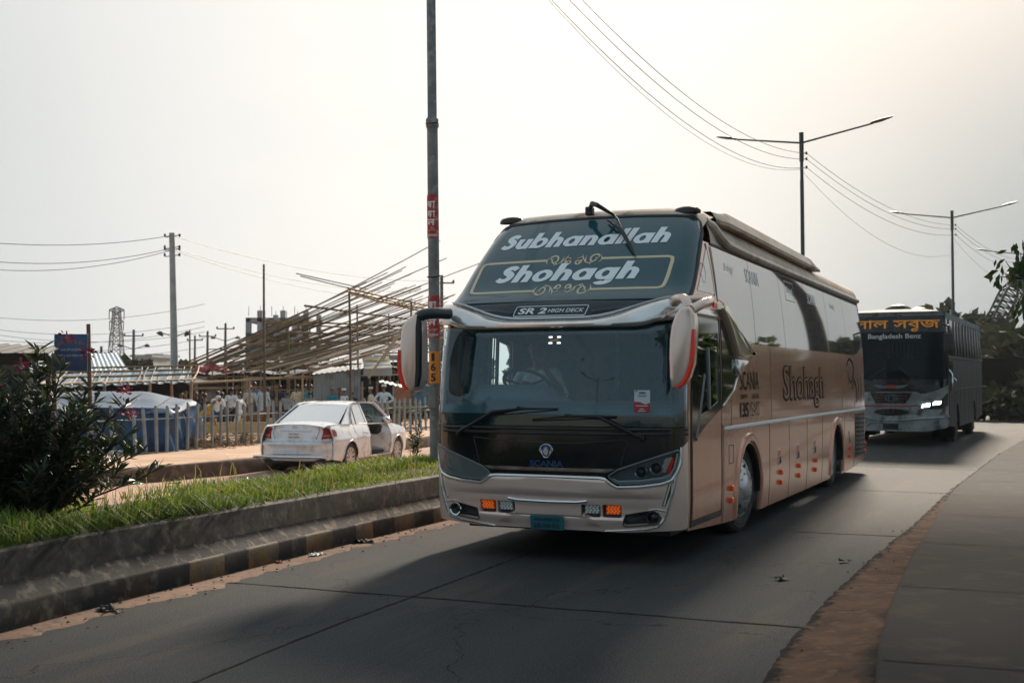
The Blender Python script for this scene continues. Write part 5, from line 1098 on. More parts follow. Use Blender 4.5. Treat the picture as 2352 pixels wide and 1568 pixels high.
def rearp(u, v):
    t = lerp(1, -1, u); z = lerp(.25, 3.42, v); x = busW(min(z, 3.3)) * (1 if z < 3.3 else 1 - (z - 3.3)) * math.copysign(min(1, abs(t) * 1.0), t)
    return Vector((x, YE + .16 * (1 - abs(t) ** 6) * (1 - .3 * v), z))
g = G(); g.grid(rearp, 16, 16, 0, True); g.box((0, 12.68, .95), (2.0, .04, .5), None, 1, .01); part('rear_panel', g, [mat('rear_glass_black', (.012, .012, .013), .6, spec=.2), dplast])
g = G(); g.box((0, 6.3, .28), (2.1, 11.6, .10), None, 0); g.box((0, 2.83, .5), (2.2, .16, .16)); g.box((0, 9.2, .5), (2.2, .2, .2)); part('chassis', g, rubber)
# --- side windows -----------------------------------------------------------------
tops = [(1.56, 3.068), (3.20, 3.07), (4.90, 3.075), (6.68, 3.08), (8.46, 3.083), (10.31, 3.086), (12.37, 3.09)]
bots = [(1.63, 2.11), (3.26, 2.115), (5.04, 2.12), (6.84, 2.13), (8.64, 2.145), (10.50, 2.155), (11.55, 2.165)]
for sg in (1, -1):
    fn = SR if sg > 0 else SL
    for i in range(6):
        gp = .010
        b0, b1, t0, t1 = bots[i], bots[i + 1], tops[i], tops[i + 1]
        if i == 0: p = [(2.72, b0[1]), (b1[0] - gp, b1[1]), (t1[0] - gp, t1[1]), (t0[0], t0[1]), (1.60, 2.53), (1.85, 2.50), (2.2, 2.30), (2.5, 2.15)]
        elif i == 5: p = [(b0[0] + gp, b0[1]), (11.45, 2.165), (12.1, 2.28), (12.36, 2.48), (12.37, t1[1]), (t0[0] + gp, t0[1])]
        else: p = [(b0[0] + gp, b0[1]), (b1[0] - gp, b1[1]), (t1[0] - gp, t1[1]), (t0[0] + gp, t0[1])]
        g = G(); g.patch(p, fn, .006, (.6, .2), (), .006, flip=(sg < 0)); wo = part('side_window', g, sideg)
        if sg > 0 and i < 5:
            xm = (b0[0] + t0[0] + b1[0] + t1[0]) / 4 + (.05 if i == 0 else .0); zz = 2.89
            fade = mat('faded_vinyl', (.95, .95, .95), .6)
            if i in (1, 3): lettering('SCANIA', .16, xm - .75 if i == 1 else xm - .35, zz, .70, wo, fade, fn=fn, off=.009, shear=0, bold=.01, space=1.08, step=(0, 0))
            else:
                lettering('Shohagh', .10, xm - .25, zz, .42, wo, fade, fn=fn, off=.009, shear=.2, bold=.01, step=(0, 0))
                gg = G(); i == 2 and gg.strip([(xm - .55, zz - .13), (xm - .55, zz + .12), (xm + .06, zz + .12), (xm + .06, zz - .13)], fn, .014, .002, 0, True, .007, 1); i == 2 and part('gold_frame', gg, goldv, wo)
    qp = [(bus_y_corner(2.57) + .14, 2.57), (1.44, 2.57), (1.36, 3.06), (bus_y_corner(3.06) + .10, 3.06)]
    if sg > 0: qp = [(.82, 2.565), (1.47, 2.565), (1.415, 3.02), (1.34, 3.02)]
    else: qp = [(.82, 2.565), (1.47, 2.565), (1.415, 3.02), (1.34, 3.02)]
    g = G(); g.patch(qp, fn, .006, (.3, .1), (), .006, flip=(sg < 0)); part('quarter_window', g, sideg)
    g = G(); g.strip([(1.36, 3.08), (1.43, 2.85), (1.49, 2.555)], fn, .05, .008, 0); g.strip([(1.505, 3.06), (1.55, 2.75), (1.595, 2.50)], fn, .018, .006, 0)
    if sg > 0:
        c = (1.10, 2.76); g.strip([(c[0] + .085 * math.cos(a), c[1] + .10 * math.sin(a)) for a in [i * math.pi / 8 for i in range(16)]], fn, .012, .003, 1, True, .006, 1)
    part('window_pillar', g, [blackp, mat('faded_vinyl', (1, 1, 1))])
    # belt line, seams, arches, skirt
    g = G(); g.strip([(1.66, 1.203), (4, 1.20), (8, 1.198), (YE, 1.185)], fn, .042, .014, 0); part('belt_strip', g, whitev if sg > 0 else silver)
    g = G()
    for a, z0, z1 in ((3.93, .21, 1.19), (5.16, .2, 1.19), (6.47, .19, 1.19), (7.75, .19, 1.19), (9.98, .17, 1.19), (11.17, .2, 1.19), (1.60, .25, 1.26), (1.66, .25, 1.19), (4.05, 1.22, 2.10), (2.0, 1.22, 1.62), (9.75, 1.22, 2.14), (11.2, 1.22, 2.16)): g.strip([(a, z0), (a, z1)], fn, .014, .003)
    g.strip([(1.59, 1.222), (2.0, 1.222)], fn, .012, .003)
    fl_ = [(1.885, .83), (2.075, .83), (2.09, 1.015), (1.885, 1.02)]; g.strip(fl_, fn, .010, .003, 0, True, 0, 2)
    part('panel_seam', g, mat('seam_dark', (.05, .035, .03), .6))
    for A in (A1, A2):
        yc, r = (A[0][0] + A[-1][0]) / 2, (A[-1][0] - A[0][0]) / 2
        out = [(A[0][0] - .05, .235)] + [(yc + (y - yc) * 1.09, .42 + (z - .42) * 1.12) for y, z in A] + [(A[-1][0] + .05, .215)]
        g = G(); g.strip(out, fn, .11, .03, 0, False, 0, 2); part('wheel_arch', g, champ_lit)
    for y, zz in ((1.935, (.575, .45)), (4.55, (.56, .435)), (5.785, (.56, .43)), (7.075, (.555, .42)), (10.49, (.55, .42)), (12.44, (.54, .405))):
        for z in zz:
            p = Vector(fn(y, z)); g = G(); g.box(p + Vector((sg * .012, 0, 0)), (.05, .085, .060), None, 0, .010); part('side_marker', g, orange)
    for y, z in ((4.52, .755), (5.755, .754), (7.065, .752), (10.48, .747)):
        g = G(); g.patch(rr(y - .06, y + .06, z - .10, z + .10, .02), fn, .012, (0, 0), (), .012, 0, flip=(sg < 0)); g.patch([(y - .035, z - .085), (y + .035, z - .085), (y + .035, z), (y - .035, z)], fn, .016, (0, 0), (), .005, 1, flip=(sg < 0)); g.tube([Vector(fn(y - .03, z - .03)) + Vector((sg * .022, 0, 0)), Vector(fn(y + .03, z - .03)) + Vector((sg * .022, 0, 0))], .008, 6, 0)
        g.patch([(y - .035, z + .015), (y + .035, z + .015), (y + .035, z + .085), (y - .035, z + .085)], fn, .015, (0, 0), (), .003, 2, flip=(sg < 0)); part('locker_latch', g, [silver, rubber, redl])
    g = G(); g.patch([(11.24, .36), (12.40, .36), (12.40, 1.12), (11.24, 1.12)], fn, .006, (.3, .3), (), .006, 0, flip=(sg < 0))
    for i in range(9): g.strip([(11.27, .42 + i * .078), (12.37, .42 + i * .078)], fn, .03, .012, 0, False, .006, 2)
    part('engine_grille', g, dplast)
# lettering on the near side
e_ = lambda b, h, x, z, wd, **k: lettering(b, h, x, z, wd, None, darkv, 'side_lettering', SR, .006, k.get('shear', 0), k.get('bold', 0), (0, 0))
e_('SCANIA', .205, 2.885, 1.695, .93, bold=.0); e_('1891 - 2026', .052, 2.89, 1.52, .92, bold=.006); e_('135', .165, 2.60, 1.375, .40, bold=.022); e_('YEARS', .16, 3.09, 1.375, .52, bold=-.012)
t = text_tris('Shohagh', .60, .0, 0, width=3.1)
g = G(); g.patch(None, SR, .005, (0, 0), tris=at(text_tris('Shohagh', .60, .035, 0, width=3.14), 6.35, 1.60)); g.patch(None, SR, .008, (0, 0), (), 0, 1, tris=at(text_tris('Shohagh', .555, -.004, 0, width=3.06), 6.35, 1.605)); part('side_lettering', g, [darkv, champ_lit])
g = G()                  # dark swirls at the tail
for pth, wd in (([(10.3, 1.95), (10.7, 2.08), (11.1, 1.95), (11.0, 1.72), (10.6, 1.70), (10.45, 1.85)], .09), ([(10.9, 1.55), (11.25, 1.7), (11.5, 1.45), (11.35, 1.30)], .10), ([(11.6, 1.75), (11.75, 1.5), (11.7, 1.32)], .09), ([(11.95, 1.85), (12.05, 1.5), (12.0, 1.3)], .08)):
    g.strip([tuple(q)[:2] for q in spline([(a, b, 0) for a, b in pth], 6)], SR, lambda t, wd=wd: wd * (.25 + 1.5 * t * (1 - t)), .003, 0, False, .004, 1)
part('side_graphic', g, darkv)
# --- entrance door, driver's-side black area, swoosh ----------------------------------
for sg in (1, -1):
    fn = SR if sg > 0 else SL
    blk = [(bus_y_corner(1.12) + .09, 1.12), (.90, 1.262), (1.51, 1.41), (1.51, 2.30), (bus_y_corner(2.30) + .10, 2.30), (bus_y_corner(2.0) + .09, 2.0), (bus_y_corner(1.5) + .09, 1.5)]
    hole = [(.66, 1.36), (.95, 1.39), (1.44, 1.49), (1.46, 2.17), (.66, 2.14)] if sg > 0 else [(.78, 1.52), (1.44, 1.52), (1.44, 2.16), (.78, 2.16)]
    d = G(); d.patch([(.44, .40), (1.515, .395), (1.515, 1.405), (.90, 1.255), (.53, 1.125), (.44, 1.10)], fn, .010, (.3, .15), (), .010, 0, flip=(sg < 0))
    d.patch(blk, fn, .011, (.3, .15), [hole], .012, 1, flip=(sg < 0)); d.patch([(.43, .335), (1.515, .33), (1.515, .39), (.43, .395)], fn, .010, (.3, .1), (), .01, 1, flip=(sg < 0))
    do = part('entrance_door' if sg > 0 else 'cab_panel', d, [champ_lit, blackp])
    d = G(); d.patch(hole, fn, .006, (.2, .2), (), .004, flip=(sg < 0)); part('pane', d, glass('door_glass', (.55, .64, .64), 1.5, .02, .04, (.02, .04, .04)) if sg > 0 else glass('cab_window', (.85, .88, .88), 1.0), do)
    d = G(); d.strip([(1.06, 1.42), (1.06, 2.02)], fn, .05, .02, 0, False, .006)
    if sg > 0: part('grab_rail', d, mat('rail_grey', (.16, .17, .17), .3, .4), do); d = G(); d.strip([(.56, 1.14), (.90, 1.75)], fn, .07, .006, 0, False, .012); part('sash_bar', d, mat('sash_grey', (.10, .10, .10), .4), do)
    d = G(); d.strip([(.41, .33), (.41, 1.1), (.43, 1.6)], fn, .05, .012); d.strip([(1.535, .33), (1.535, 1.3), (1.55, 2.34)], fn, .022, .012); d.strip([(.62, 2.345), (1.54, 2.35)], fn, .09, .012, 1); part('door_seal', d, [rubber, silver], do)
    cw = [(1.60, 1.42), (2.10, 1.58), (2.28, 1.74), (2.20, 1.95), (2.05, 2.02), (1.82, 2.28), (1.64, 2.32)]
    d = G()
    if sg > 0: d.patch(cw, fn, .009, (.3, .15), (), .009, 0)
    else: d.patch([(1.60, 1.44), (3.12, 1.44), (3.12, 2.05), (1.60, 2.20)], fn, .006, (0, 0), [[(1.66, 1.5), (1.98, 1.5), (1.98, 2.08), (1.66, 2.13)]], .02, 0, flip=True)
    d.strip([(1.60, 1.432), (2.10, 1.597), (2.27, 1.74)], fn, .018, .012, 1, False, .008); part('cab_window', d, [blackp, silver])
    sw = [(1.54, 2.42), (1.57, 2.475), (1.757, 2.484), (1.92, 2.43), (2.053, 2.366), (2.25, 2.26), (2.44, 2.155), (2.62, 2.065), (2.80, 2.028), (3.0, 2.024), (2.86, 1.975), (2.67, 1.932), (2.50, 1.925), (2.132, 1.950), (2.03, 2.06), (1.898, 2.19), (1.76, 2.29), (1.63, 2.37)]
    d = G(); d.pillow(sw, lambda u, v, k: Vector(fn(u, v)) + Vector((sg * (.075 - .075 * k), 0, 0)), .035, rows=((1.4, 0), (.6, .12), (.1, .5), (0, 1))); part('side_flare', d, mat('flare_paint', (.80, .68, .53), .2, .7), smooth=50)
    sw = [(2.20, 1.93), (2.50, 1.935), (2.667, 1.925), (2.62, 1.88), (2.529, 1.844), (2.40, 1.79), (2.276, 1.742), (2.2, 1.76), (2.17, 1.80)]
    d = G(); d.pillow(sw, lambda u, v, k: Vector(fn(u, v)) + Vector((sg * (.05 - .05 * k), 0, 0)), .02, rows=((1.4, 0), (.6, .12), (.1, .5), (0, 1))); part('side_flare', d, silver, smooth=50)
# --- mirrors ------------------------------------------------------------------------------
Rm = [(1.383, 2.345), (1.46, 2.347), (1.487, 2.31), (1.503, 2.247), (1.508, 2.146), (1.500, 1.98), (1.483, 1.834), (1.448, 1.722), (1.405, 1.66), (1.356, 1.627), (1.298, 1.621), (1.278, 1.722), (1.272, 1.9), (1.277, 2.06), (1.295, 2.173), (1.33, 2.273)]
d = G(); d.pillow(Rm, lambda u, v, k: Vector((u, -.32 + .17 * k + .05 * (u - 1.28), v)), .028, 0, 1, rows=((1.6, 0), (.7, .06), (.15, .25), (0, .55), (.2, 1)))
rm = part('mirror', d, [champ, rubber], smooth=60)
d = G(); rs = [(1.479, 2.136), (1.505, 2.14), (1.500, 1.98), (1.483, 1.834), (1.448, 1.722), (1.405, 1.66), (1.356, 1.627), (1.322, 1.622), (1.335, 1.640), (1.402, 1.71), (1.438, 1.80), (1.461, 1.946)]
d.pillow(rs, lambda u, v, k: Vector((u + .004, -.312 + .06 * k + .05 * (u - 1.28), v)), .006, rows=((.8, 0), (.2, .1), (0, 1))); part('reflector_strip', d, redl, rm)
d = G(); d.tube(spline([(1.24, .02, 2.40), (1.30, -.10, 2.42), (1.40, -.20, 2.405), (1.44, -.24, 2.33)], 6), [.055] * 12 + [.045] * 7, 12, 0, flat=.8)
d.tube(spline([(1.50, .30, 2.43), (1.53, .12, 2.40), (1.52, -.08, 2.37), (1.46, -.22, 2.31)], 6), [.035] * 6 + [.042] * 13, 12, 0, flat=1.1); d.tube([(1.25, .42, 2.45), (1.40, .40, 2.46), (1.50, .30, 2.43)], .036, 10)
part('arm', d, champ, rm, 60)
d = G(); d.box((1.575, .16, 2.375), (.02, .12, .05), None, 0, .006); part('reflector_strip', d, redl, rm)
Lm = [(-1.229, 2.347), (-1.30, 2.325), (-1.355, 2.293), (-1.395, 2.24), (-1.419, 2.183), (-1.434, 2.014), (-1.432, 1.87), (-1.425, 1.776), (-1.385, 1.65), (-1.345, 1.605), (-1.30, 1.583), (-1.255, 1.60), (-1.219, 1.636), (-1.195, 1.734), (-1.190, 2.0), (-1.197, 2.262)]
d = G(); d.pillow(Lm, lambda u, v, k: Vector((u, -.30 + .17 * k, v)), .028, 0, 1, rows=((1.6, 0), (.7, .06), (.15, .25), (0, .55), (.2, 1)))
lm = part('mirror', d, [champ, rubber], smooth=60)
d = G(); d.pillow([(-1.190, 2.25), (-1.188, 2.0), (-1.190, 1.75), (-1.215, 1.64), (-1.245, 1.63), (-1.235, 1.8), (-1.235, 2.2), (-1.22, 2.32)], lambda u, v, k: Vector((u, -.315 + .05 * k, v)), .004, rows=((.5, 0), (0, .3), (0, 1))); part('rubber_edge', d, rubber, lm)
d = G(); d.pillow([(-1.43, 1.99), (-1.44, 1.86), (-1.43, 1.76), (-1.39, 1.645), (-1.35, 1.60), (-1.33, 1.605), (-1.37, 1.66), (-1.405, 1.78), (-1.413, 1.99)], lambda u, v, k: Vector((u - .003, -.305 + .08 * k, v)), .003, rows=((.5, 0), (0, .3), (0, 1))); part('reflector_strip', d, redl, lm)
d = G(); d.tube(spline([(-1.04, .02, 2.35), (-1.14, -.16, 2.345), (-1.22, -.22, 2.325), (-1.27, -.22, 2.28)], 6), .062, 12, 0, flat=.9); part('arm', d, [mat('arm_dark', (.05, .06, .065), .25, .3)], lm, 60)
# --- wipers ----------------------------------------------------------------------------------
def FO(s, z, o): p = Vector(FR(s, z)); return p + Vector((0, -o, 0))
for k, (pv, el, b0, b1, md) in enumerate((((-.953, 1.186), (-.545, 1.395), (-.52, 1.375), (.12, 1.431), (-.27, 1.427)), ((.925, 1.17), (.529, 1.36), (.684, 1.362), (-.129, 1.328), (.22, 1.362)))):
    d = G(); d.tube([FO(*pv, .03), FO(lerp(pv[0], el[0], .12), lerp(pv[1], el[1], .12), .06), FO(*el, .055), FO(*md, .05)], [.022, .020, .016, .011], 8)
    n = Vector((0, -1, 0)); d.lathe([(.032, 0), (.034, .03), (.026, .045), (0, .048)], Matrix.Translation(FO(*pv, 0)) @ Matrix.Rotation(R(90), 4, 'X'), 16, 0)
    wp = part('wiper', d, rubber)
    d = G(); d.tube([FO(*b0, .03), FO(*md, .04), FO(*b1, .03)], [.010, .014, .008], 6); d.tube([FO(b0[0], b0[1] - .012, .015), FO(b1[0], b1[1] - .012, .015)], .007, 6); d.tube([FO(*md, .05), FO(md[0], md[1] + .02, .045)], .018, 6); part('blade', d, rubber, wp)
d = G(); d.tube([(-.02, 1.22, 3.47), (.06, 1.10, 3.515), (.13, 1.04, 3.49), Vector(FR(.256, 3.38)) + Vector((0, -.07, .02)), Vector(FR(.34, 3.28)) + Vector((0, -.08, .05)), Vector(FR(.427, 3.156)) + Vector((0, -.05, .03))], [.02, .028, .026, .015, .013, .016], 8)
d.box((-.02, 1.24, 3.46), (.08, .08, .09), None, 0, .01); wp = part('wiper', d, dplast)
d = G(); d.tube([Vector(FR(.195, 3.329)) + Vector((0, -.03, .02)), Vector(FR(.36, 3.21)) + Vector((0, -.04, .03)), Vector(FR(.427, 3.156)) + Vector((0, -.045, .03)), Vector(FR(.53, 3.04)) + Vector((0, -.04, .02)), Vector(FR(.638, 2.902)) + Vector((0, -.02, .01))], [.010, .016, .022, .018, .007], 8); part('blade', d, rubber, wp)
# --- wheels ----------------------------------------------------------------------------------
tyre_m = mat('tyre_rubber', (.018, .018, .018), .75, 0, (.05, .04, .033), 6, bump=.2, bscale=40); rim_m = mat('rim_silver', (.55, .56, .56), .3, .7, (.3, .27, .25), 6); bluerim = mat('rim_blue_grey', (.22, .32, .36), .4, .4, (.1, .12, .13), 5)
def wheel(x, y, sg, steer, deep):
    M = Matrix.Translation((x, y, .505)) @ Matrix.Rotation(steer, 4, 'Z') @ Matrix.Rotation(R(90) * sg, 4, 'Y')
    d = G(); d.lathe([(.30, -.26), (.42, -.28), (.485, -.26), (.505, -.2), (.505, -.06), (.490, -.02), (.47, .0), (.42, .012), (.36, .01), (.315, -.004), (.30, -.02)], M, 40, 0)
    for r in (.44, .40): d.lathe([(r - .006, .010), (r, .016), (r + .006, .010)], M, 40, 0)
    wo = part('wheel', d, tyre_m)
    d = G()
    if deep:
        d.lathe([(.30, -.02), (.315, .004), (.322, .004), (.30, -.03), (.29, -.12), (.20, -.15), (.15, -.13), (.12, -.05), (0, -.045)], M, 40, 0)
        part('rim', d, bluerim, wo)
    else:
        d.lathe([(.30, -.02), (.318, .002), (.325, .010), (.30, .014), (.27, .045), (.20, .075), (.135, .08), (.125, .088), (.06, .10), (0, .102)], M, 40, 0)
        for i in range(10):
            a = 2 * math.pi * i / 10; d.lathe([(.032, 0), (.026, .008), (0, .006)], M @ Matrix.Translation((.235 * math.cos(a), .235 * math.sin(a), .060)), 12, 1)
            a += math.pi / 10; d.lathe([(.011, 0), (.010, .010), (0, .013)], M @ Matrix.Translation((.165 * math.cos(a), .165 * math.sin(a), .078)), 8, 0)
        part('hub_cap', d, [chrome, rubber], wo)
chrome = mat('hub_silver', (.55, .56, .57), .32, .75, (.42, .42, .42), 7)
wheel(1.165, 2.83, 1, R(-7), False); wheel(-1.165, 2.83, -1, R(-7), False); wheel(1.18, 9.2, 1, 0, True); wheel(-1.18, 9.2, -1, 0, True)
# --- inside the cab -----------------------------------------------------------------------------
cabm = mat('cab_trim', (.22, .28, .30), .7, 0, (.04, .055, .06), 3); dash_m = mat('dashboard_grey', (.24, .30, .32), .6, 0, (.20, .26, .28), 3)
d = G(); d.box((0, 1.9, 1.0), (2.44, 2.6, .06)); d.box((0, 3.2, 1.7), (2.44, .06, 1.4)); d.box((0, 2.05, 2.50), (2.30, 2.3, .05)); d.box((.02, 2.6, 1.7), (.05, 1.2, 1.3)); part('cab_lining', d, cabm)
d = G()
def dashf(u, v):
    s = lerp(-1.26, 1.26, u); hump = sstep(-1.3, -.95, s) * (1 - sstep(-.25, .05, s)); y0 = bus_front(max(-1.2, min(1.2, s)), 1.4)[1] + .10
    sec = [(0, 1.30), (.03, 1.43), (.12, 1.47), (.26, 1.48 + .02 * hump), (.34, 1.49 + .12 * hump), (.42, 1.50 + .155 * hump), (.56, 1.49 + .155 * hump), (.64, 1.44 + .11 * hump), (.68, 1.1)]
    i = min(7, int(v * 8)); f = v * 8 - i; return Vector((s * .97, y0 + lerp(sec[i][0], sec[i + 1][0], f), lerp(sec[i][1], sec[i + 1][1], f)))
d.grid(dashf, 50, 24, 0, False); part('dashboard', d, dash_m, smooth=60)
c = Vector((-.62, .98, 1.66)); Mw = Matrix.Translation(c) @ Matrix.Rotation(R(-35), 4, 'X')
d = G(); d.tube([Mw @ Vector((.25 * math.cos(a), .25 * math.sin(a), 0)) for a in [i * math.pi / 18 for i in range(37)]], .018, 8, 0, False)
for a in (R(-20), R(200), R(90)): d.tube([Mw @ Vector((0, 0, -.03)), Mw @ Vector((.24 * math.cos(a), .24 * math.sin(a), 0))], .015, 6)
d.tube([Mw @ Vector((0, 0, -.02)), Mw @ Vector((0, 0, -.4))], .04, 8); d.lathe([(.07, -.04), (.07, -.01), (0, 0)], Mw, 16); part('steering_wheel', d, rubber)
d = G(); d.box((-.66, 1.62, 1.10), (.5, .5, .12), None, 0, .04); d.box((-.66, 1.86, 1.50), (.48, .14, .75), Matrix.Rotation(R(-8), 3, 'X'), 0, .05); d.box((-.66, 1.9, 1.97), (.28, .10, .2), None, 0, .04); part('driver_seat', d, mat('seat_cloth', (.03, .05, .06), .9))
d = G(); d.tube(spline([(-.30, .72, 1.68), (-.40, .55, 1.58), (-.45, .35, 1.46), (-.47, .2, 1.40)], 5), .008, 6); part('cable', d, mat('cable_white', (.5, .52, .52), .6))
# small mirrors seen through the screen
for x, y, z in ((-1.05, .30, 1.90), (1.10, .35, 1.85)):
    d = G(); d.pillow([(x + .05 * math.cos(a) * (1 if math.cos(a) > 0 else .8), z + .26 * math.sin(a)) for a in [i * math.pi / 10 for i in range(20)]], lambda u, v, k: Vector((u, y + .06 * k, v)), .012, rows=((1, 0), (.4, .1), (0, .5), (.3, 1))); part('inner_mirror', d, rubber, smooth=60)
chrome = MATS['chrome']
# ================================================================ second bus, behind the coach
W2 = 1.28
def b2_front(s, z):
    a1 = math.asin((W2 - .3) / (6 - .3)); L1 = 6 * a1; t = abs(s); sg = 1 if s >= 0 else -1; y0 = .0 if z < 1.5 else (z - 1.5) * .10
    w_ = W2 - .05 * sstep(2.2, 3.3, z) - W2
    if t <= L1: x, y = 6 * math.sin(t / 6), 6 * (1 - math.cos(t / 6))
    else: b = min(math.pi / 2, a1 + (t - L1) / .3); x, y = W2 - .3 + .3 * math.sin(b), 6 - 5.7 * math.cos(a1) - .3 * math.cos(b)
    return (sg * (x + w_ * x / W2), y + y0, z)
B2S = 6 * math.asin(.98 / 5.7) + .3 * (math.pi / 2 - math.asin(.98 / 5.7))
def b2_side(sg): return lambda y, z: (sg * (W2 - .05 * sstep(2.2, 3.3, z)), y, z)
b2 = thing('country_bus', 'scraped white and black bus with orange Bengali lettering, following behind', 'bus', (9.272, 28.83, .125), -R(26.5))
p2 = lambda n, g, m, par=None, smooth=35: g.build(n, m, par or b2, smooth)
scr = mat('scraped_white_paint', (.36, .38, .38), .6, .0, (.20, .21, .21), 2.2, bump=.15, bscale=8, col3=(.06, .045, .04), scale3=3.2)
scr2 = mat('dirty_shaded_side_paint', (.045, .05, .055), .6, .0, (.025, .026, .028), 1.6, bump=.12, bscale=4, col3=(.045, .04, .038), scale3=1.4, stretch=(1, 1, .4))  # side paint with dirt; the flank's shade is put into the dark colour
rust = mat('rusty_rim_paint', (.22, .26, .26), .8, .0, (.16, .19, .20), 3, bump=.2, bscale=10, col3=(.09, .04, .025), scale3=4)
blk2 = mat('bus_black', (.009, .011, .013), .16, 0, (.014, .015, .016), 4)
glass2 = glass('bus_screen_glass', (.25, .36, .40), .3, .02, .3, (.008, .03, .042))
g = G(); fw = lambda z: B2S - .005
hx = [(-.62, 1.315), (-.68, 1.31), (.60, 1.315), (.66, 1.26), (.78, 1.265), (1.1, 1.36), (1.42, 1.46)]
g.patch([(-B2S, .40), (-.8, .36), (.8, .36), (B2S, .48), (B2S, 1.50), (1.1, 1.37), (.80, 1.275), (.68, 1.265), (.60, 1.318), (-.60, 1.318), (-.68, 1.265), (-.80, 1.275), (-1.1, 1.37), (-B2S, 1.50)], b2_front, 0, (.12, .1), (), .04, 0)
p2('front_panel', g, scr)
g = G(); g.patch([(-B2S, 1.51), (-1.1, 1.38), (-.80, 1.29), (-.68, 1.28), (-.60, 1.33), (.60, 1.33), (.68, 1.28), (.80, 1.29), (1.1, 1.38), (B2S, 1.51), (B2S, 1.62), (-B2S, 1.62)], b2_front, .0, (.12, .1), (), .02); p2('black_panel', g, blk2)
g = G(); g.patch([(-1.36, 1.62), (1.36, 1.62), (1.38, 2.4), (1.36, 2.78), (-1.36, 2.78), (-1.38, 2.4)], b2_front, 0, (.12, .12)); w2 = p2('windscreen', g, glass2)
g = G(); g.patch([(-B2S, 2.78), (B2S, 2.78), (B2S, 3.17), (-B2S, 3.17)], b2_front, .0, (.12, .12))
for sg in (1, -1): g.patch([(1.34 * sg, 1.62), (B2S * sg, 1.62), (B2S * sg, 2.78), (1.34 * sg, 2.78)][::sg], b2_front, .004, (.06, .2))
sg2 = p2('sign_panel', g, blk2)
ylw = mat('orange_lettering', (.62, .24, .025), .5, emit=(1, .35, .03, .10))
def let2(body, h, x, z, wd, par, m, bold=.02, off=.012, **k): g = G(); g.patch(None, b2_front, off, (.15, 0), tris=at(text_tris(body, h, bold, width=wd, **k), x, z)); return p2('lettering', g, m, par)
let2('লাল সবুজ', .30, .10, 2.935, 2.12, sg2, ylw, .010); let2('Bangladesh Benz', .155, .07, 2.66, 1.27, w2, mat('pale_lettering', (.62, .66, .66), .5), .016)
g = G(); g.patch([(-B2S, 3.17), (B2S, 3.17), (B2S - .01, 3.28), (-B2S + .01, 3.28)], b2_front, .012, (.1, .05), (), .03); p2('roof_edge', g, rust)
g = G(); g.patch([(-.50, 1.295), (.50, 1.295), (.33, 1.04), (-.38, 1.04)][::-1], b2_front, .012, (.1, .1), (), .012, 0)
for zz in (1.10, 1.16, 1.22): g.strip([(-.40, zz), (.38, zz)], b2_front, .02, .012, 1, False, .01, 3)
gr = p2('grille', g, [blk2, mat('dull_red', (.16, .02, .02), .4)])
g = G(); g.strip([(.135 * math.cos(a), 1.165 + .088 * math.sin(a)) for a in [i * math.pi / 10 for i in range(20)]], b2_front, .028, .02, 0, True, .016, 1); g.strip([(-.06, 1.10), (-.05, 1.165), (-.06, 1.23)], b2_front, .026, .016, 0, False, .016, 2); g.strip([(.06, 1.10), (.05, 1.165), (.06, 1.23)], b2_front, .026, .016, 0, False, .016, 2); g.strip([(-.05, 1.165), (.05, 1.165)], b2_front, .026, .016, 0, False, .016, 2); p2('emblem', g, mat('emblem_teal', (.10, .20, .24), .25, .6), gr)
g = G()
for sg in (1, -1):
    for k in range(3): g.strip([(.12 * sg, 1.45 - .02 * k), (.40 * sg - .05 * k * sg, 1.475 - .028 * k)], b2_front, .020, .008, 0, False, .004, 2)
g.patch([(-.13, 1.40), (.13, 1.40), (.14, 1.475), (-.14, 1.475)], b2_front, .01, (0, 0), (), .01, 1); p2('winged_badge', g, [mat('badge_grey', (.22, .28, .30), .4, .4), mat('badge_red', (.38, .06, .04), .5)])
g = G(); g.strip([(-.78, .985), (-.4, .965), (0, .96), (.4, .965), (.62, .99)], b2_front, .035, .012); p2('red_stripe', g, mat('red_stripe', (.40, .035, .025), .5))
g = G(); g.patch([(.41 * math.cos(a) * (1 + .0 * math.cos(a)), .82 + .085 * math.sin(a)) for a in [i * math.pi / 12 for i in range(24)]], b2_front, .006, (.1, 0), (), .01); p2('air_intake', g, blk2)
for sg in (1, -1):
    g = G(); P = [(.62, .965), (.74, .985), (1.12, 1.11), (1.36, 1.30), (1.40, 1.20), (1.38, .98), (1.1, .90), (.8, .90)]; P = [(a * sg, b) for a, b in P][::-sg]
    g.patch(P, b2_front, .006, (.1, .1), (), .01); ho = p2('headlight', g, blk2)
    for (a, b) in ((.80, .985), (1.05, 1.045)):
        g = G(); c = [(a - .10, b - .050), (a + .09, b - .020), (a + .10, b + .055), (a - .07, b + .030)]; g.patch([(q[0] * sg, q[1]) for q in c][::sg], b2_front, .014, (.1, 0), (), .01)
        p2('lamp', g, mat('lit_headlamp', (.9, .95, 1), .3, emit=(.86, .97, 1, 7)) if sg > 0 else clearl, ho)
g = G(); g.patch([(-.20, .40), (.16, .40), (.16, .54), (-.20, .54)], b2_front, .012, (0, 0), (), .012); p2('number_plate', g, mat('plate_black', (.012, .013, .014), .5))
g = G(); g.strip([(-B2S, .70), (-.6, .68), (-.35, .62), (.3, .62), (.6, .66), (B2S, .72)], b2_front, .05, .035); g.strip([(-.62, .42), (-.5, .56), (.36, .56), (.45, .40)], b2_front, .03, .02); p2('bumper', g, scr)
g = G(); g.tube([(.55, -.03, 1.60), (.25, -.06, 1.85), (.02, -.03, 2.22)], [.02, .014, .008], 6); g.tube([(-.55, -.03, 1.60), (-.15, -.06, 1.90)], [.02, .010], 6); p2('wiper', g, rubber)
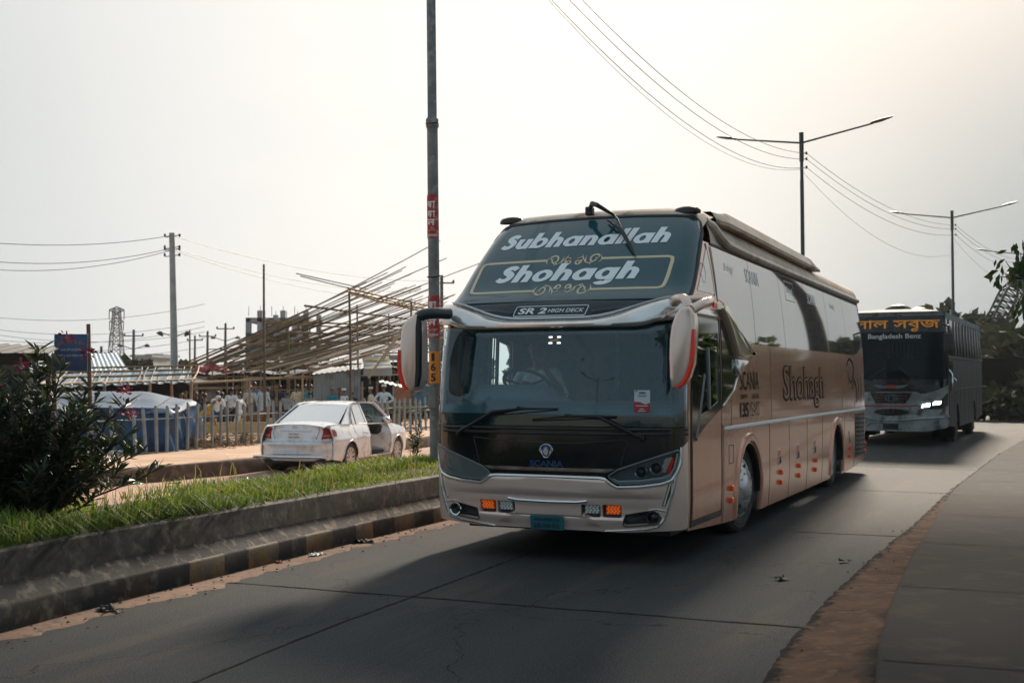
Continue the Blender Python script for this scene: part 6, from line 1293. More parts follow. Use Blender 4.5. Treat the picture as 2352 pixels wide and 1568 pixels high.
for sg in (1, -1):
    fn = b2_side(sg); g = G(); yb = .40
    A1, A2 = arch(2.35, .50, .50), arch(6.9, .52, .50)
    sk = [(yb, .50), (1.85, .42), (1.85, .45)] + A1 + [(2.85, .45), (2.85, .40), (6.37, .42), (6.37, .47)] + A2 + [(7.43, .47), (7.43, .44), (9.5, .55)]
    g.patch(sk + [(9.5, 2.2), (yb, 2.16)], fn, 0, (.5, .2), (), .03, 0, flip=(sg < 0)); g.patch([(yb, 3.1), (9.5, 3.16), (9.5, 3.30), (yb, 3.26)], fn, .0, (.5, .2), (), .02, 1, flip=(sg < 0))
    for i in range(2): g.box((sg * (W2 - .3), (2.35, 6.9)[i], .62), (.5, 1.04, .9), None, 2)
    p2('side_panel', g, [scr2, rust, rubber])
    g = G(); g.patch([(yb, 2.16), (9.5, 2.2), (9.5, 3.16), (yb, 3.1)], fn, -.012, (.8, .3), (), .0, 0, flip=(sg < 0)); sw = p2('side_window', g, mat('side_glass_dark', (.05, .055, .058), .06, .45))
    g = G()
    for y in (.95, 2.05, 2.75, 3.45, 4.3, 5.1, 5.9, 6.7, 7.5, 8.3, 9.1): g.strip([(y + .12, 3.11), (y - .02, 2.7), (y + .04, 2.18)], fn, .15, .03, 0, False, -.012, 4)
    g.strip([(yb, 2.16), (9.5, 2.2)], fn, .07, .02, 1, False, 0, 10); p2('window_post', g, [blk2, scr2], sw)
    if sg > 0:
        g = G(); g.patch([(.50, .62), (1.35, .60), (1.35, 2.14), (.50, 2.12)], fn, .012, (.4, .3), (), .012, 0); g.patch([(.60, 1.35), (1.25, 1.33), (1.25, 2.08), (.60, 2.06)], fn, .018, (0, 0), (), .006, 1)
        do = p2('entrance_door', g, [scr2, blk2]); g = G(); g.tube([(W2 + .02, .46, 1.25), (W2 + .09, .44, 1.35), (W2 + .09, .44, 1.75), (W2 + .02, .46, 1.85)], .018, 8); p2('handle', g, chrome, do); g = G(); g.tube([(W2 + .02, 1.42, 1.2), (W2 + .08, 1.42, 1.25), (W2 + .08, 1.42, 1.6), (W2 + .02, 1.42, 1.65)], .016, 8); p2('handle', g, chrome, do)
        g = G()
        for y, z, w_, h_ in ((2.1, 1.72, .34, .05), (2.35, 1.62, .22, .14), (2.35, 1.42, .25, .22), (2.2, 1.22, .5, .05)): g.patch([(y, z), (y + w_, z), (y + w_, z + h_), (y, z + h_)], fn, .006, (0, 0), (), .003)
        p2('painted_notice', g, mat('notice_dark', (.06, .055, .05), .6))
    g = G()
    for y in (1.75, 3.2, 4.2, 5.2, 6.2, 7.7, 8.6): g.strip([(y, .5), (y, 1.45)], fn, .02, .006)
    g.strip([(1.6, 1.36), (9.5, 1.42)], fn, .03, .015); p2('panel_seam', g, mat('seam_dark', (1, 1, 1)))
    for y in (2.35, 6.9):
        M = Matrix.Translation((sg * (W2 - .06), y, .49)) @ Matrix.Rotation(R(90) * sg, 4, 'Y')
        g = G(); g.lathe([(.28, -.25), (.46, -.25), (.49, -.2), (.49, -.05), (.46, -.0), (.36, .01), (.29, -.01)], M, 28); wo = p2('wheel', g, tyre_m); g = G(); g.lathe([(.29, -.02), (.28, -.06), (.2, -.08), (.1, -.02), (0, -.01)], M, 28); p2('rim', g, bluerim, wo)
g = G(); g.grid(lambda u, v: (lambda t: Vector(((W2 - .06) * math.copysign(abs(t) ** .8, t), lerp(.10 + .27 * abs(t) ** 4, 9.5, u), 3.27 + .10 * (1 - abs(t) ** 3) * sstep(0, .06, u) + .02 * u)))(lerp(1, -1, v)), 14, 14, 0, True); p2('roof', g, rust)
g = G(); g.lathe([(.34, 0), (.33, .10), (.26, .17), (.1, .20), (0, .2)], Matrix.Translation((-.10, 2.0, 3.36)), 24); p2('roof_vent', g, dplast); g = G(); g.lathe([(.2, 0), (.19, .08), (.1, .12), (0, .12)], Matrix.Translation((.42, 2.0, 3.36)), 20); p2('roof_vent', g, dplast); g = G(); g.box((-1.1, .5, 3.38), (.06, .06, .22), None, 0, .01); p2('aerial', g, dplast)
g = G(); g.grid(lambda u, v: Vector((lerp(1.23, -1.23, u), 9.5 + .1 * (1 - abs(lerp(1, -1, u)) ** 4), lerp(.55, 3.3, v))), 8, 6, 0, True); p2('rear_panel', g, scr2)
g = G(); g.box((0, 4.9, .62), (2.2, 9.0, .3)); p2('chassis', g, rubber)
g = G(); g.tube([(1.18, .12, 2.95), (1.36, -.02, 2.9), (1.36, -.05, 2.75)], .025, 8); g.box((1.345, -.06, 2.50), (.22, .10, .48), None, 0, .04); p2('mirror', g, dplast); g = G(); g.tube([(-1.18, .12, 2.95), (-1.36, -.02, 2.9), (-1.36, -.05, 2.75)], .025, 8); g.box((-1.345, -.06, 2.50), (.22, .10, .48), None, 0, .04); p2('mirror', g, dplast)
g = G(); g.box((0, 1.3, 1.5), (2.4, 2.0, .1)); g.box((0, 2.4, 2.2), (2.44, .06, 1.6)); g.box((0, .5, 1.45), (2.3, .4, .3), None, 0, .06); g.box((-.55, 1.4, 1.9), (.45, .12, .8), None, 0, .04)
for i in range(7): g.tube([(-.30 + .1 * i, 1.9, 2.15), (-.30 + .1 * i, 1.9, 2.55)], .012, 6, 1)
g.tube([(-.36, 1.9, 2.15), (.36, 1.9, 2.15)], .02, 6, 1); p2('cab_interior', g, [mat('bus_cab', (.02, .025, .03), .8), mat('grille_bar', (.25, .28, .29), .5)])
# ================================================================ parked car with its door open
cw = pchip([(0, .70), (.12, .775), (.5, .825), (1.2, .845), (3.2, .845), (3.9, .815), (4.25, .74), (4.45, .58)])
def cside(sg):
    def f(y, z):
        w_ = cw(y); k = 1 - .16 * max(0, (z - .62) / .4) ** 2 - .07 * max(0, (.45 - z) / .25) ** 2 + .012 * math.exp(-((z - .70) / .05) ** 2)
        if z > .98: return (sg * (lerp(.735, .555, (z - .98) / .46)) * min(1, w_ / .845 + .0), y, z)
        return (sg * w_ * k * (1 if z < .9 else 1 - .0 * z), y, z)
    return f
carm = mat('silver_white_paint', (.80, .83, .86), .22, .15, (.74, .77, .80), 2, coat=.6, col3=(.55, .50, .45), scale3=5)
cardirt = mat('dusty_sill_paint', (.36, .29, .25), .6, .1, (.28, .2, .16), 5)
carglass = glass('car_glass', (.45, .5, .5), 2.6, .01, .10, (.3, .32, .32)); cardark = mat('car_interior', (.025, .028, .03), .7)
car = thing('parked_car', 'silver white saloon car parked with its front door open', 'car', (-4.62, 24.75, -.25), -R(15.5))
car.scale = (1.07, 1.10, 1.02)
pc = lambda n, g, m, par=None, smooth=40: g.build(n, m, par or car, smooth)
def carc(yc, r=.345, zc=.30): return [(yc + r * math.cos(a), zc + r * math.sin(a)) for a in [math.pi - i * math.pi / 12 for i in range(13)]]
RA, FA = carc(.98), carc(3.55)
for sg in (1, -1):
    f = cside(sg); g = G()
    bt = [(.24, .29), (.62, .24)] + RA + [(1.34, .20), (3.19, .20)] + FA + [(3.91, .22), (4.40, .26)]
    tp = [(4.40, .70), (4.1, .80), (3.7, .88), (3.3, .945), (2.9, .965), (2.2, .975), (1.4, .985), (.7, 1.0), (.30, .99), (.24, .94)]
    door = [(2.02, .27), (3.06, .27), (3.12, .6), (3.05, .955), (1.98, .968), (1.94, .6)]
    g.patch(bt + tp, f, 0, (.18, .08), [door] if sg > 0 else [], .03, 0, flip=(sg < 0)); g.patch([(1.34, .17), (3.19, .17), (3.19, .25), (1.34, .25)], f, .008, (.3, .1), (), .01, 1, flip=(sg < 0))
    pc('body_side', g, [carm, cardirt], smooth=55)
    for A in (RA, FA):
        g = G(); yc = (A[0][0] + A[-1][0]) / 2
        vs = []
        for y, z in A: vs += [f(y, z), (f(y, z)[0] - sg * .3, y, z)]
        g.add(vs, [(2 * i, 2 * i + 1, 2 * i + 3, 2 * i + 2) for i in range(12)]); g.add([(f(yc, .3)[0] - sg * .29, y, z) for y, z in A], [tuple(range(13))]); pc('wheel_housing', g, rubber)
        g = G(); M = Matrix.Translation((f(yc, .4)[0] - sg * .02, yc, .305)) @ Matrix.Rotation(R(90) * sg, 4, 'Y')
        g.lathe([(.2, -.18), (.29, -.18), (.305, -.15), (.305, -.04), (.29, -.005), (.25, .0), (.208, -.01), (.20, -.03)], M, 30); wo = pc('wheel', g, tyre_m)
        g = G(); g.lathe([(.205, -.02), (.205, .0), (.192, .0), (.188, -.06), (.1, -.08), (0, -.07)], M, 30, [0, 0, 0, 1, 1])
        for i in range(10):
            a = i * math.pi / 5; q = M.to_3x3() @ Vector((math.cos(a), math.sin(a), 0)); t = M.to_3x3() @ Vector((-math.sin(a), math.cos(a), 0)); n = M.to_3x3() @ Vector((0, 0, 1)); c = M.translation
            g.add([c + q * .04 - t * .016 - n * .015, c + q * .04 + t * .016 - n * .015, c + q * .196 + t * .026 - n * .008, c + q * .196 - t * .026 - n * .008, c + q * .04 - t * .016 - n * .05, c + q * .04 + t * .016 - n * .05, c + q * .196 + t * .026 - n * .05, c + q * .196 - t * .026 - n * .05], [(0, 1, 2, 3), (0, 4, 5, 1), (2, 6, 7, 3), (1, 5, 6, 2), (3, 7, 4, 0)])
        g.lathe([(.05, -.04), (.045, -.004), (0, 0)], M, 16); pc('rim', g, [mat('alloy', (.66, .62, .58), .3, .5), rubber], wo)
        g = G(); g.strip([(yc + (y - yc) * 1.02, .30 + (z - .30) * 1.03) for y, z in A], f, .03, .012, 0, False, 0, 1); pc('arch_lip', g, carm)
# rear face
def crear(x, z): 
    a = abs(x) / .76; y = .0 + .16 * a ** 4 + .10 * a * a
    y += .10 * sstep(.62, .70, z) + .05 * sstep(.70, 1.02, z) - .03 * sstep(.55, .62, z) * (1 - sstep(.62, .66, z)) + .05 * (1 - sstep(.25, .40, z)); return (x * (1 - .10 * sstep(.8, 1.02, z)), y, z)
xs_ = .755
lampR = [(.54, .71), (.58, .92), (.63, .95), (.735, .90), (.74, .77), (.70, .73)]
g = G(); g.patch([(-xs_, .30), (-.6, .27), (.6, .27), (xs_, .30), (xs_, .98), (.6, 1.02), (-.6, 1.02), (-xs_, .98)], crear, 0, (.06, .04), (), .02); rp = pc('rear_panel', g, carm, smooth=60)
g = G(); g.strip([(-.52, .985), (-.50, .86), (-.44, .70), (-.40, .668), (.40, .668), (.44, .70), (.50, .86), (.52, .985)], crear, .012, .003); pc('boot_seam', g, mat('seam_dark', (1, 1, 1)))
for sg in (1, -1):
    P = [(a * sg, b) for a, b in lampR][::-sg]; g = G(); g.patch(P, crear, .012, (.05, .05), (), .015, 0); tl = pc('tail_light', g, mat('tail_red', (.26, .010, .012), .3, spec=.3)); g = G(); Q = [(.56, .755), (.57, .80), (.73, .80), (.72, .765)]; g.patch([(a * sg, b) for a, b in Q][::-sg], crear, .016, (.05, .05), (), .005, 0); pc('lens_band', g, mat('tail_amber', (.42, .16, .08), .15), tl)
    f = cside(sg); g = G(); g.patch([(.25, .77), (.36, .77), (.38, .86), (.34, .91), (.25, .91)], f, .008, (.08, .08), (), .01, 0, flip=(sg < 0)); pc('tail_light_side', g, MATS['tail_red'], tl)
g = G(); g.strip([(-.36, .89), (0, .895), (.36, .89)], crear, .05, .035); pc('boot_garnish', g, carm)
g = G(); g.patch([(-.17, .72), (.17, .72), (.17, .845), (-.17, .845)], crear, .018, (0, 0), (), .018); np_ = pc('number_plate', g, mat('plate_white', (.78, .78, .77), .5)); g = G()
for body, zz in (('ঢাকা মেট্রো', .812), ('২৫-০৬৪১', .755)): g.patch(None, crear, .021, (0, 0), tris=at(text_tris(body, .040, .015, width=.24), 0, zz))
pc('lettering', g, mat('ink_grey', (.10, .11, .12), .6), np_)
g = G()
for (rx, rz) in ((.062, .042), (.022, .040)): g.strip([(rx * math.cos(a), .945 + rz * math.sin(a)) for a in [i * math.pi / 8 for i in range(16)]], crear, .009, .008, 0, True, .002, 1)
g.strip([(.048 * math.cos(a), .962 + .014 * math.sin(a)) for a in [i * math.pi / 6 for i in range(12)]], crear, .007, .008, 0, True, .002, 1); pc('emblem', g, chrome)
g = G(); g.tube([(-.80, -.02, .36), (-.70, -.09, .36), (0, -.12, .36), (.70, -.09, .36), (.78, .0, .36)], .028, 10); g.tube([(-.35, -.09, .43), (0, -.105, .43), (.45, -.08, .43)], .016, 8); pc('guard_bar', g, chrome)
g = G(); g.box((0, .25, .27), (1.3, .3, .10), None, 0, .03); g.box((0, 2.2, .2), (1.4, 3.6, .06)); pc('underbody', g, rubber)
# top: boot lid, roof, bonnet
def ctop(pts, wf, crown):
    P = pchip(pts)
    def f(u, v): y = lerp(pts[0][0], pts[-1][0], u); t = lerp(1, -1, v); return Vector((wf(y) * t, y, P(y) - crown * abs(t) ** 2.5))
    return f
g = G(); g.grid(ctop([(.14, 1.015), (.22, 1.045), (.5, 1.055), (.80, 1.065)], lambda y: min(.70, .62 + .1 * y), .055), 8, 16, 0, True); pc('boot_lid', g, carm, smooth=60)
g = G(); g.grid(ctop([(3.18, 1.0), (3.6, .94), (4.1, .845), (4.35, .74), (4.46, .60)], lambda y: cw(y) * .90, .05), 12, 16, 0, True); g.grid(lambda u, v: Vector((lerp(-.58, .58, v), 4.46 + .02 * (1 - u), lerp(.60, .25, u))), 4, 8, 0); pc('bonnet', g, carm, smooth=60)
g = G(); g.grid(ctop([(1.42, 1.405), (1.7, 1.455), (2.1, 1.475), (2.5, 1.455), (2.72, 1.42)], lambda y: .565, .045), 12, 16, 0, True)
for sg in (1, -1):
    f = cside(sg)
    g.patch([(.70, 1.0), (1.14, .985), (1.30, 1.20), (1.46, 1.37), (1.75, 1.415), (2.3, 1.42), (2.68, 1.395), (3.22, .985), (3.30, .96), (3.34, .985), (2.76, 1.425), (2.3, 1.45), (1.75, 1.445), (1.42, 1.41)][::1], f, .0, (.15, .1), (), .03, 0, flip=(sg > 0))
    g.patch([(1.94, .97), (2.02, .97), (1.98, 1.425), (1.93, 1.425)], f, .002, (.2, .1), (), .02, 0, flip=(sg < 0))
pc('roof', g, carm, smooth=50)
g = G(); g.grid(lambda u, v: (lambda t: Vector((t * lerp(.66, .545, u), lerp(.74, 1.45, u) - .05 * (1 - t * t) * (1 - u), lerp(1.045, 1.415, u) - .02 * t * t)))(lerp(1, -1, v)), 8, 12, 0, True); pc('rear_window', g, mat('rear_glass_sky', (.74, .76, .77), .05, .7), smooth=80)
g = G(); g.grid(lambda u, v: (lambda t: Vector((t * lerp(.68, .54, u), lerp(3.28, 2.70, u) + .05 * (1 - t * t), lerp(.985, 1.42, u) - .02 * t * t)))(lerp(1, -1, v)), 8, 12, 0); pc('windscreen', g, carglass, smooth=80)
for sg in (1, -1):
    f = cside(sg)
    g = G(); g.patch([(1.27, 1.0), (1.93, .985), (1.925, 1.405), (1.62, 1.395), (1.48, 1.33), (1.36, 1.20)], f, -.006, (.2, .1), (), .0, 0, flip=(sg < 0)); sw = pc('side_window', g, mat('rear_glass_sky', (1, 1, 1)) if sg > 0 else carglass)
    g = G(); g.strip([(1.44, .99), (1.50, 1.35)], f, .02, .008, 0, False, -.004); g.strip([(1.24, .985), (1.93, .975)], f, .018, .008, 1); g.strip([(1.34, 1.2), (1.47, 1.35), (1.62, 1.415), (1.95, 1.43)], f, .04, .008, 2, False, .0, 3); pc('window_trim', g, [rubber, silver, mat('rain_guard', (.42, .38, .34), .3)], sw)
    g = G(); g.strip([(1.98, .28), (1.93, .6), (1.96, .97)], f, .012, .003); g.strip([(1.30, .72), (1.22, .85), (1.25, .98)], f, .010, .003); pc('door_seam', g, mat('seam_dark', (1, 1, 1)))
    g = G(); g.tube([Vector(f(1.62, .80)) + Vector((sg * .01, 0, 0)), Vector(f(1.66, .80)) + Vector((sg * .035, 0, 0)), Vector(f(1.78, .80)) + Vector((sg * .035, 0, 0)), Vector(f(1.82, .80)) + Vector((sg * .01, 0, 0))], .014, 8); pc('door_handle', g, silver)
    if sg < 0: g = G(); g.patch([(1.98, .99), (3.15, .985), (2.68, 1.385), (1.98, 1.41)], f, -.006, (.2, .1), (), 0, 0, flip=True); pc('front_window', g, carglass)
    g = G(); c = Vector(f(3.02, 1.0)) + Vector((sg * .12, 0, .04))
g = G(); fL = cside(-1); c = Vector(fL(3.02, 1.0)) + Vector((-.12, .02, .05)); g.lathe([(0, -.09), (.07, -.06), (.085, 0), (.05, .06), (0, .075)], Matrix.Translation(c) @ Matrix.Rotation(R(90), 4, 'X') @ Matrix.Scale(1.4, 4, (1, 0, 0)), 16); pc('wing_mirror', g, carm, smooth=70)
# open front door, hinged at its front edge
fr_ = cside(1); hinge = Vector((.80, 3.09, 0)); Md = Matrix.Translation(hinge) @ Matrix.Rotation(R(-64), 4, 'Z') @ Matrix.Translation(-hinge)
def fd(o): return lambda y, z: Md @ (Vector(fr_(y, z)) - Vector((o, 0, 0)))
dp = [(2.02, .27), (3.06, .27), (3.12, .6), (3.06, .95), (1.98, .968), (1.94, .6)]
g = G(); g.patch(dp, fd(0), 0, (.2, .1), (), .02, 0); g.patch(dp, fd(.075), 0, (.2, .1), (), 0, 1, flip=True)
g.prism(dp, lambda u, v, k: fd(.002 + .07 * k)(u, v), 0)
dr = pc('front_door', g, [carm, mat('door_card', (.40, .42, .43), .6)], smooth=50)
g = G(); g.strip([(2.0, .97), (1.985, 1.40), (2.3, 1.415), (2.66, 1.385), (3.12, .97)], fd(.03), .045, .03, 0, False, -.01, 4); pc('window_frame', g, rubber, dr)
g = G(); g.patch([(2.0, .97), (3.10, .97), (2.66, 1.38), (2.0, 1.40)], fd(.03), 0, (.3, .2)); pc('pane', g, carglass, dr)
c = fd(-.10)(3.0, 1.02); g = G(); g.lathe([(0, -.10), (.07, -.07), (.088, 0), (.055, .06), (0, .08)], Matrix.Translation(c) @ Matrix.Rotation(R(90), 4, 'X') @ Matrix.Scale(1.35, 4, (1, 0, 0)), 18); pc('wing_mirror', g, silver, dr, 70)
g = G(); g.strip([(2.08, .78), (2.18, .78)], fd(-.002), .03, .02); g.box(fd(.09)(2.5, .62), (.04, .5, .06), Matrix.Rotation(R(-52), 3, 'Z'), 0, .01); pc('door_handle', g, [silver], dr)
# inside the car
g = G(); g.box((0, 3.0, .82), (1.3, .35, .25), None, 0, .06); g.box((0, 2.2, .32), (1.4, 1.9, .05)); g.box((-.36, 2.25, .52), (.5, .5, .18), None, 0, .05); g.box((-.36, 1.98, .85), (.48, .14, .62), Matrix.Rotation(R(-12), 3, 'X').inverted(), 0, .05); g.box((.36, 2.25, .52), (.5, .5, .18), None, 0, .05); g.box((.36, 1.96, .88), (.48, .14, .66), Matrix.Rotation(R(12), 3, 'X'), 0, .05); g.box((.36, 1.92, 1.24), (.26, .09, .16), None, 0, .03); g.box((0, 1.2, .75), (1.3, .2, .7), None, 0, .05); pc('seats', g, cardark)
M = Matrix.Translation((.36, 2.70, .95)) @ Matrix.Rotation(R(62), 4, 'X'); g = G(); g.tube([M @ Vector((.18 * math.cos(a), .18 * math.sin(a), 0)) for a in [i * math.pi / 12 for i in range(25)]], .014, 8, 0, False); g.tube([M @ Vector((-.17, 0, 0)), M @ Vector((.17, 0, 0))], .02, 6); g.tube([M @ Vector((0, 0, 0)), M @ Vector((0, -.17, 0))], .016, 6); pc('steering_wheel', g, rubber)
# ================================================================ people
skin = mat('skin_brown', (.20, .105, .065), .55, 0, (.17, .088, .055), 20); hairm = mat('hair_black', (.010, .009, .009), .5)
CL = {k: mat('cloth_' + k, c, .85, 0, tuple(q * .8 for q in c), 9, bump=.3, bscale=20) for k, c in dict(white=(.85, .87, .90), cream=(.78, .72, .58), pale_blue=(.62, .76, .86), teal=(.04, .28, .36), navy=(.015, .03, .07), black=(.012, .013, .015), grey=(.30, .31, .32), blue=(.12, .25, .38), brown=(.20, .10, .04), jeans=(.035, .07, .13), red=(.25, .04, .04), yellow=(.62, .36, .05), olive=(.12, .12, .06), greywhite=(.66, .68, .68)).items()}
def capsule(g, a, b, ra, rb, flat=1.0, n=10, up=None):
    a, b = Vector(a), Vector(b); d = b - a; L_ = d.length; d.normalize(); u = Vector((1, 0, 0)) if abs(d.x) < .8 else Vector((0, 1, 0)); u = (u - d * u.dot(d)).normalized(); v = d.cross(u); pr = []
    for i in range(5): t = i / 4 * math.pi / 2; pr.append((ra * math.sin(t), -ra * math.cos(t)))
    for i in range(5): t = i / 4 * math.pi / 2; pr.append((rb * math.cos(t), L_ + rb * math.sin(t)))
    vs = []; fs = []; k = len(pr)
    for j in range(n):
        q = 2 * math.pi * j / n
        for r, h in pr: vs.append(a + d * h + u * (r * math.cos(q)) + v * (r * math.sin(q) * flat))
    for j in range(n):
        for i in range(k - 1): fs.append((j * k + i, ((j + 1) % n) * k + i, ((j + 1) % n) * k + i + 1, j * k + i + 1))
    g.add(vs, fs)
def fuse(name, caps, voxel, post=None, smooth=2):
    """One continuous skin over tapered limbs; each face keeps the cloth or skin of the nearest limb."""
    g = G()
    for c in caps: capsule(g, c[0], c[1], c[2], c[3], c[5] if len(c) > 5 else 1.0)
    me = bpy.data.meshes.new('raw'); me.from_pydata(g.v, [], g.f); ob = bpy.data.objects.new('raw', me); COL.objects.link(ob)
    md = ob.modifiers.new('r', 'REMESH'); md.mode = 'VOXEL'; md.voxel_size = voxel; sm = ob.modifiers.new('s', 'SMOOTH'); sm.iterations = smooth; sm.factor = .5
    dg = bpy.context.evaluated_depsgraph_get(); dg.update(); out = bpy.data.meshes.new_from_object(ob.evaluated_get(dg)); bpy.data.objects.remove(ob); bpy.data.meshes.remove(me); out.name = name
    C = [(Vector(c[0]), Vector(c[1]) - Vector(c[0]), c[2], c[3], c[4]) for c in caps]; ids = []
    for p in out.polygons:
        q = p.center; best = 9; m = 0
        for a, d, ra, rb_, lab in C:
            dd = d.length_squared; t = max(0, min(1, (q - a).dot(d) / dd)) if dd > 1e-9 else 0; s = (q - a - d * t).length - lerp(ra, rb_, t)
            if s < best: best = s; m = lab
        if post: m = post(q, m)
        ids.append(m)
    out.polygons.foreach_set('material_index', ids); out.polygons.foreach_set('use_smooth', [True] * len(ids)); return out
def hand(caps, w, d, side, r=.011, curl=.35, fs=1.0, palm_up=None):
    """palm, four unequal bent fingers and a thumb set on the side of the palm"""
    w, d = Vector(w), Vector(d).normalized(); s = Vector(side); s = (s - d * s.dot(d)).normalized(); n = d.cross(s) if palm_up is None else (Vector(palm_up) - d * Vector(palm_up).dot(d)).normalized()
    caps.append((w, w + d * .075 * fs, .026 * fs, .034 * fs, 0, .62))
    for i, L_ in enumerate((.070, .080, .074, .056)):
        a = w + d * .085 * fs + s * (.030 - .020 * i) * fs; b = a + (d + n * curl * .5).normalized() * L_ * .5 * fs; e = b + (d + n * curl * 1.6).normalized() * L_ * .5 * fs
        caps.append((a, b, r * fs, r * .92 * fs, 0)); caps.append((b, e, r * .92 * fs, r * .75 * fs, 0))
    a = w + d * .02 * fs + s * .03 * fs; b = a + (d * .6 + s * .8 + n * .2).normalized() * .042 * fs; e = b + (d + s * .25 + n * .4).normalized() * .035 * fs
    caps.append((a, b, r * 1.2 * fs, r * 1.1 * fs, 0)); caps.append((b, e, r * 1.1 * fs, r * .85 * fs, 0))
def head(caps, c, f):    # c: centre of the skull, f: facing direction
    c = Vector(c); f = Vector(f).normalized(); u = Vector((0, 0, 1)); s = f.cross(u).normalized()
    caps += [(c + u * .022 - f * .012, c + u * .022 + f * .012, .088, .084, 0), (c - u * .05 + f * .022, c - u * .075 + f * .040, .062, .045, 0), (c - u * .012 + f * .094, c - u * .032 + f * .104, .008, .013, 0), (c - u * .062 + f * .086, c - u * .062 + f * .09 + s * .001, .016, .014, 0)]
    for k in (1, -1): caps += [(c + s * .084 * k - u * .005, c + s * .088 * k - u * .03, .018, .012, 0, .6), (c + s * .032 * k + u * .018 + f * .078, c + s * .033 * k + u * .018 + f * .079, .013, .013, 0)]
# materials: 0 skin, 1 shirt, 2 trousers, 3 hair, 4 shoes
def figure(arms, lean=0.0, stride=.0, turn=(0, 1, 0), sleeve=.5, legs=None, hipz=.90, fs=1.0, r=.011):
    c = []; T = lambda x, y, z: Vector((x, y + lean * max(0, z - hipz), z - .12 * abs(lean) * max(0, z - hipz)))
    c += [(T(-.075, 0, hipz), T(.075, 0, hipz), .105, .105, 2), (T(0, 0, hipz + .08), T(0, 0, hipz + .24), .128, .135, 1, .74), (T(-.06, 0, hipz + .38), T(.06, 0, hipz + .38), .122, .122, 1, .85), (T(-.15, -.01, hipz + .47), T(.15, -.01, hipz + .47), .062, .062, 1), (T(0, -.015, hipz + .52), T(0, .0, hipz + .62), .056, .052, 0)]
    head(c, T(0, .015, hipz + .73), turn)
    for k, A in zip((-1, 1), arms):
        sh = T(.185 * k, -.01, hipz + .465); el, wr, hd = [Vector(q) for q in A]; e1 = sh.lerp(el, sleeve * 2 if sleeve <= .5 else 1)
        c += [(sh, el, .056, .044, 1 if sleeve >= .5 else 0), (el, wr, .043, .029, 1 if sleeve >= .95 else 0)]
        if sleeve < .95: c.append((sh, sh.lerp(el, .85), .064, .062, 1))
        else: c.append((el, el.lerp(wr, .92), .05, .044, 1))
        hand(c, wr, hd - wr, (-k * .3, .9, 0), r, .45, fs)
    if legs is None: legs = [((-.095, .02 + stride * .3, .48), (-.10, -stride * .5 - .02, .085)), ((.095, .02 + stride * .4, .48), (.10, stride * .55, .085))]
    for k, (kn, an) in zip((-1, 1), legs):
        hp = Vector((.09 * k, 0, hipz)); kn, an = Vector(kn), Vector(an)
        c += [(hp, kn, .098, .066, 2), (kn, an, .064, .045, 2), (an + Vector((0, -.045, -.045)), an + Vector((.01 * k, .15, -.05)), .038, .032, 4)]
    return c
def hairpost(hc, f, back=True):
    hc, f = Vector(hc), Vector(f).normalized()
    def p(q, m):
        d = q - hc
        if m == 0 and d.length < .16 and d.z > -.075:
            if d.z > .052 - .02 * max(0, -d.dot(f) / .08) or (d.dot(f) < -.015 and d.z > -.06) or (d.dot(f) < .03 and d.z > .02): return 3
        return m
    return p
def hc_of(lean=0, hipz=.90): z = hipz + .73; return (0, .015 + lean * (z - hipz), z - .12 * abs(lean) * (z - hipz))
down = [((-.27, -.03, 1.12), (-.28, .05, .88), (-.27, .10, .74)), ((.27, -.03, 1.12), (.28, .05, .88), (.27, .10, .74))]
akim = [((-.40, -.10, 1.15), (-.19, -.02, 1.02), (-.10, .06, .97)), ((.40, -.10, 1.15), (.19, -.02, 1.02), (.10, .06, .97))]
front = [((-.25, .0, 1.12), (-.10, .20, 1.10), (.0, .26, 1.10)), ((.25, .0, 1.12), (.12, .21, 1.06), (.02, .27, 1.06))]
walk = [((-.26, .08, 1.13), (-.24, .26, .96), (-.22, .36, .90)), ((.27, -.14, 1.13), (.28, -.13, .89), (.27, -.10, .76))]
VX = .016
POSE = {}
def pose(name, caps, hc, f): POSE[name] = fuse('person', caps, VX, hairpost(hc, f))
pose('down', figure(down, turn=(.2, 1, 0)), hc_of(), (.2, 1, 0)); pose('long_sleeve', figure(down, turn=(-.5, 1, 0), sleeve=1), hc_of(), (-.5, 1, 0)); pose('akimbo', figure(akim, turn=(-.7, .7, 0), sleeve=1), hc_of(), (-.7, .7, 0)); pose('front', figure(front, lean=.08), hc_of(.08), (0, 1, 0)); pose('walk', figure(walk, stride=.35, turn=(.1, 1, 0)), hc_of(), (.1, 1, 0))
sit = [((-.15, .38, .62), (-.16, .22, .10)), ((.15, .38, .62), (.16, .24, .10))]
pose('squat', figure([((-.28, .22, .68), (-.14, .42, .48), (-.08, .5, .44)), ((.28, .2, .70), (.14, .40, .50), (.08, .5, .44))], lean=.75, legs=[((-.17, .36, .44), (-.13, .12, .085)), ((.17, .36, .44), (.13, .12, .085))], hipz=.30), hc_of(.75, .30), (0, 1, -.3))
pose('bend', figure([((-.24, .42, 1.02), (-.16, .52, .80), (-.13, .56, .68)), ((.24, .40, 1.0), (.16, .52, .78), (.13, .56, .68))], lean=.9, stride=.1), hc_of(.9), (0, 1, -.4))
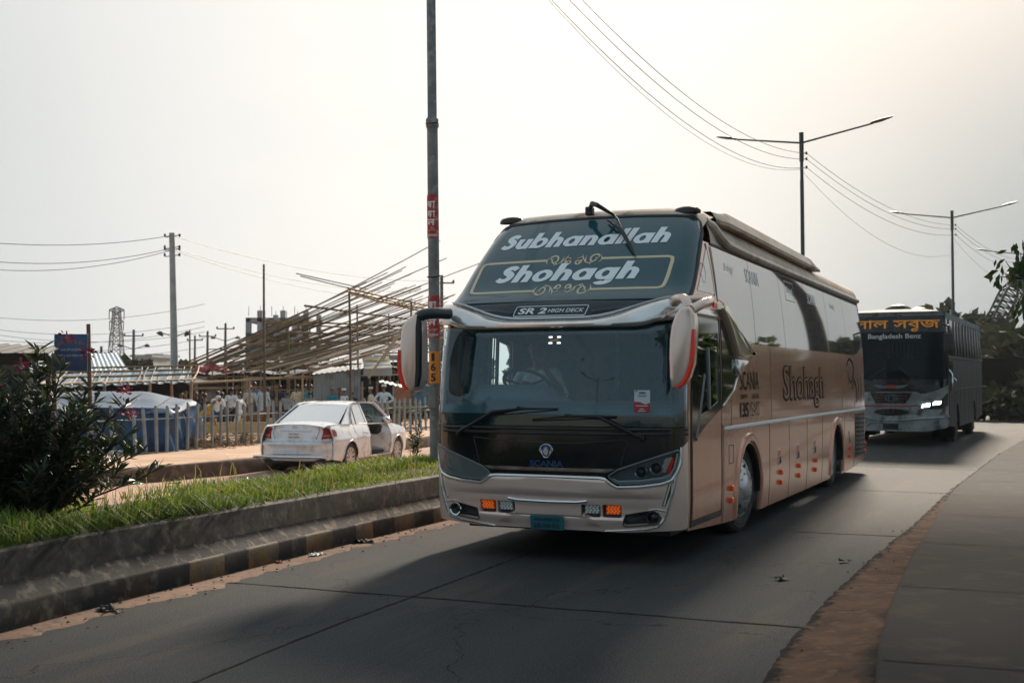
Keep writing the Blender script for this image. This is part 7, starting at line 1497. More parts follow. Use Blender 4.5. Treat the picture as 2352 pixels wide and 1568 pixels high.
def person(ps, loc, rz, label, shirt, pants, scale=1.0, group='people in the bamboo market', cap=None, robe=None, hair=hairm, shoes='black', bald=False, sk=None):
    o = bpy.data.objects.new('person', POSE[ps]); COL.objects.link(o)
    ms = [sk or skin, CL[shirt], CL[pants], hair, CL[shoes]]
    if len(POSE[ps].materials) == 0:
        for q in ms: POSE[ps].materials.append(q)
    for i, q in enumerate(ms): o.material_slots[i].link = 'OBJECT'; o.material_slots[i].material = q
    o.location = loc; o.rotation_euler = (0, 0, rz); o.scale = (scale,) * 3; tag(o, label, 'person', group)
    hc = Vector(hc_of(.08 if ps == 'front' else .75 if ps == 'squat' else .9 if ps == 'bend' else 0, .30 if ps == 'squat' else .90))
    if robe:
        g = G(); zb_ = {'tunic': .52, 'robe': .10, 'vest': .84}[robe]
        def rb_(u, v):
            a = u * 2 * math.pi; z = lerp(zb_, 1.22, v); w_ = lerp(.235 if robe == 'robe' else .225, .165, sstep(0, 1, v)); d_ = lerp(.17, .128, v); wv = 1 + .05 * math.sin(a * 7 + 2 * v) * (1 - v); return Vector((w_ * math.cos(a) * wv, d_ * math.sin(a) * wv + .004, z))
        g.grid(rb_, 36, 10); g.build(robe if robe != 'robe' else 'long_robe', CL[shirt], o, 70)
    if cap:
        g = G(); g.lathe([(.094, -.035), (.098, 0), (.096, .035), (.085, .052), (0, .058)], Matrix.Translation(hc + Vector((0, -.005, .066))), 20); g.build('cap', CL[cap], o, 50)
    return o
def place(px, ytop, d, ps, rz, label, shirt, pants, hgt=1.70, feet=None, **k):
    t = pt(px, ytop, d); gz = ground_z(t.x, t.y) if feet is None else feet; full = {'squat': 1.10, 'bend': 1.45}.get(ps, 1.73 if k.get('cap') else 1.725)
    s = max(.80, min(1.12, (t.z - gz) / full)); return person(ps, (t.x, t.y, gz), rz, label, shirt, pants, s, **k)
c6 = lambda x, y: ((640 + x / 3.92) * .5742, (1500 + y / 3.92) * .5742)
c7 = lambda x, y: ((1200 + x / 3.92) * .5742, (1450 + y / 3.92) * .5742)
def P6(x, y, d, *a, **k): q = c6(x, y); return place(q[0], q[1], d, *a, **k)
def P7(x, y, d, *a, **k): q = c7(x, y); return place(q[0], q[1], d, *a, **k)
P6(415, 245, 36, 'front', R(170), 'man in grey vest over white shirt facing the road beside the blue tent', 'white', 'black', robe=None)
P6(340, 300, 39, 'down', R(150), 'man in dark clothes half hidden behind the man in the grey vest', 'black', 'black')
P6(570, 330, 42, 'down', R(160), 'man in dark shirt standing in the shade of the stall', 'navy', 'black'); P6(655, 320, 43, 'down', R(120), 'man in black standing deeper in the shade right of the stall post', 'black', 'black')
P6(705, 345, 36.5, 'down', R(10), 'man in black shirt seen from behind at the picket fence', 'black', 'black')
P6(460, 520, 32.5, 'squat', R(-40), 'person in teal crouching beside the blue tent', 'teal', 'blue')
P6(600, 555, 31.5, 'bend', R(-60), 'grey haired man in yellow and grey shirt bending down behind the fence', 'yellow', 'grey', hair=CL['greywhite'])
P6(905, 248, 39, 'down', R(8), 'man in white shirt and blue jeans seen from behind at the barrier', 'white', 'jeans')
P6(972, 270, 42, 'down', R(-20), 'man in pale blue shirt half hidden behind the white shirt', 'pale_blue', 'navy')
P6(1120, 198, 43, 'down', R(0), 'man in white and black football shirt seen from behind', 'white', 'black')
P6(1245, 262, 39.5, 'walk', R(75), 'young man in white polo shirt and white trousers turned left', 'white', 'white')
P6(1410, 160, 46, 'front', R(5), 'man in pale printed T-shirt and brown trousers seen from behind', 'greywhite', 'brown')
P6(1480, 108, 49, 'down', R(-15), 'man in blue patterned shirt and jeans standing by the goats', 'blue', 'jeans')
P6(1620, 145, 46, 'long_sleeve', R(-10), 'man in pale blue tunic and black cap', 'pale_blue', 'pale_blue', robe='tunic', cap='black')
P6(1700, 200, 50, 'down', R(20), 'man in black right of the pale blue tunic', 'black', 'black')
P6(1878, 160, 48, 'long_sleeve', R(0), 'man in dark navy suit seen from behind', 'navy', 'navy')
P6(1985, 250, 42, 'front', R(-10), 'man in plain grey T-shirt seen from behind above the car boot', 'grey', 'black')
P6(2150, 150, 48, 'long_sleeve', R(-15), 'man in cream tunic seen from behind', 'cream', 'cream', robe='tunic')
P6(2275, 150, 51, 'down', R(10), 'man in dark teal shirt right of the cream tunic', 'teal', 'black')
P7(150, 500, 44, 'down', R(15), 'man in grey standing behind the car roof', 'grey', 'black'); P7(170, 345, 52, 'down', R(0), 'man in navy before the left end of the tin shed', 'navy', 'black')
P7(512, 390, 44, 'front', R(165), 'man in teal shirt facing the road before the tin shed', 'teal', 'navy')
P7(612, 385, 46, 'front', R(200), 'bearded man in red checked shirt between teal shirt and white cap', 'red', 'black')
P7(692, 408, 43, 'long_sleeve', R(60), 'man in pale blue tunic and white cap before the tin shed', 'pale_blue', 'white', robe='tunic', cap='white')
P7(820, 478, 45, 'down', R(0), 'man in navy shirt half hidden by the bamboo post', 'navy', 'black')
P7(1112, 385, 45, 'long_sleeve', R(80), 'man in cream tunic and white cap turned left by the lean-to', 'cream', 'cream', robe='tunic', cap='white')
P7(1316, 348, 44, 'akimbo', R(5), 'man in long white robe and white cap with hands on hips', 'pale_blue', 'pale_blue', robe='robe', cap='white', shoes='brown')
# goats tethered among the people
def goat(px, py, d, rz, label, m):
    c = []; A = lambda a, b, ra, rb_, l=0, f=1: c.append((a, b, ra, rb_, l, f))
    A((0, -.30, .56), (0, .05, .54), .145, .15); A((0, .05, .54), (0, .32, .58), .15, .165); A((0, .36, .62), (0, .52, .80), .10, .065); A((0, .52, .82), (0, .66, .76), .065, .035); A((.05, .50, .87), (.13, .47, .84), .022, .012); A((-.05, .50, .87), (-.13, .47, .84), .022, .012); A((.03, .48, .88), (.05, .40, .97), .014, .006); A((-.03, .48, .88), (-.05, .40, .97), .014, .006); A((0, -.42, .62), (0, -.50, .70), .025, .015)
    for k in (1, -1):
        A((.09 * k, .30, .52), (.09 * k, .31, .30), .06, .034); A((.09 * k, .31, .30), (.09 * k, .30, .03), .030, .024); A((.09 * k, -.30, .54), (.10 * k, -.24, .34), .085, .05); A((.10 * k, -.24, .34), (.10 * k, -.36, .22), .04, .028); A((.10 * k, -.36, .22), (.10 * k, -.33, .03), .026, .024)
    me = fuse('goat', c, .016); me.materials.append(m); o = bpy.data.objects.new('goat', me); COL.objects.link(o); p = pt(px, py, d); o.location = (p.x, p.y, ground_z(p.x, p.y)); o.rotation_euler = (0, 0, rz); return tag(o, label, 'goat', 'goats in the market')
goat(*c6(1440, 700), 41.5, R(-70), 'light brown goat standing among the men', mat('goat_tan', (.28, .12, .05), .85, 0, (.2, .08, .03), 6)); goat(*c6(1580, 690), 42.5, R(-80), 'dark brown goat standing right of the light brown goat', mat('goat_dark', (.09, .03, .02), .85, 0, (.06, .02, .015), 6))
# the coach driver, his right hand raised to his forehead
VX = .011
c = figure([((-.33, .12, 1.14), (-.15, .26, 1.46), (-.10, .20, 1.57)), ((.30, .16, 1.12), (.20, .42, 1.08), (.14, .50, 1.10))], lean=.10, turn=(.05, 1, -.05), sleeve=.5, legs=[((-.15, .45, .95), (-.15, .50, .55)), ((.15, .45, .95), (.15, .50, .55))], hipz=.92, fs=1.05)
pose('driver', c, hc_of(.10, .92), (.05, 1, 0))
cv = (bus.matrix_world @ Vector((-.66, 1.42, .30)))
drv = person('driver', OB + Vector((-.66 * math.cos(BUS_RZ) - 1.42 * math.sin(BUS_RZ), -.66 * math.sin(BUS_RZ) + 1.42 * math.cos(BUS_RZ), .385)), BUS_RZ + math.pi, 'coach driver in white shirt with one hand raised to his forehead', 'white', 'black', 1.0, 'drivers')
pose('car_driver', figure([((-.30, .14, 1.10), (-.18, .40, 1.02), (-.12, .50, 1.05)), ((.34, .10, 1.08), (.30, .36, .98), (.26, .48, 1.0))], turn=(.2, 1, 0), legs=[((-.14, .44, .96), (-.13, .62, .62)), ((.22, .42, .98), (.40, .52, .58))], hipz=.92), hc_of(0, .92), (.2, 1, 0))
cz = -R(15.5); co = Vector((-4.62, 24.75, -.25)); q = Vector((.36, 2.18, -.36)); person('car_driver', co + Vector((q.x * math.cos(cz) - q.y * math.sin(cz), q.x * math.sin(cz) + q.y * math.cos(cz), q.z)), cz, 'driver in navy shirt and dark jeans sitting in the parked car', 'navy', 'jeans', .95, 'drivers')
# ================================================================ trees, shrub, far right side
rt_ = random.Random(23)
bark = mat('bark', (.075, .06, .048), .9, 0, (.045, .038, .03), 5, bump=.6, bscale=14)
def limb(g, a, b, r0, r1, n=6, wob=.1):
    a, b = Vector(a), Vector(b); L_ = (b - a).length; pts = [a.lerp(b, i / n) + (Vector((rt_.gauss(0, 1), rt_.gauss(0, 1), rt_.gauss(0, .5))) * L_ * wob * .25 if 0 < i < n else Vector()) for i in range(n + 1)]
    g.tube(pts, [lerp(r0, r1, i / n) for i in range(n + 1)], 8); return pts
def leafquad(vs, fs, p, d, n, L_, W_):
    s = d.cross(n).normalized() * W_; k = len(vs); m_ = p + d * L_ * .5 + n * L_ * .06; vs += [p, m_ - s, p + d * L_, m_ + s]; fs.append((k, k + 1, k + 2, k + 3))
def clump(vs, fs, c, r, n, L_, W_, ms=None, flat=.7):
    for _ in range(n):
        v = Vector((rt_.gauss(0, 1), rt_.gauss(0, 1), rt_.gauss(0, 1))).normalized(); p = c + Vector((v.x * r, v.y * r, v.z * r * flat)) * rt_.random() ** .45; d = (v + Vector((rt_.gauss(0, .7), rt_.gauss(0, .7), rt_.gauss(-.3, .6)))).normalized(); nn = Vector((rt_.gauss(0, .6), rt_.gauss(0, .6), 1)).normalized(); q = rt_.uniform(.7, 1.25); leafquad(vs, fs, p, d, nn, L_ * q, W_ * q)
        if ms is not None: ms.append(0 if rt_.random() < .62 else 1)
LA = [leaf('leaf_dark', (.032, .055, .016), (.05, .08, .02), .35), leaf('leaf_mid', (.055, .09, .022), (.075, .11, .028), .4)]
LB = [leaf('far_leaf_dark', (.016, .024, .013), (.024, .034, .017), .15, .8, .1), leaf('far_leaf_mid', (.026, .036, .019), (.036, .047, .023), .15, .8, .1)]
def tree(loc, h, cr, label, name='roadside_tree', group=None, nl=40, per=60, L_=.3, W_=.1, mats=LA, tr=.16, squash=.6, ctr=.72, lean=(0, 0)):
    t = thing(name, label, 'tree', loc, 0, group); g = G(); top = Vector((lean[0], lean[1], h * ctr)); limb(g, (0, 0, -.1), top, tr, tr * .5); vs = []; fs = []; ms = []
    for i in range(nl):
        a = rt_.uniform(0, 6.283); el = rt_.uniform(-.35, 1); rr_ = cr * rt_.uniform(.25, 1) ; c = top + Vector((math.cos(a) * rr_ * math.cos(el), math.sin(a) * rr_ * math.cos(el), math.sin(el) * rr_ * squash))
        if i < 14: limb(g, top * rt_.uniform(.65, 1), c, tr * .4, tr * .08, 5, .2)
        clump(vs, fs, c, cr * rt_.uniform(.18, .34), per, L_, W_, ms)
    g.build('trunk', bark, t, 60); g = G(); g.add(vs, fs, ms); g.build('crown', mats, t, 0); return t
# big unseen tree added to shade the near road, its crown above the frame
st = thing('added_shade_tree', 'tall spreading tree added out of view beyond the right edge, shading the near road', 'tree', (12.6, 22.5, .1)); g = G(); vs = []; fs = []; ms = []
limb(g, (0, 0, -.1), (.6, .3, 10.5), .42, .24, 8, .03)
cs_ = []
for k in range(64):
    x = rt_.uniform(-14.5, -2.2); y = rt_.uniform(-3.2, 4.0); z = 11.2 + rt_.uniform(0, 2.2) + max(0, y) * .30
    cs_.append(Vector((x, y, z)))
for k in range(10): cs_.append(Vector((rt_.uniform(-2, 4), rt_.uniform(-4, 4), rt_.uniform(9.5, 13))))
for i in range(9): limb(g, (.6, .3, 10.3), Vector((-11.5 + i * 1.6, rt_.uniform(-2.5, 3.2), 12.4)), .16, .03, 8, .06)
for c in cs_: clump(vs, fs, c, rt_.uniform(1.2, 1.9), 210, .36, .14, ms, .45)
g.build('trunk', bark, st, 60); g = G(); g.add(vs, fs, ms); g.build('crown', LA, st, 0)
# small tree on the footpath whose twigs hang into the picture
nt_ = thing('footpath_tree', 'small broad leaved tree at the right edge with twigs hanging into view', 'tree', (6.3, 11.2, .1)); g = G(); vs = []; fs = []; ms = []; o_ = Vector(nt_.location)
limb(g, (0, 0, -.1), (.15, .1, 3.4), .10, .07, 7, .04)
tw = [(pt(2352, 640, 11) - o_, [(2345, 580), (2328, 560), (2310, 600), (2298, 625), (2290, 635), (2340, 610), (2335, 640), (2350, 560), (2350, 600), (2325, 615)]), (pt(2356, 740, 11) - o_, [(2348, 690), (2342, 705), (2350, 715), (2352, 680)])]
for base, l in tw:
    limb(g, Vector((.15, .1, 3.0)), base, .03, .012, 6, .08)
    for (px, py) in l:
        p = pt(px, py, 11 + rt_.uniform(-.25, .25)) - o_; limb(g, base, p, .008, .003, 4, .1)
        for _ in range(5):
            d = Vector((rt_.gauss(-.15, .5), rt_.gauss(0, .5), -1 + rt_.gauss(0, .45))).normalized(); leafquad(vs, fs, p + Vector((rt_.gauss(0, .03), rt_.gauss(0, .05), rt_.gauss(0, .03))), d, Vector((rt_.gauss(0, .6), -1, rt_.gauss(0, .4))).normalized(), rt_.uniform(.08, .13), rt_.uniform(.018, .027)); ms.append(0)
for k in range(26): c = Vector((rt_.uniform(-.35, 1.5), rt_.uniform(-1.0, 1.3), rt_.uniform(3.0, 5.0))); c.x += 1.15; limb(g, Vector((.15, .1, 3.2)), c, .03, .006, 5, .15); clump(vs, fs, c, .38, 70, .16, .045, ms)
g.build('trunk', bark, nt_, 60); g = G(); g.add(vs, fs, ms); g.build('crown', LA, nt_, 0)
# taller unseen tree, added so its thin crown throws broken shade beside the coach
t = thing('added_shade_tree', 'tall thin crowned tree added out of view farther up beyond the right edge', 'tree', (18.2, 38.5, .2)); g = G(); limb(g, (0, 0, -.1), (.2, 0, 15.0), .40, .2, 8, .02); vs = []; fs = []; ms = []
for k in range(52):
    c = Vector((rt_.uniform(-10.5, -1.5), rt_.uniform(-7, 4.5), 0)); c.z = max(15.6, 1.9 + .335 * (38.5 + c.y) + 1.2) + rt_.uniform(0, 2.0)
    if k < 8: limb(g, (.2, 0, 14.8), c, .10, .02, 6, .06)
    clump(vs, fs, c, rt_.uniform(.7, 1.3), 80, .36, .14, ms, .45)
g.build('trunk', bark, t, 60); g = G(); g.add(vs, fs, ms); g.build('crown', LA, t, 0)
# two unseen trees added to dim the sky light on footpath and near road
for (x, y, lb) in ((7.4, 2.5, 'unseen tree added beside the camera to shade the footpath'), (2.8, -6.5, 'unseen tree added behind the camera to shade the near road')):
    t = thing('added_shade_tree', lb, 'tree', (x, y, .1)); g = G(); limb(g, (0, 0, -.1), (-.4, -.3, 5.2), .28, .16, 8, .04); vs = []; fs = []; ms = []
    for k in range(40):
        a = rt_.uniform(0, 6.283); q = 5.2 * rt_.random() ** .5; c = Vector((math.cos(a) * q - 1.6, math.sin(a) * q - 1.5, rt_.uniform(6.2, 9)))
        if k < 9: limb(g, (-.4, -.3, 5.0), c, .09, .02, 6, .1)
        clump(vs, fs, c, rt_.uniform(1.0, 1.6), 110, .36, .14, ms, .5)
    g.build('trunk', bark, t, 60); g = G(); g.add(vs, fs, ms); g.build('crown', LA, t, 0)
# oleander on the median at the left edge
ol = thing('oleander_shrub', 'dark oleander shrub with pink flowers on the median at the left edge', 'shrub', (-4.15, 9.9, .46)); ol.scale = (1.22, 1.22, 1.12); g = G(); vs = []; fs = []; ms = []; fl = []
OL = [leaf('oleander_leaf', (.018, .032, .014), (.028, .045, .018), .22, .4, .4), leaf('oleander_leaf_light', (.045, .07, .022), (.06, .085, .025), .3, .4, .4)]
tips = []
for i in range(92):
    a = rt_.uniform(0, 6.283); sp = rt_.uniform(.15, 1.1); h_ = rt_.uniform(.55, 1.25) * (1.18 - .45 * sp); b = Vector((math.cos(a) * .12, math.sin(a) * .12, 0)); tip = Vector((math.cos(a) * sp * .95 - .05, math.sin(a) * sp * .7, h_)); pts = limb(g, b, tip, .012, .004, 6, .12); tips.append(tip)
    for j in range(84):
        t = rt_.uniform(.12, 1.02); q = t * 6; k = min(5, int(q)); p = pts[k].lerp(pts[k + 1], min(1, q - k)); a2 = rt_.uniform(0, 6.283); d = Vector((math.cos(a2), math.sin(a2), rt_.uniform(-.1, 1.3))).normalized(); leafquad(vs, fs, p, d, Vector((rt_.gauss(0, .4), rt_.gauss(0, .4), 1)).normalized(), rt_.uniform(.09, .17), rt_.uniform(.010, .017)); ms.append(0 if rt_.random() < .86 else 1)
g.build('stems', bark, ol, 60); g = G(); g.add(vs, fs, ms); g.build('foliage', OL, ol, 0)
pinkm = leaf('oleander_pink', (.22, .03, .055), (.13, .018, .035), .3)
for p in rt_.sample(tips, 8) + [Vector((.55, -.2, 1.30)), Vector((.30, .1, 1.42)), Vector((.72, .0, 1.02)), Vector((.15, -.3, 1.2)), Vector((.8, -.1, .85))]:
    g = G(); v2 = []; f2 = []
    for _ in range(26): d = Vector((rt_.gauss(0, 1), rt_.gauss(0, 1), rt_.gauss(.3, .8))).normalized(); leafquad(v2, f2, p + d * rt_.uniform(0, .05), d, d.orthogonal().normalized(), .032, .014)
    g.add(v2, f2); g.build('flower', pinkm, ol, 0)
# weedy plant at the foot of the tall post
wp_ = thing('weedy_plant', 'thin weedy plant with narrow leaves at the foot of the tall post', 'plant', (-1.42, 17.3, .45)); g = G(); vs = []; fs = []; ms = []
for i in range(7):
    tip = Vector((rt_.gauss(-.02, .09), rt_.gauss(0, .08), rt_.uniform(.35, .72))); pts = limb(g, (0, 0, 0), tip, .007, .003, 5, .08)
    for j in range(26): t = rt_.uniform(.4, 1); q = t * 5; k = min(4, int(q)); p = pts[k].lerp(pts[k + 1], q - k); a2 = rt_.uniform(0, 6.283); leafquad(vs, fs, p, Vector((math.cos(a2), math.sin(a2), .5)).normalized(), Vector((0, 0, 1)), rt_.uniform(.08, .14), .010); ms.append(rt_.randint(0, 1))
g.build('stems', bark, wp_, 60); g = G(); g.add(vs, fs, ms); g.build('foliage', OL, wp_, 0)
# far trees at the left and behind the market
for i, (px, pyt, d, w_) in enumerate(((283, 800, 85, 44), (326, 806, 92, 26), (430, 812, 100, 30), (18, 780, 75, 46), (640, 826, 90, 60), (520, 832, 95, 50), (760, 825, 110, 70), (960, 815, 105, 60), (1090, 812, 95, 90), (1230, 800, 100, 100), (1390, 806, 105, 100), (1560, 800, 110, 110), (1730, 804, 115, 110))):
    c = pt(px, 870, d); top = pt(px, pyt, d); k = d / 2705
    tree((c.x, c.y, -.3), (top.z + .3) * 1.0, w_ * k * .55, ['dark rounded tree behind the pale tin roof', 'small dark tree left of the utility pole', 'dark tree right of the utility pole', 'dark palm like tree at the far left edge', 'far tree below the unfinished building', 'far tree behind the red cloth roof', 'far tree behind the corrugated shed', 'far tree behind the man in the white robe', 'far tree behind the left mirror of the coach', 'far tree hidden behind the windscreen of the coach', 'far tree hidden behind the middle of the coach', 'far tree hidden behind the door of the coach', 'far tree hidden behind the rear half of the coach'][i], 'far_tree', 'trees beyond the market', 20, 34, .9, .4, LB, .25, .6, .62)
# bushy roadside trees standing just outside the right edge, mirrored in the side of the coach
for i, (x, y, h_) in enumerate(((13.8, 24.0, 5.2), (16.8, 30.5, 4.0), (20.4, 37.0, 5.0), (24.6, 44.0, 4.8))):
    tree((x, y, .1), h_ * .75, h_ * .42, ['first', 'second', 'third', 'fourth', 'fifth'][i] + ' bushy tree of the row along the right footpath, counted from the camera', 'roadside_tree', 'roadside trees on the right', 34, 60, .42, .18, LA, .14, .85, .5)
# dark side of the road at the far right: trees, parked trucks, crane, houses
for i, (x, y, h_, cr) in enumerate(((27, 60, 6.0, 3.6), (33, 66, 6.6, 4), (31, 82, 8.0, 5), (39, 78, 6.2, 4.4), (44, 90, 7.2, 5), (38, 98, 7.6, 5), (50, 96, 7.4, 5), (57, 112, 8.5, 6), (46, 118, 8.5, 6), (66, 120, 9, 6))):
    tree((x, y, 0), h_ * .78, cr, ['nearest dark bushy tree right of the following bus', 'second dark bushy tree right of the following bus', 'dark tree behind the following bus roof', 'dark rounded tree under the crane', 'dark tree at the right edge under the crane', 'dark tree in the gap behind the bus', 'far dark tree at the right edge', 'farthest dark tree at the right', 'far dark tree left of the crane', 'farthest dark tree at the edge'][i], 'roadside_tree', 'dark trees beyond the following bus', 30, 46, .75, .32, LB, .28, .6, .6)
for i, (x, y, h_) in enumerate(((19.6, 46.5, 2.0), (22.8, 49.5, 2.6), (25.2, 55.0, 2.4), (30.5, 61.5, 2.6))):
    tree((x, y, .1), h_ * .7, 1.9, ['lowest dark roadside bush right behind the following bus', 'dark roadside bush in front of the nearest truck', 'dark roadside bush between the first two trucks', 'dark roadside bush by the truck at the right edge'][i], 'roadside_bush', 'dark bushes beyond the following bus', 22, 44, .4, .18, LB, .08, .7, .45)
trk = [mat('truck_blue', (.006, .014, .03), .7, spec=.2), mat('truck_dark', (.007, .008, .009), .95, spec=.1), mat('truck_green', (.008, .016, .012), .8, spec=.2)]
def truck(loc, rz, label, m, tl):
    t = thing('parked_truck', label, 'truck', loc, rz, 'trucks parked on the right side'); g = G(); g.box((0, 0, 1.55), (2.2, 1.7, 2.0), None, 0, .18); g.build('cab', m, t); g = G(); g.box((0, -.86, 1.95), (1.9, .04, .75), None, 0, .02); g.build('windscreen', cardark, t); g = G(); g.box((0, 3.6, 1.75), (2.3, 5.2, 1.5), None, 0, .04); g.build('cargo_body', trk[1], t); g = G(); g.box((0, 2.8, .75), (.9, 7, .2)); g.box((0, -.9, .75), (2.1, .12, .3), None, 0, .03); g.build('chassis', rubber, t)
    for x in (-.95, .95):
        for y in (0, 4.6): g = G(); g.lathe([(.2, -.14), (.45, -.14), (.48, -.1), (.48, .1), (.45, .14), (.2, .14), (0, .1)], Matrix.Translation((x, y, .48)) @ Matrix.Rotation(R(90), 4, 'Y'), 18); g.build('wheel', tyre_m, t)
        g = G(); g.box((x * .78, -.87, 1.05), (.28, .05, .16), None, 0, .02); g.build('headlight', mat('far_lamp', (.5, .55, .5), .3, emit=(.7, .9, .7, tl)), t)
    return t
truck((23.5, 53.5, .17), R(150), 'dark blue truck parked nearest beyond the following bus', trk[0], .5); truck((29.5, 58.5, .17), R(155), 'dark green truck parked second beyond the following bus', trk[2], .8); truck((36, 64, .17), R(150), 'dark grey truck parked at the right edge beyond the bus', trk[1], .4)
hb = thing('far_house', 'low pale house under the crane boom at the right', 'house', (*pt(2268, 860, 105).xy, 0), 0, 'far houses at the right'); g = G(); hz_ = pt(2268, 738, 105).z; g.box((0, 3, hz_ / 2), (3.4, 6, hz_)); g.build('wall', mat('far_wall_a', (1, 1, 1)), hb); g = G(); g.box((0, 3, hz_ + .15), (4.0, 6.6, .3)); g.build('roof', bconc, hb)
for q in (-1, .3, 1.2): g = G(); g.box((q, -.05, hz_ - 1.6), (.6, .1, .9)); g.build('window', bdark, hb)
cr = thing('lattice_crane', 'dark crawler crane with slanting lattice boom at the right edge', 'crane', (*pt(2283, 870, 80).xy, 0)); o_ = Vector(cr.location); k = 80 / 2705
a0, b0 = pt(2268, 790, 80) - o_, pt(2338, 645, 80) - o_; ax = (b0 - a0).normalized(); sd = Vector((ax.z, 0, -ax.x)); g = G(); L_ = (b0 - a0).length
cor = lambda t, i, j: a0.lerp(b0, t) + sd * (.62 * (1 - .55 * max(0, t - .8) / .2) * (.6 + .4 * min(1, t / .15))) * i + Vector((0, .6 * (1 - .5 * max(0, t - .8) / .2), 0)) * j
N_ = 11
for i in range(N_):
    t0, t1 = i / N_, (i + 1) / N_
    for (p, q) in ((1, 1), (1, -1), (-1, -1), (-1, 1)): g.tube([cor(t0, p, q), cor(t1, p, q)], .075, 5)
    for (p, q), (p2_, q2) in (((1, 1), (1, -1)), ((1, -1), (-1, -1)), ((-1, -1), (-1, 1)), ((-1, 1), (1, 1))): g.tube([cor(t0, p, q), cor(t1, p2_, q2)], .045, 4); g.tube([cor(t1, p, q), cor(t1, p2_, q2)], .045, 4)
crm = mat('crane_dark', (.022, .025, .027), .6); g.build('boom', crm, cr)
g = G(); g.box(b0 + Vector((0, 0, .2)), (1.1, .8, 1.1), Matrix.Rotation(-.45, 3, 'Y'), 0, .1); g.lathe([(.5, -.2), (.5, .2), (.2, .22)], Matrix.Translation(b0 + Vector((.3, 0, .7))) @ Matrix.Rotation(R(90), 4, 'X'), 14); g.build('boom_head', crm, cr)
g = G(); g.tube([b0 + Vector((.5, 0, .2)), b0 + Vector((.55, 0, -5.5))], .035, 4); g.tube([b0 + Vector((.8, 0, .2)), b0 + Vector((.85, 0, -5.5))], .035, 4); g.tube([b0 + Vector((-.2, 0, .4)), a0 + Vector((-1.4, 0, .1))], .03, 4); g.build('cable', crm, cr)
g = G(); g.tube([a0 + Vector((-.3, 0, -.6)), a0 + Vector((-1.6, 0, 1.2)), a0 + Vector((-1.5, 0, -2))], .08, 5); g.build('gantry', crm, cr)
g = G(); g.box((a0.x - .4, 0, a0.z * .5 + .2), (3.0, 2.4, max(1.4, a0.z * .55)), None, 0, .15); g.build('cab', crm, cr); g = G()
for y in (-1.3, 1.3): g.box((a0.x - .4, y, .5), (4.2, .7, 1.0), None, 0, .3)
g.build('track', rubber, cr)
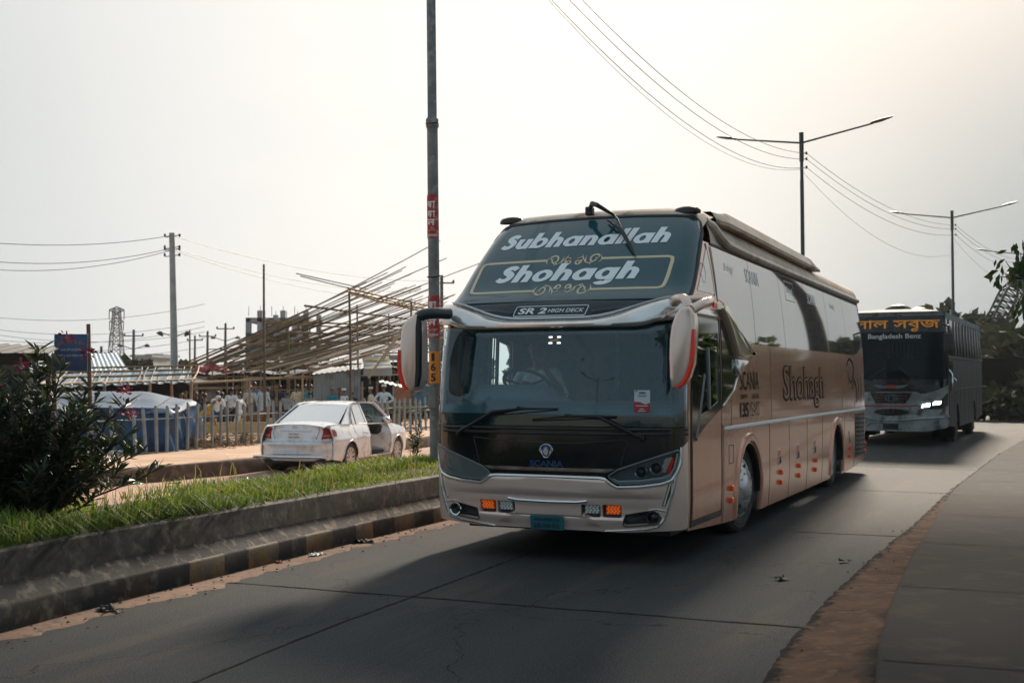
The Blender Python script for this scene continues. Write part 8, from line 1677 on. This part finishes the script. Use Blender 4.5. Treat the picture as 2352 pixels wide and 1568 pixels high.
# litter on the road, lane and market edge
def litter(name, loc, s, label, m, cat='litter'):
    g = G(); n = 7; g.grid(lambda u, v: Vector(((u - .5) * s * (1 + .3 * math.sin(v * 5 + loc[0])), (v - .5) * s * .7, .008 + abs(noise.noise((u * 4, v * 4, loc[0] * 7))) * s * .35)), n, n); o = g.build(name, m, None, 0); o.location = loc; o.rotation_euler = (0, 0, rt_.uniform(0, 6)); return tag(o, label, cat, 'litter')
lw = mat('litter_white', (.62, .64, .63), .5); ld = mat('litter_dark', (.03, .035, .035), .7); lg = mat('litter_green', (.05, .35, .16), .4, 0, (.3, .55, .35), 30); lr = mat('litter_brick', (.30, .12, .06), .85)
for i, (px, py, z, s, m, lb) in enumerate(((724, 1276, .006, .13, lw, 'crumpled white paper on the sand by the median wall'), (832, 1246, .006, .22, ld, 'dark rag on the sand near the coach'), (246, 1403, .006, .17, ld, 'flat dark scrap on the sand at the near median wall'), (640, 1292, .006, .10, lr, 'torn brown leaf scrap beside the striped kerb'), (560, 1105, -.22, .35, lw, 'pale plastic scraps on the service lane left of the car'), (400, 1112, -.22, .22, lr, 'brick piece on the service lane by the retaining wall'), (455, 1092, -.22, .2, lw, 'white bag on the lane below the retaining wall'), (265, 1040, .05, .34, lw, 'white plastic bag at the foot of the fence'), (318, 1112, .62, .11, lg, 'green plastic bottle lying on the median grass'), (1940, 1290, .005, .10, ld, 'dark leaf lying on the road right of the coach'), (1795, 1330, .005, .13, ld, 'dark scrap lying between the coach and the gutter'))):
    a, b = (px - 1176) / 2705, (784 - py) / 2705; c_, s_ = math.cos(TH), math.sin(TH); r = Vector((a, c_ - b * s_, s_ + b * c_)); t = (z - 1.68) / r.z; p = Vector((0, 0, 1.68)) + r * t; litter('litter', (p.x, p.y, z), s, lb, m)
g = G(); vs = []; fs = []
for _ in range(900):        # grit and small stones along the road edges
    if rt_.random() < .6: i = rt_.randint(fi0, fi1); p = LF[i] - LFN[i] * abs(rt_.gauss(.15, .18))
    else: i = rt_.randint(ri0, ri1); p = RF_[i] + RFN[i] * rt_.gauss(-.15, .2)
    s = rt_.uniform(.004, .014); k = len(vs); c = Vector((p.x, p.y, .012 + rise(p.y))); vs += [c + Vector((s, 0, 0)), c + Vector((0, s, 0)), c + Vector((-s * 1.3, 0, 0)), c + Vector((0, -s, 0)), c + Vector((0, 0, s * .9))]; fs += [(k, k + 1, k + 4), (k + 1, k + 2, k + 4), (k + 2, k + 3, k + 4), (k + 3, k, k + 4)]
g.add(vs, fs); stuff(g.build('gravel', mat('grit', (.10, .075, .06), .9, 0, (.04, .035, .03), 20), None, 0), 'grit and small stones along the road edges', 'gravel')
# ================================================================ hazy air
g = G(); g.box((20, 110, 30), (420, 420, 63)); hz = g.build('haze', bpy.data.materials.new('haze_air'), None, 0); hz['kind'] = 'stuff'; hz['label'] = 'thin pale dusty haze over the whole place'; hz['category'] = 'haze'
hm = hz.data.materials[0]; hm.use_nodes = True; ht = hm.node_tree; ht.nodes.remove(ht.nodes['Principled BSDF']); vol = ht.nodes.new('ShaderNodeVolumePrincipled'); vol.inputs['Color'].default_value = (.96, .975, .99, 1); vol.inputs['Density'].default_value = .00028; vol.inputs['Anisotropy'].default_value = .3; ht.links.new(vol.outputs[0], ht.nodes['Material Output'].inputs['Volume'])
sc.cycles.volume_step_rate = 10; sc.cycles.volume_max_steps = 32; sc.cycles.volume_bounces = 0
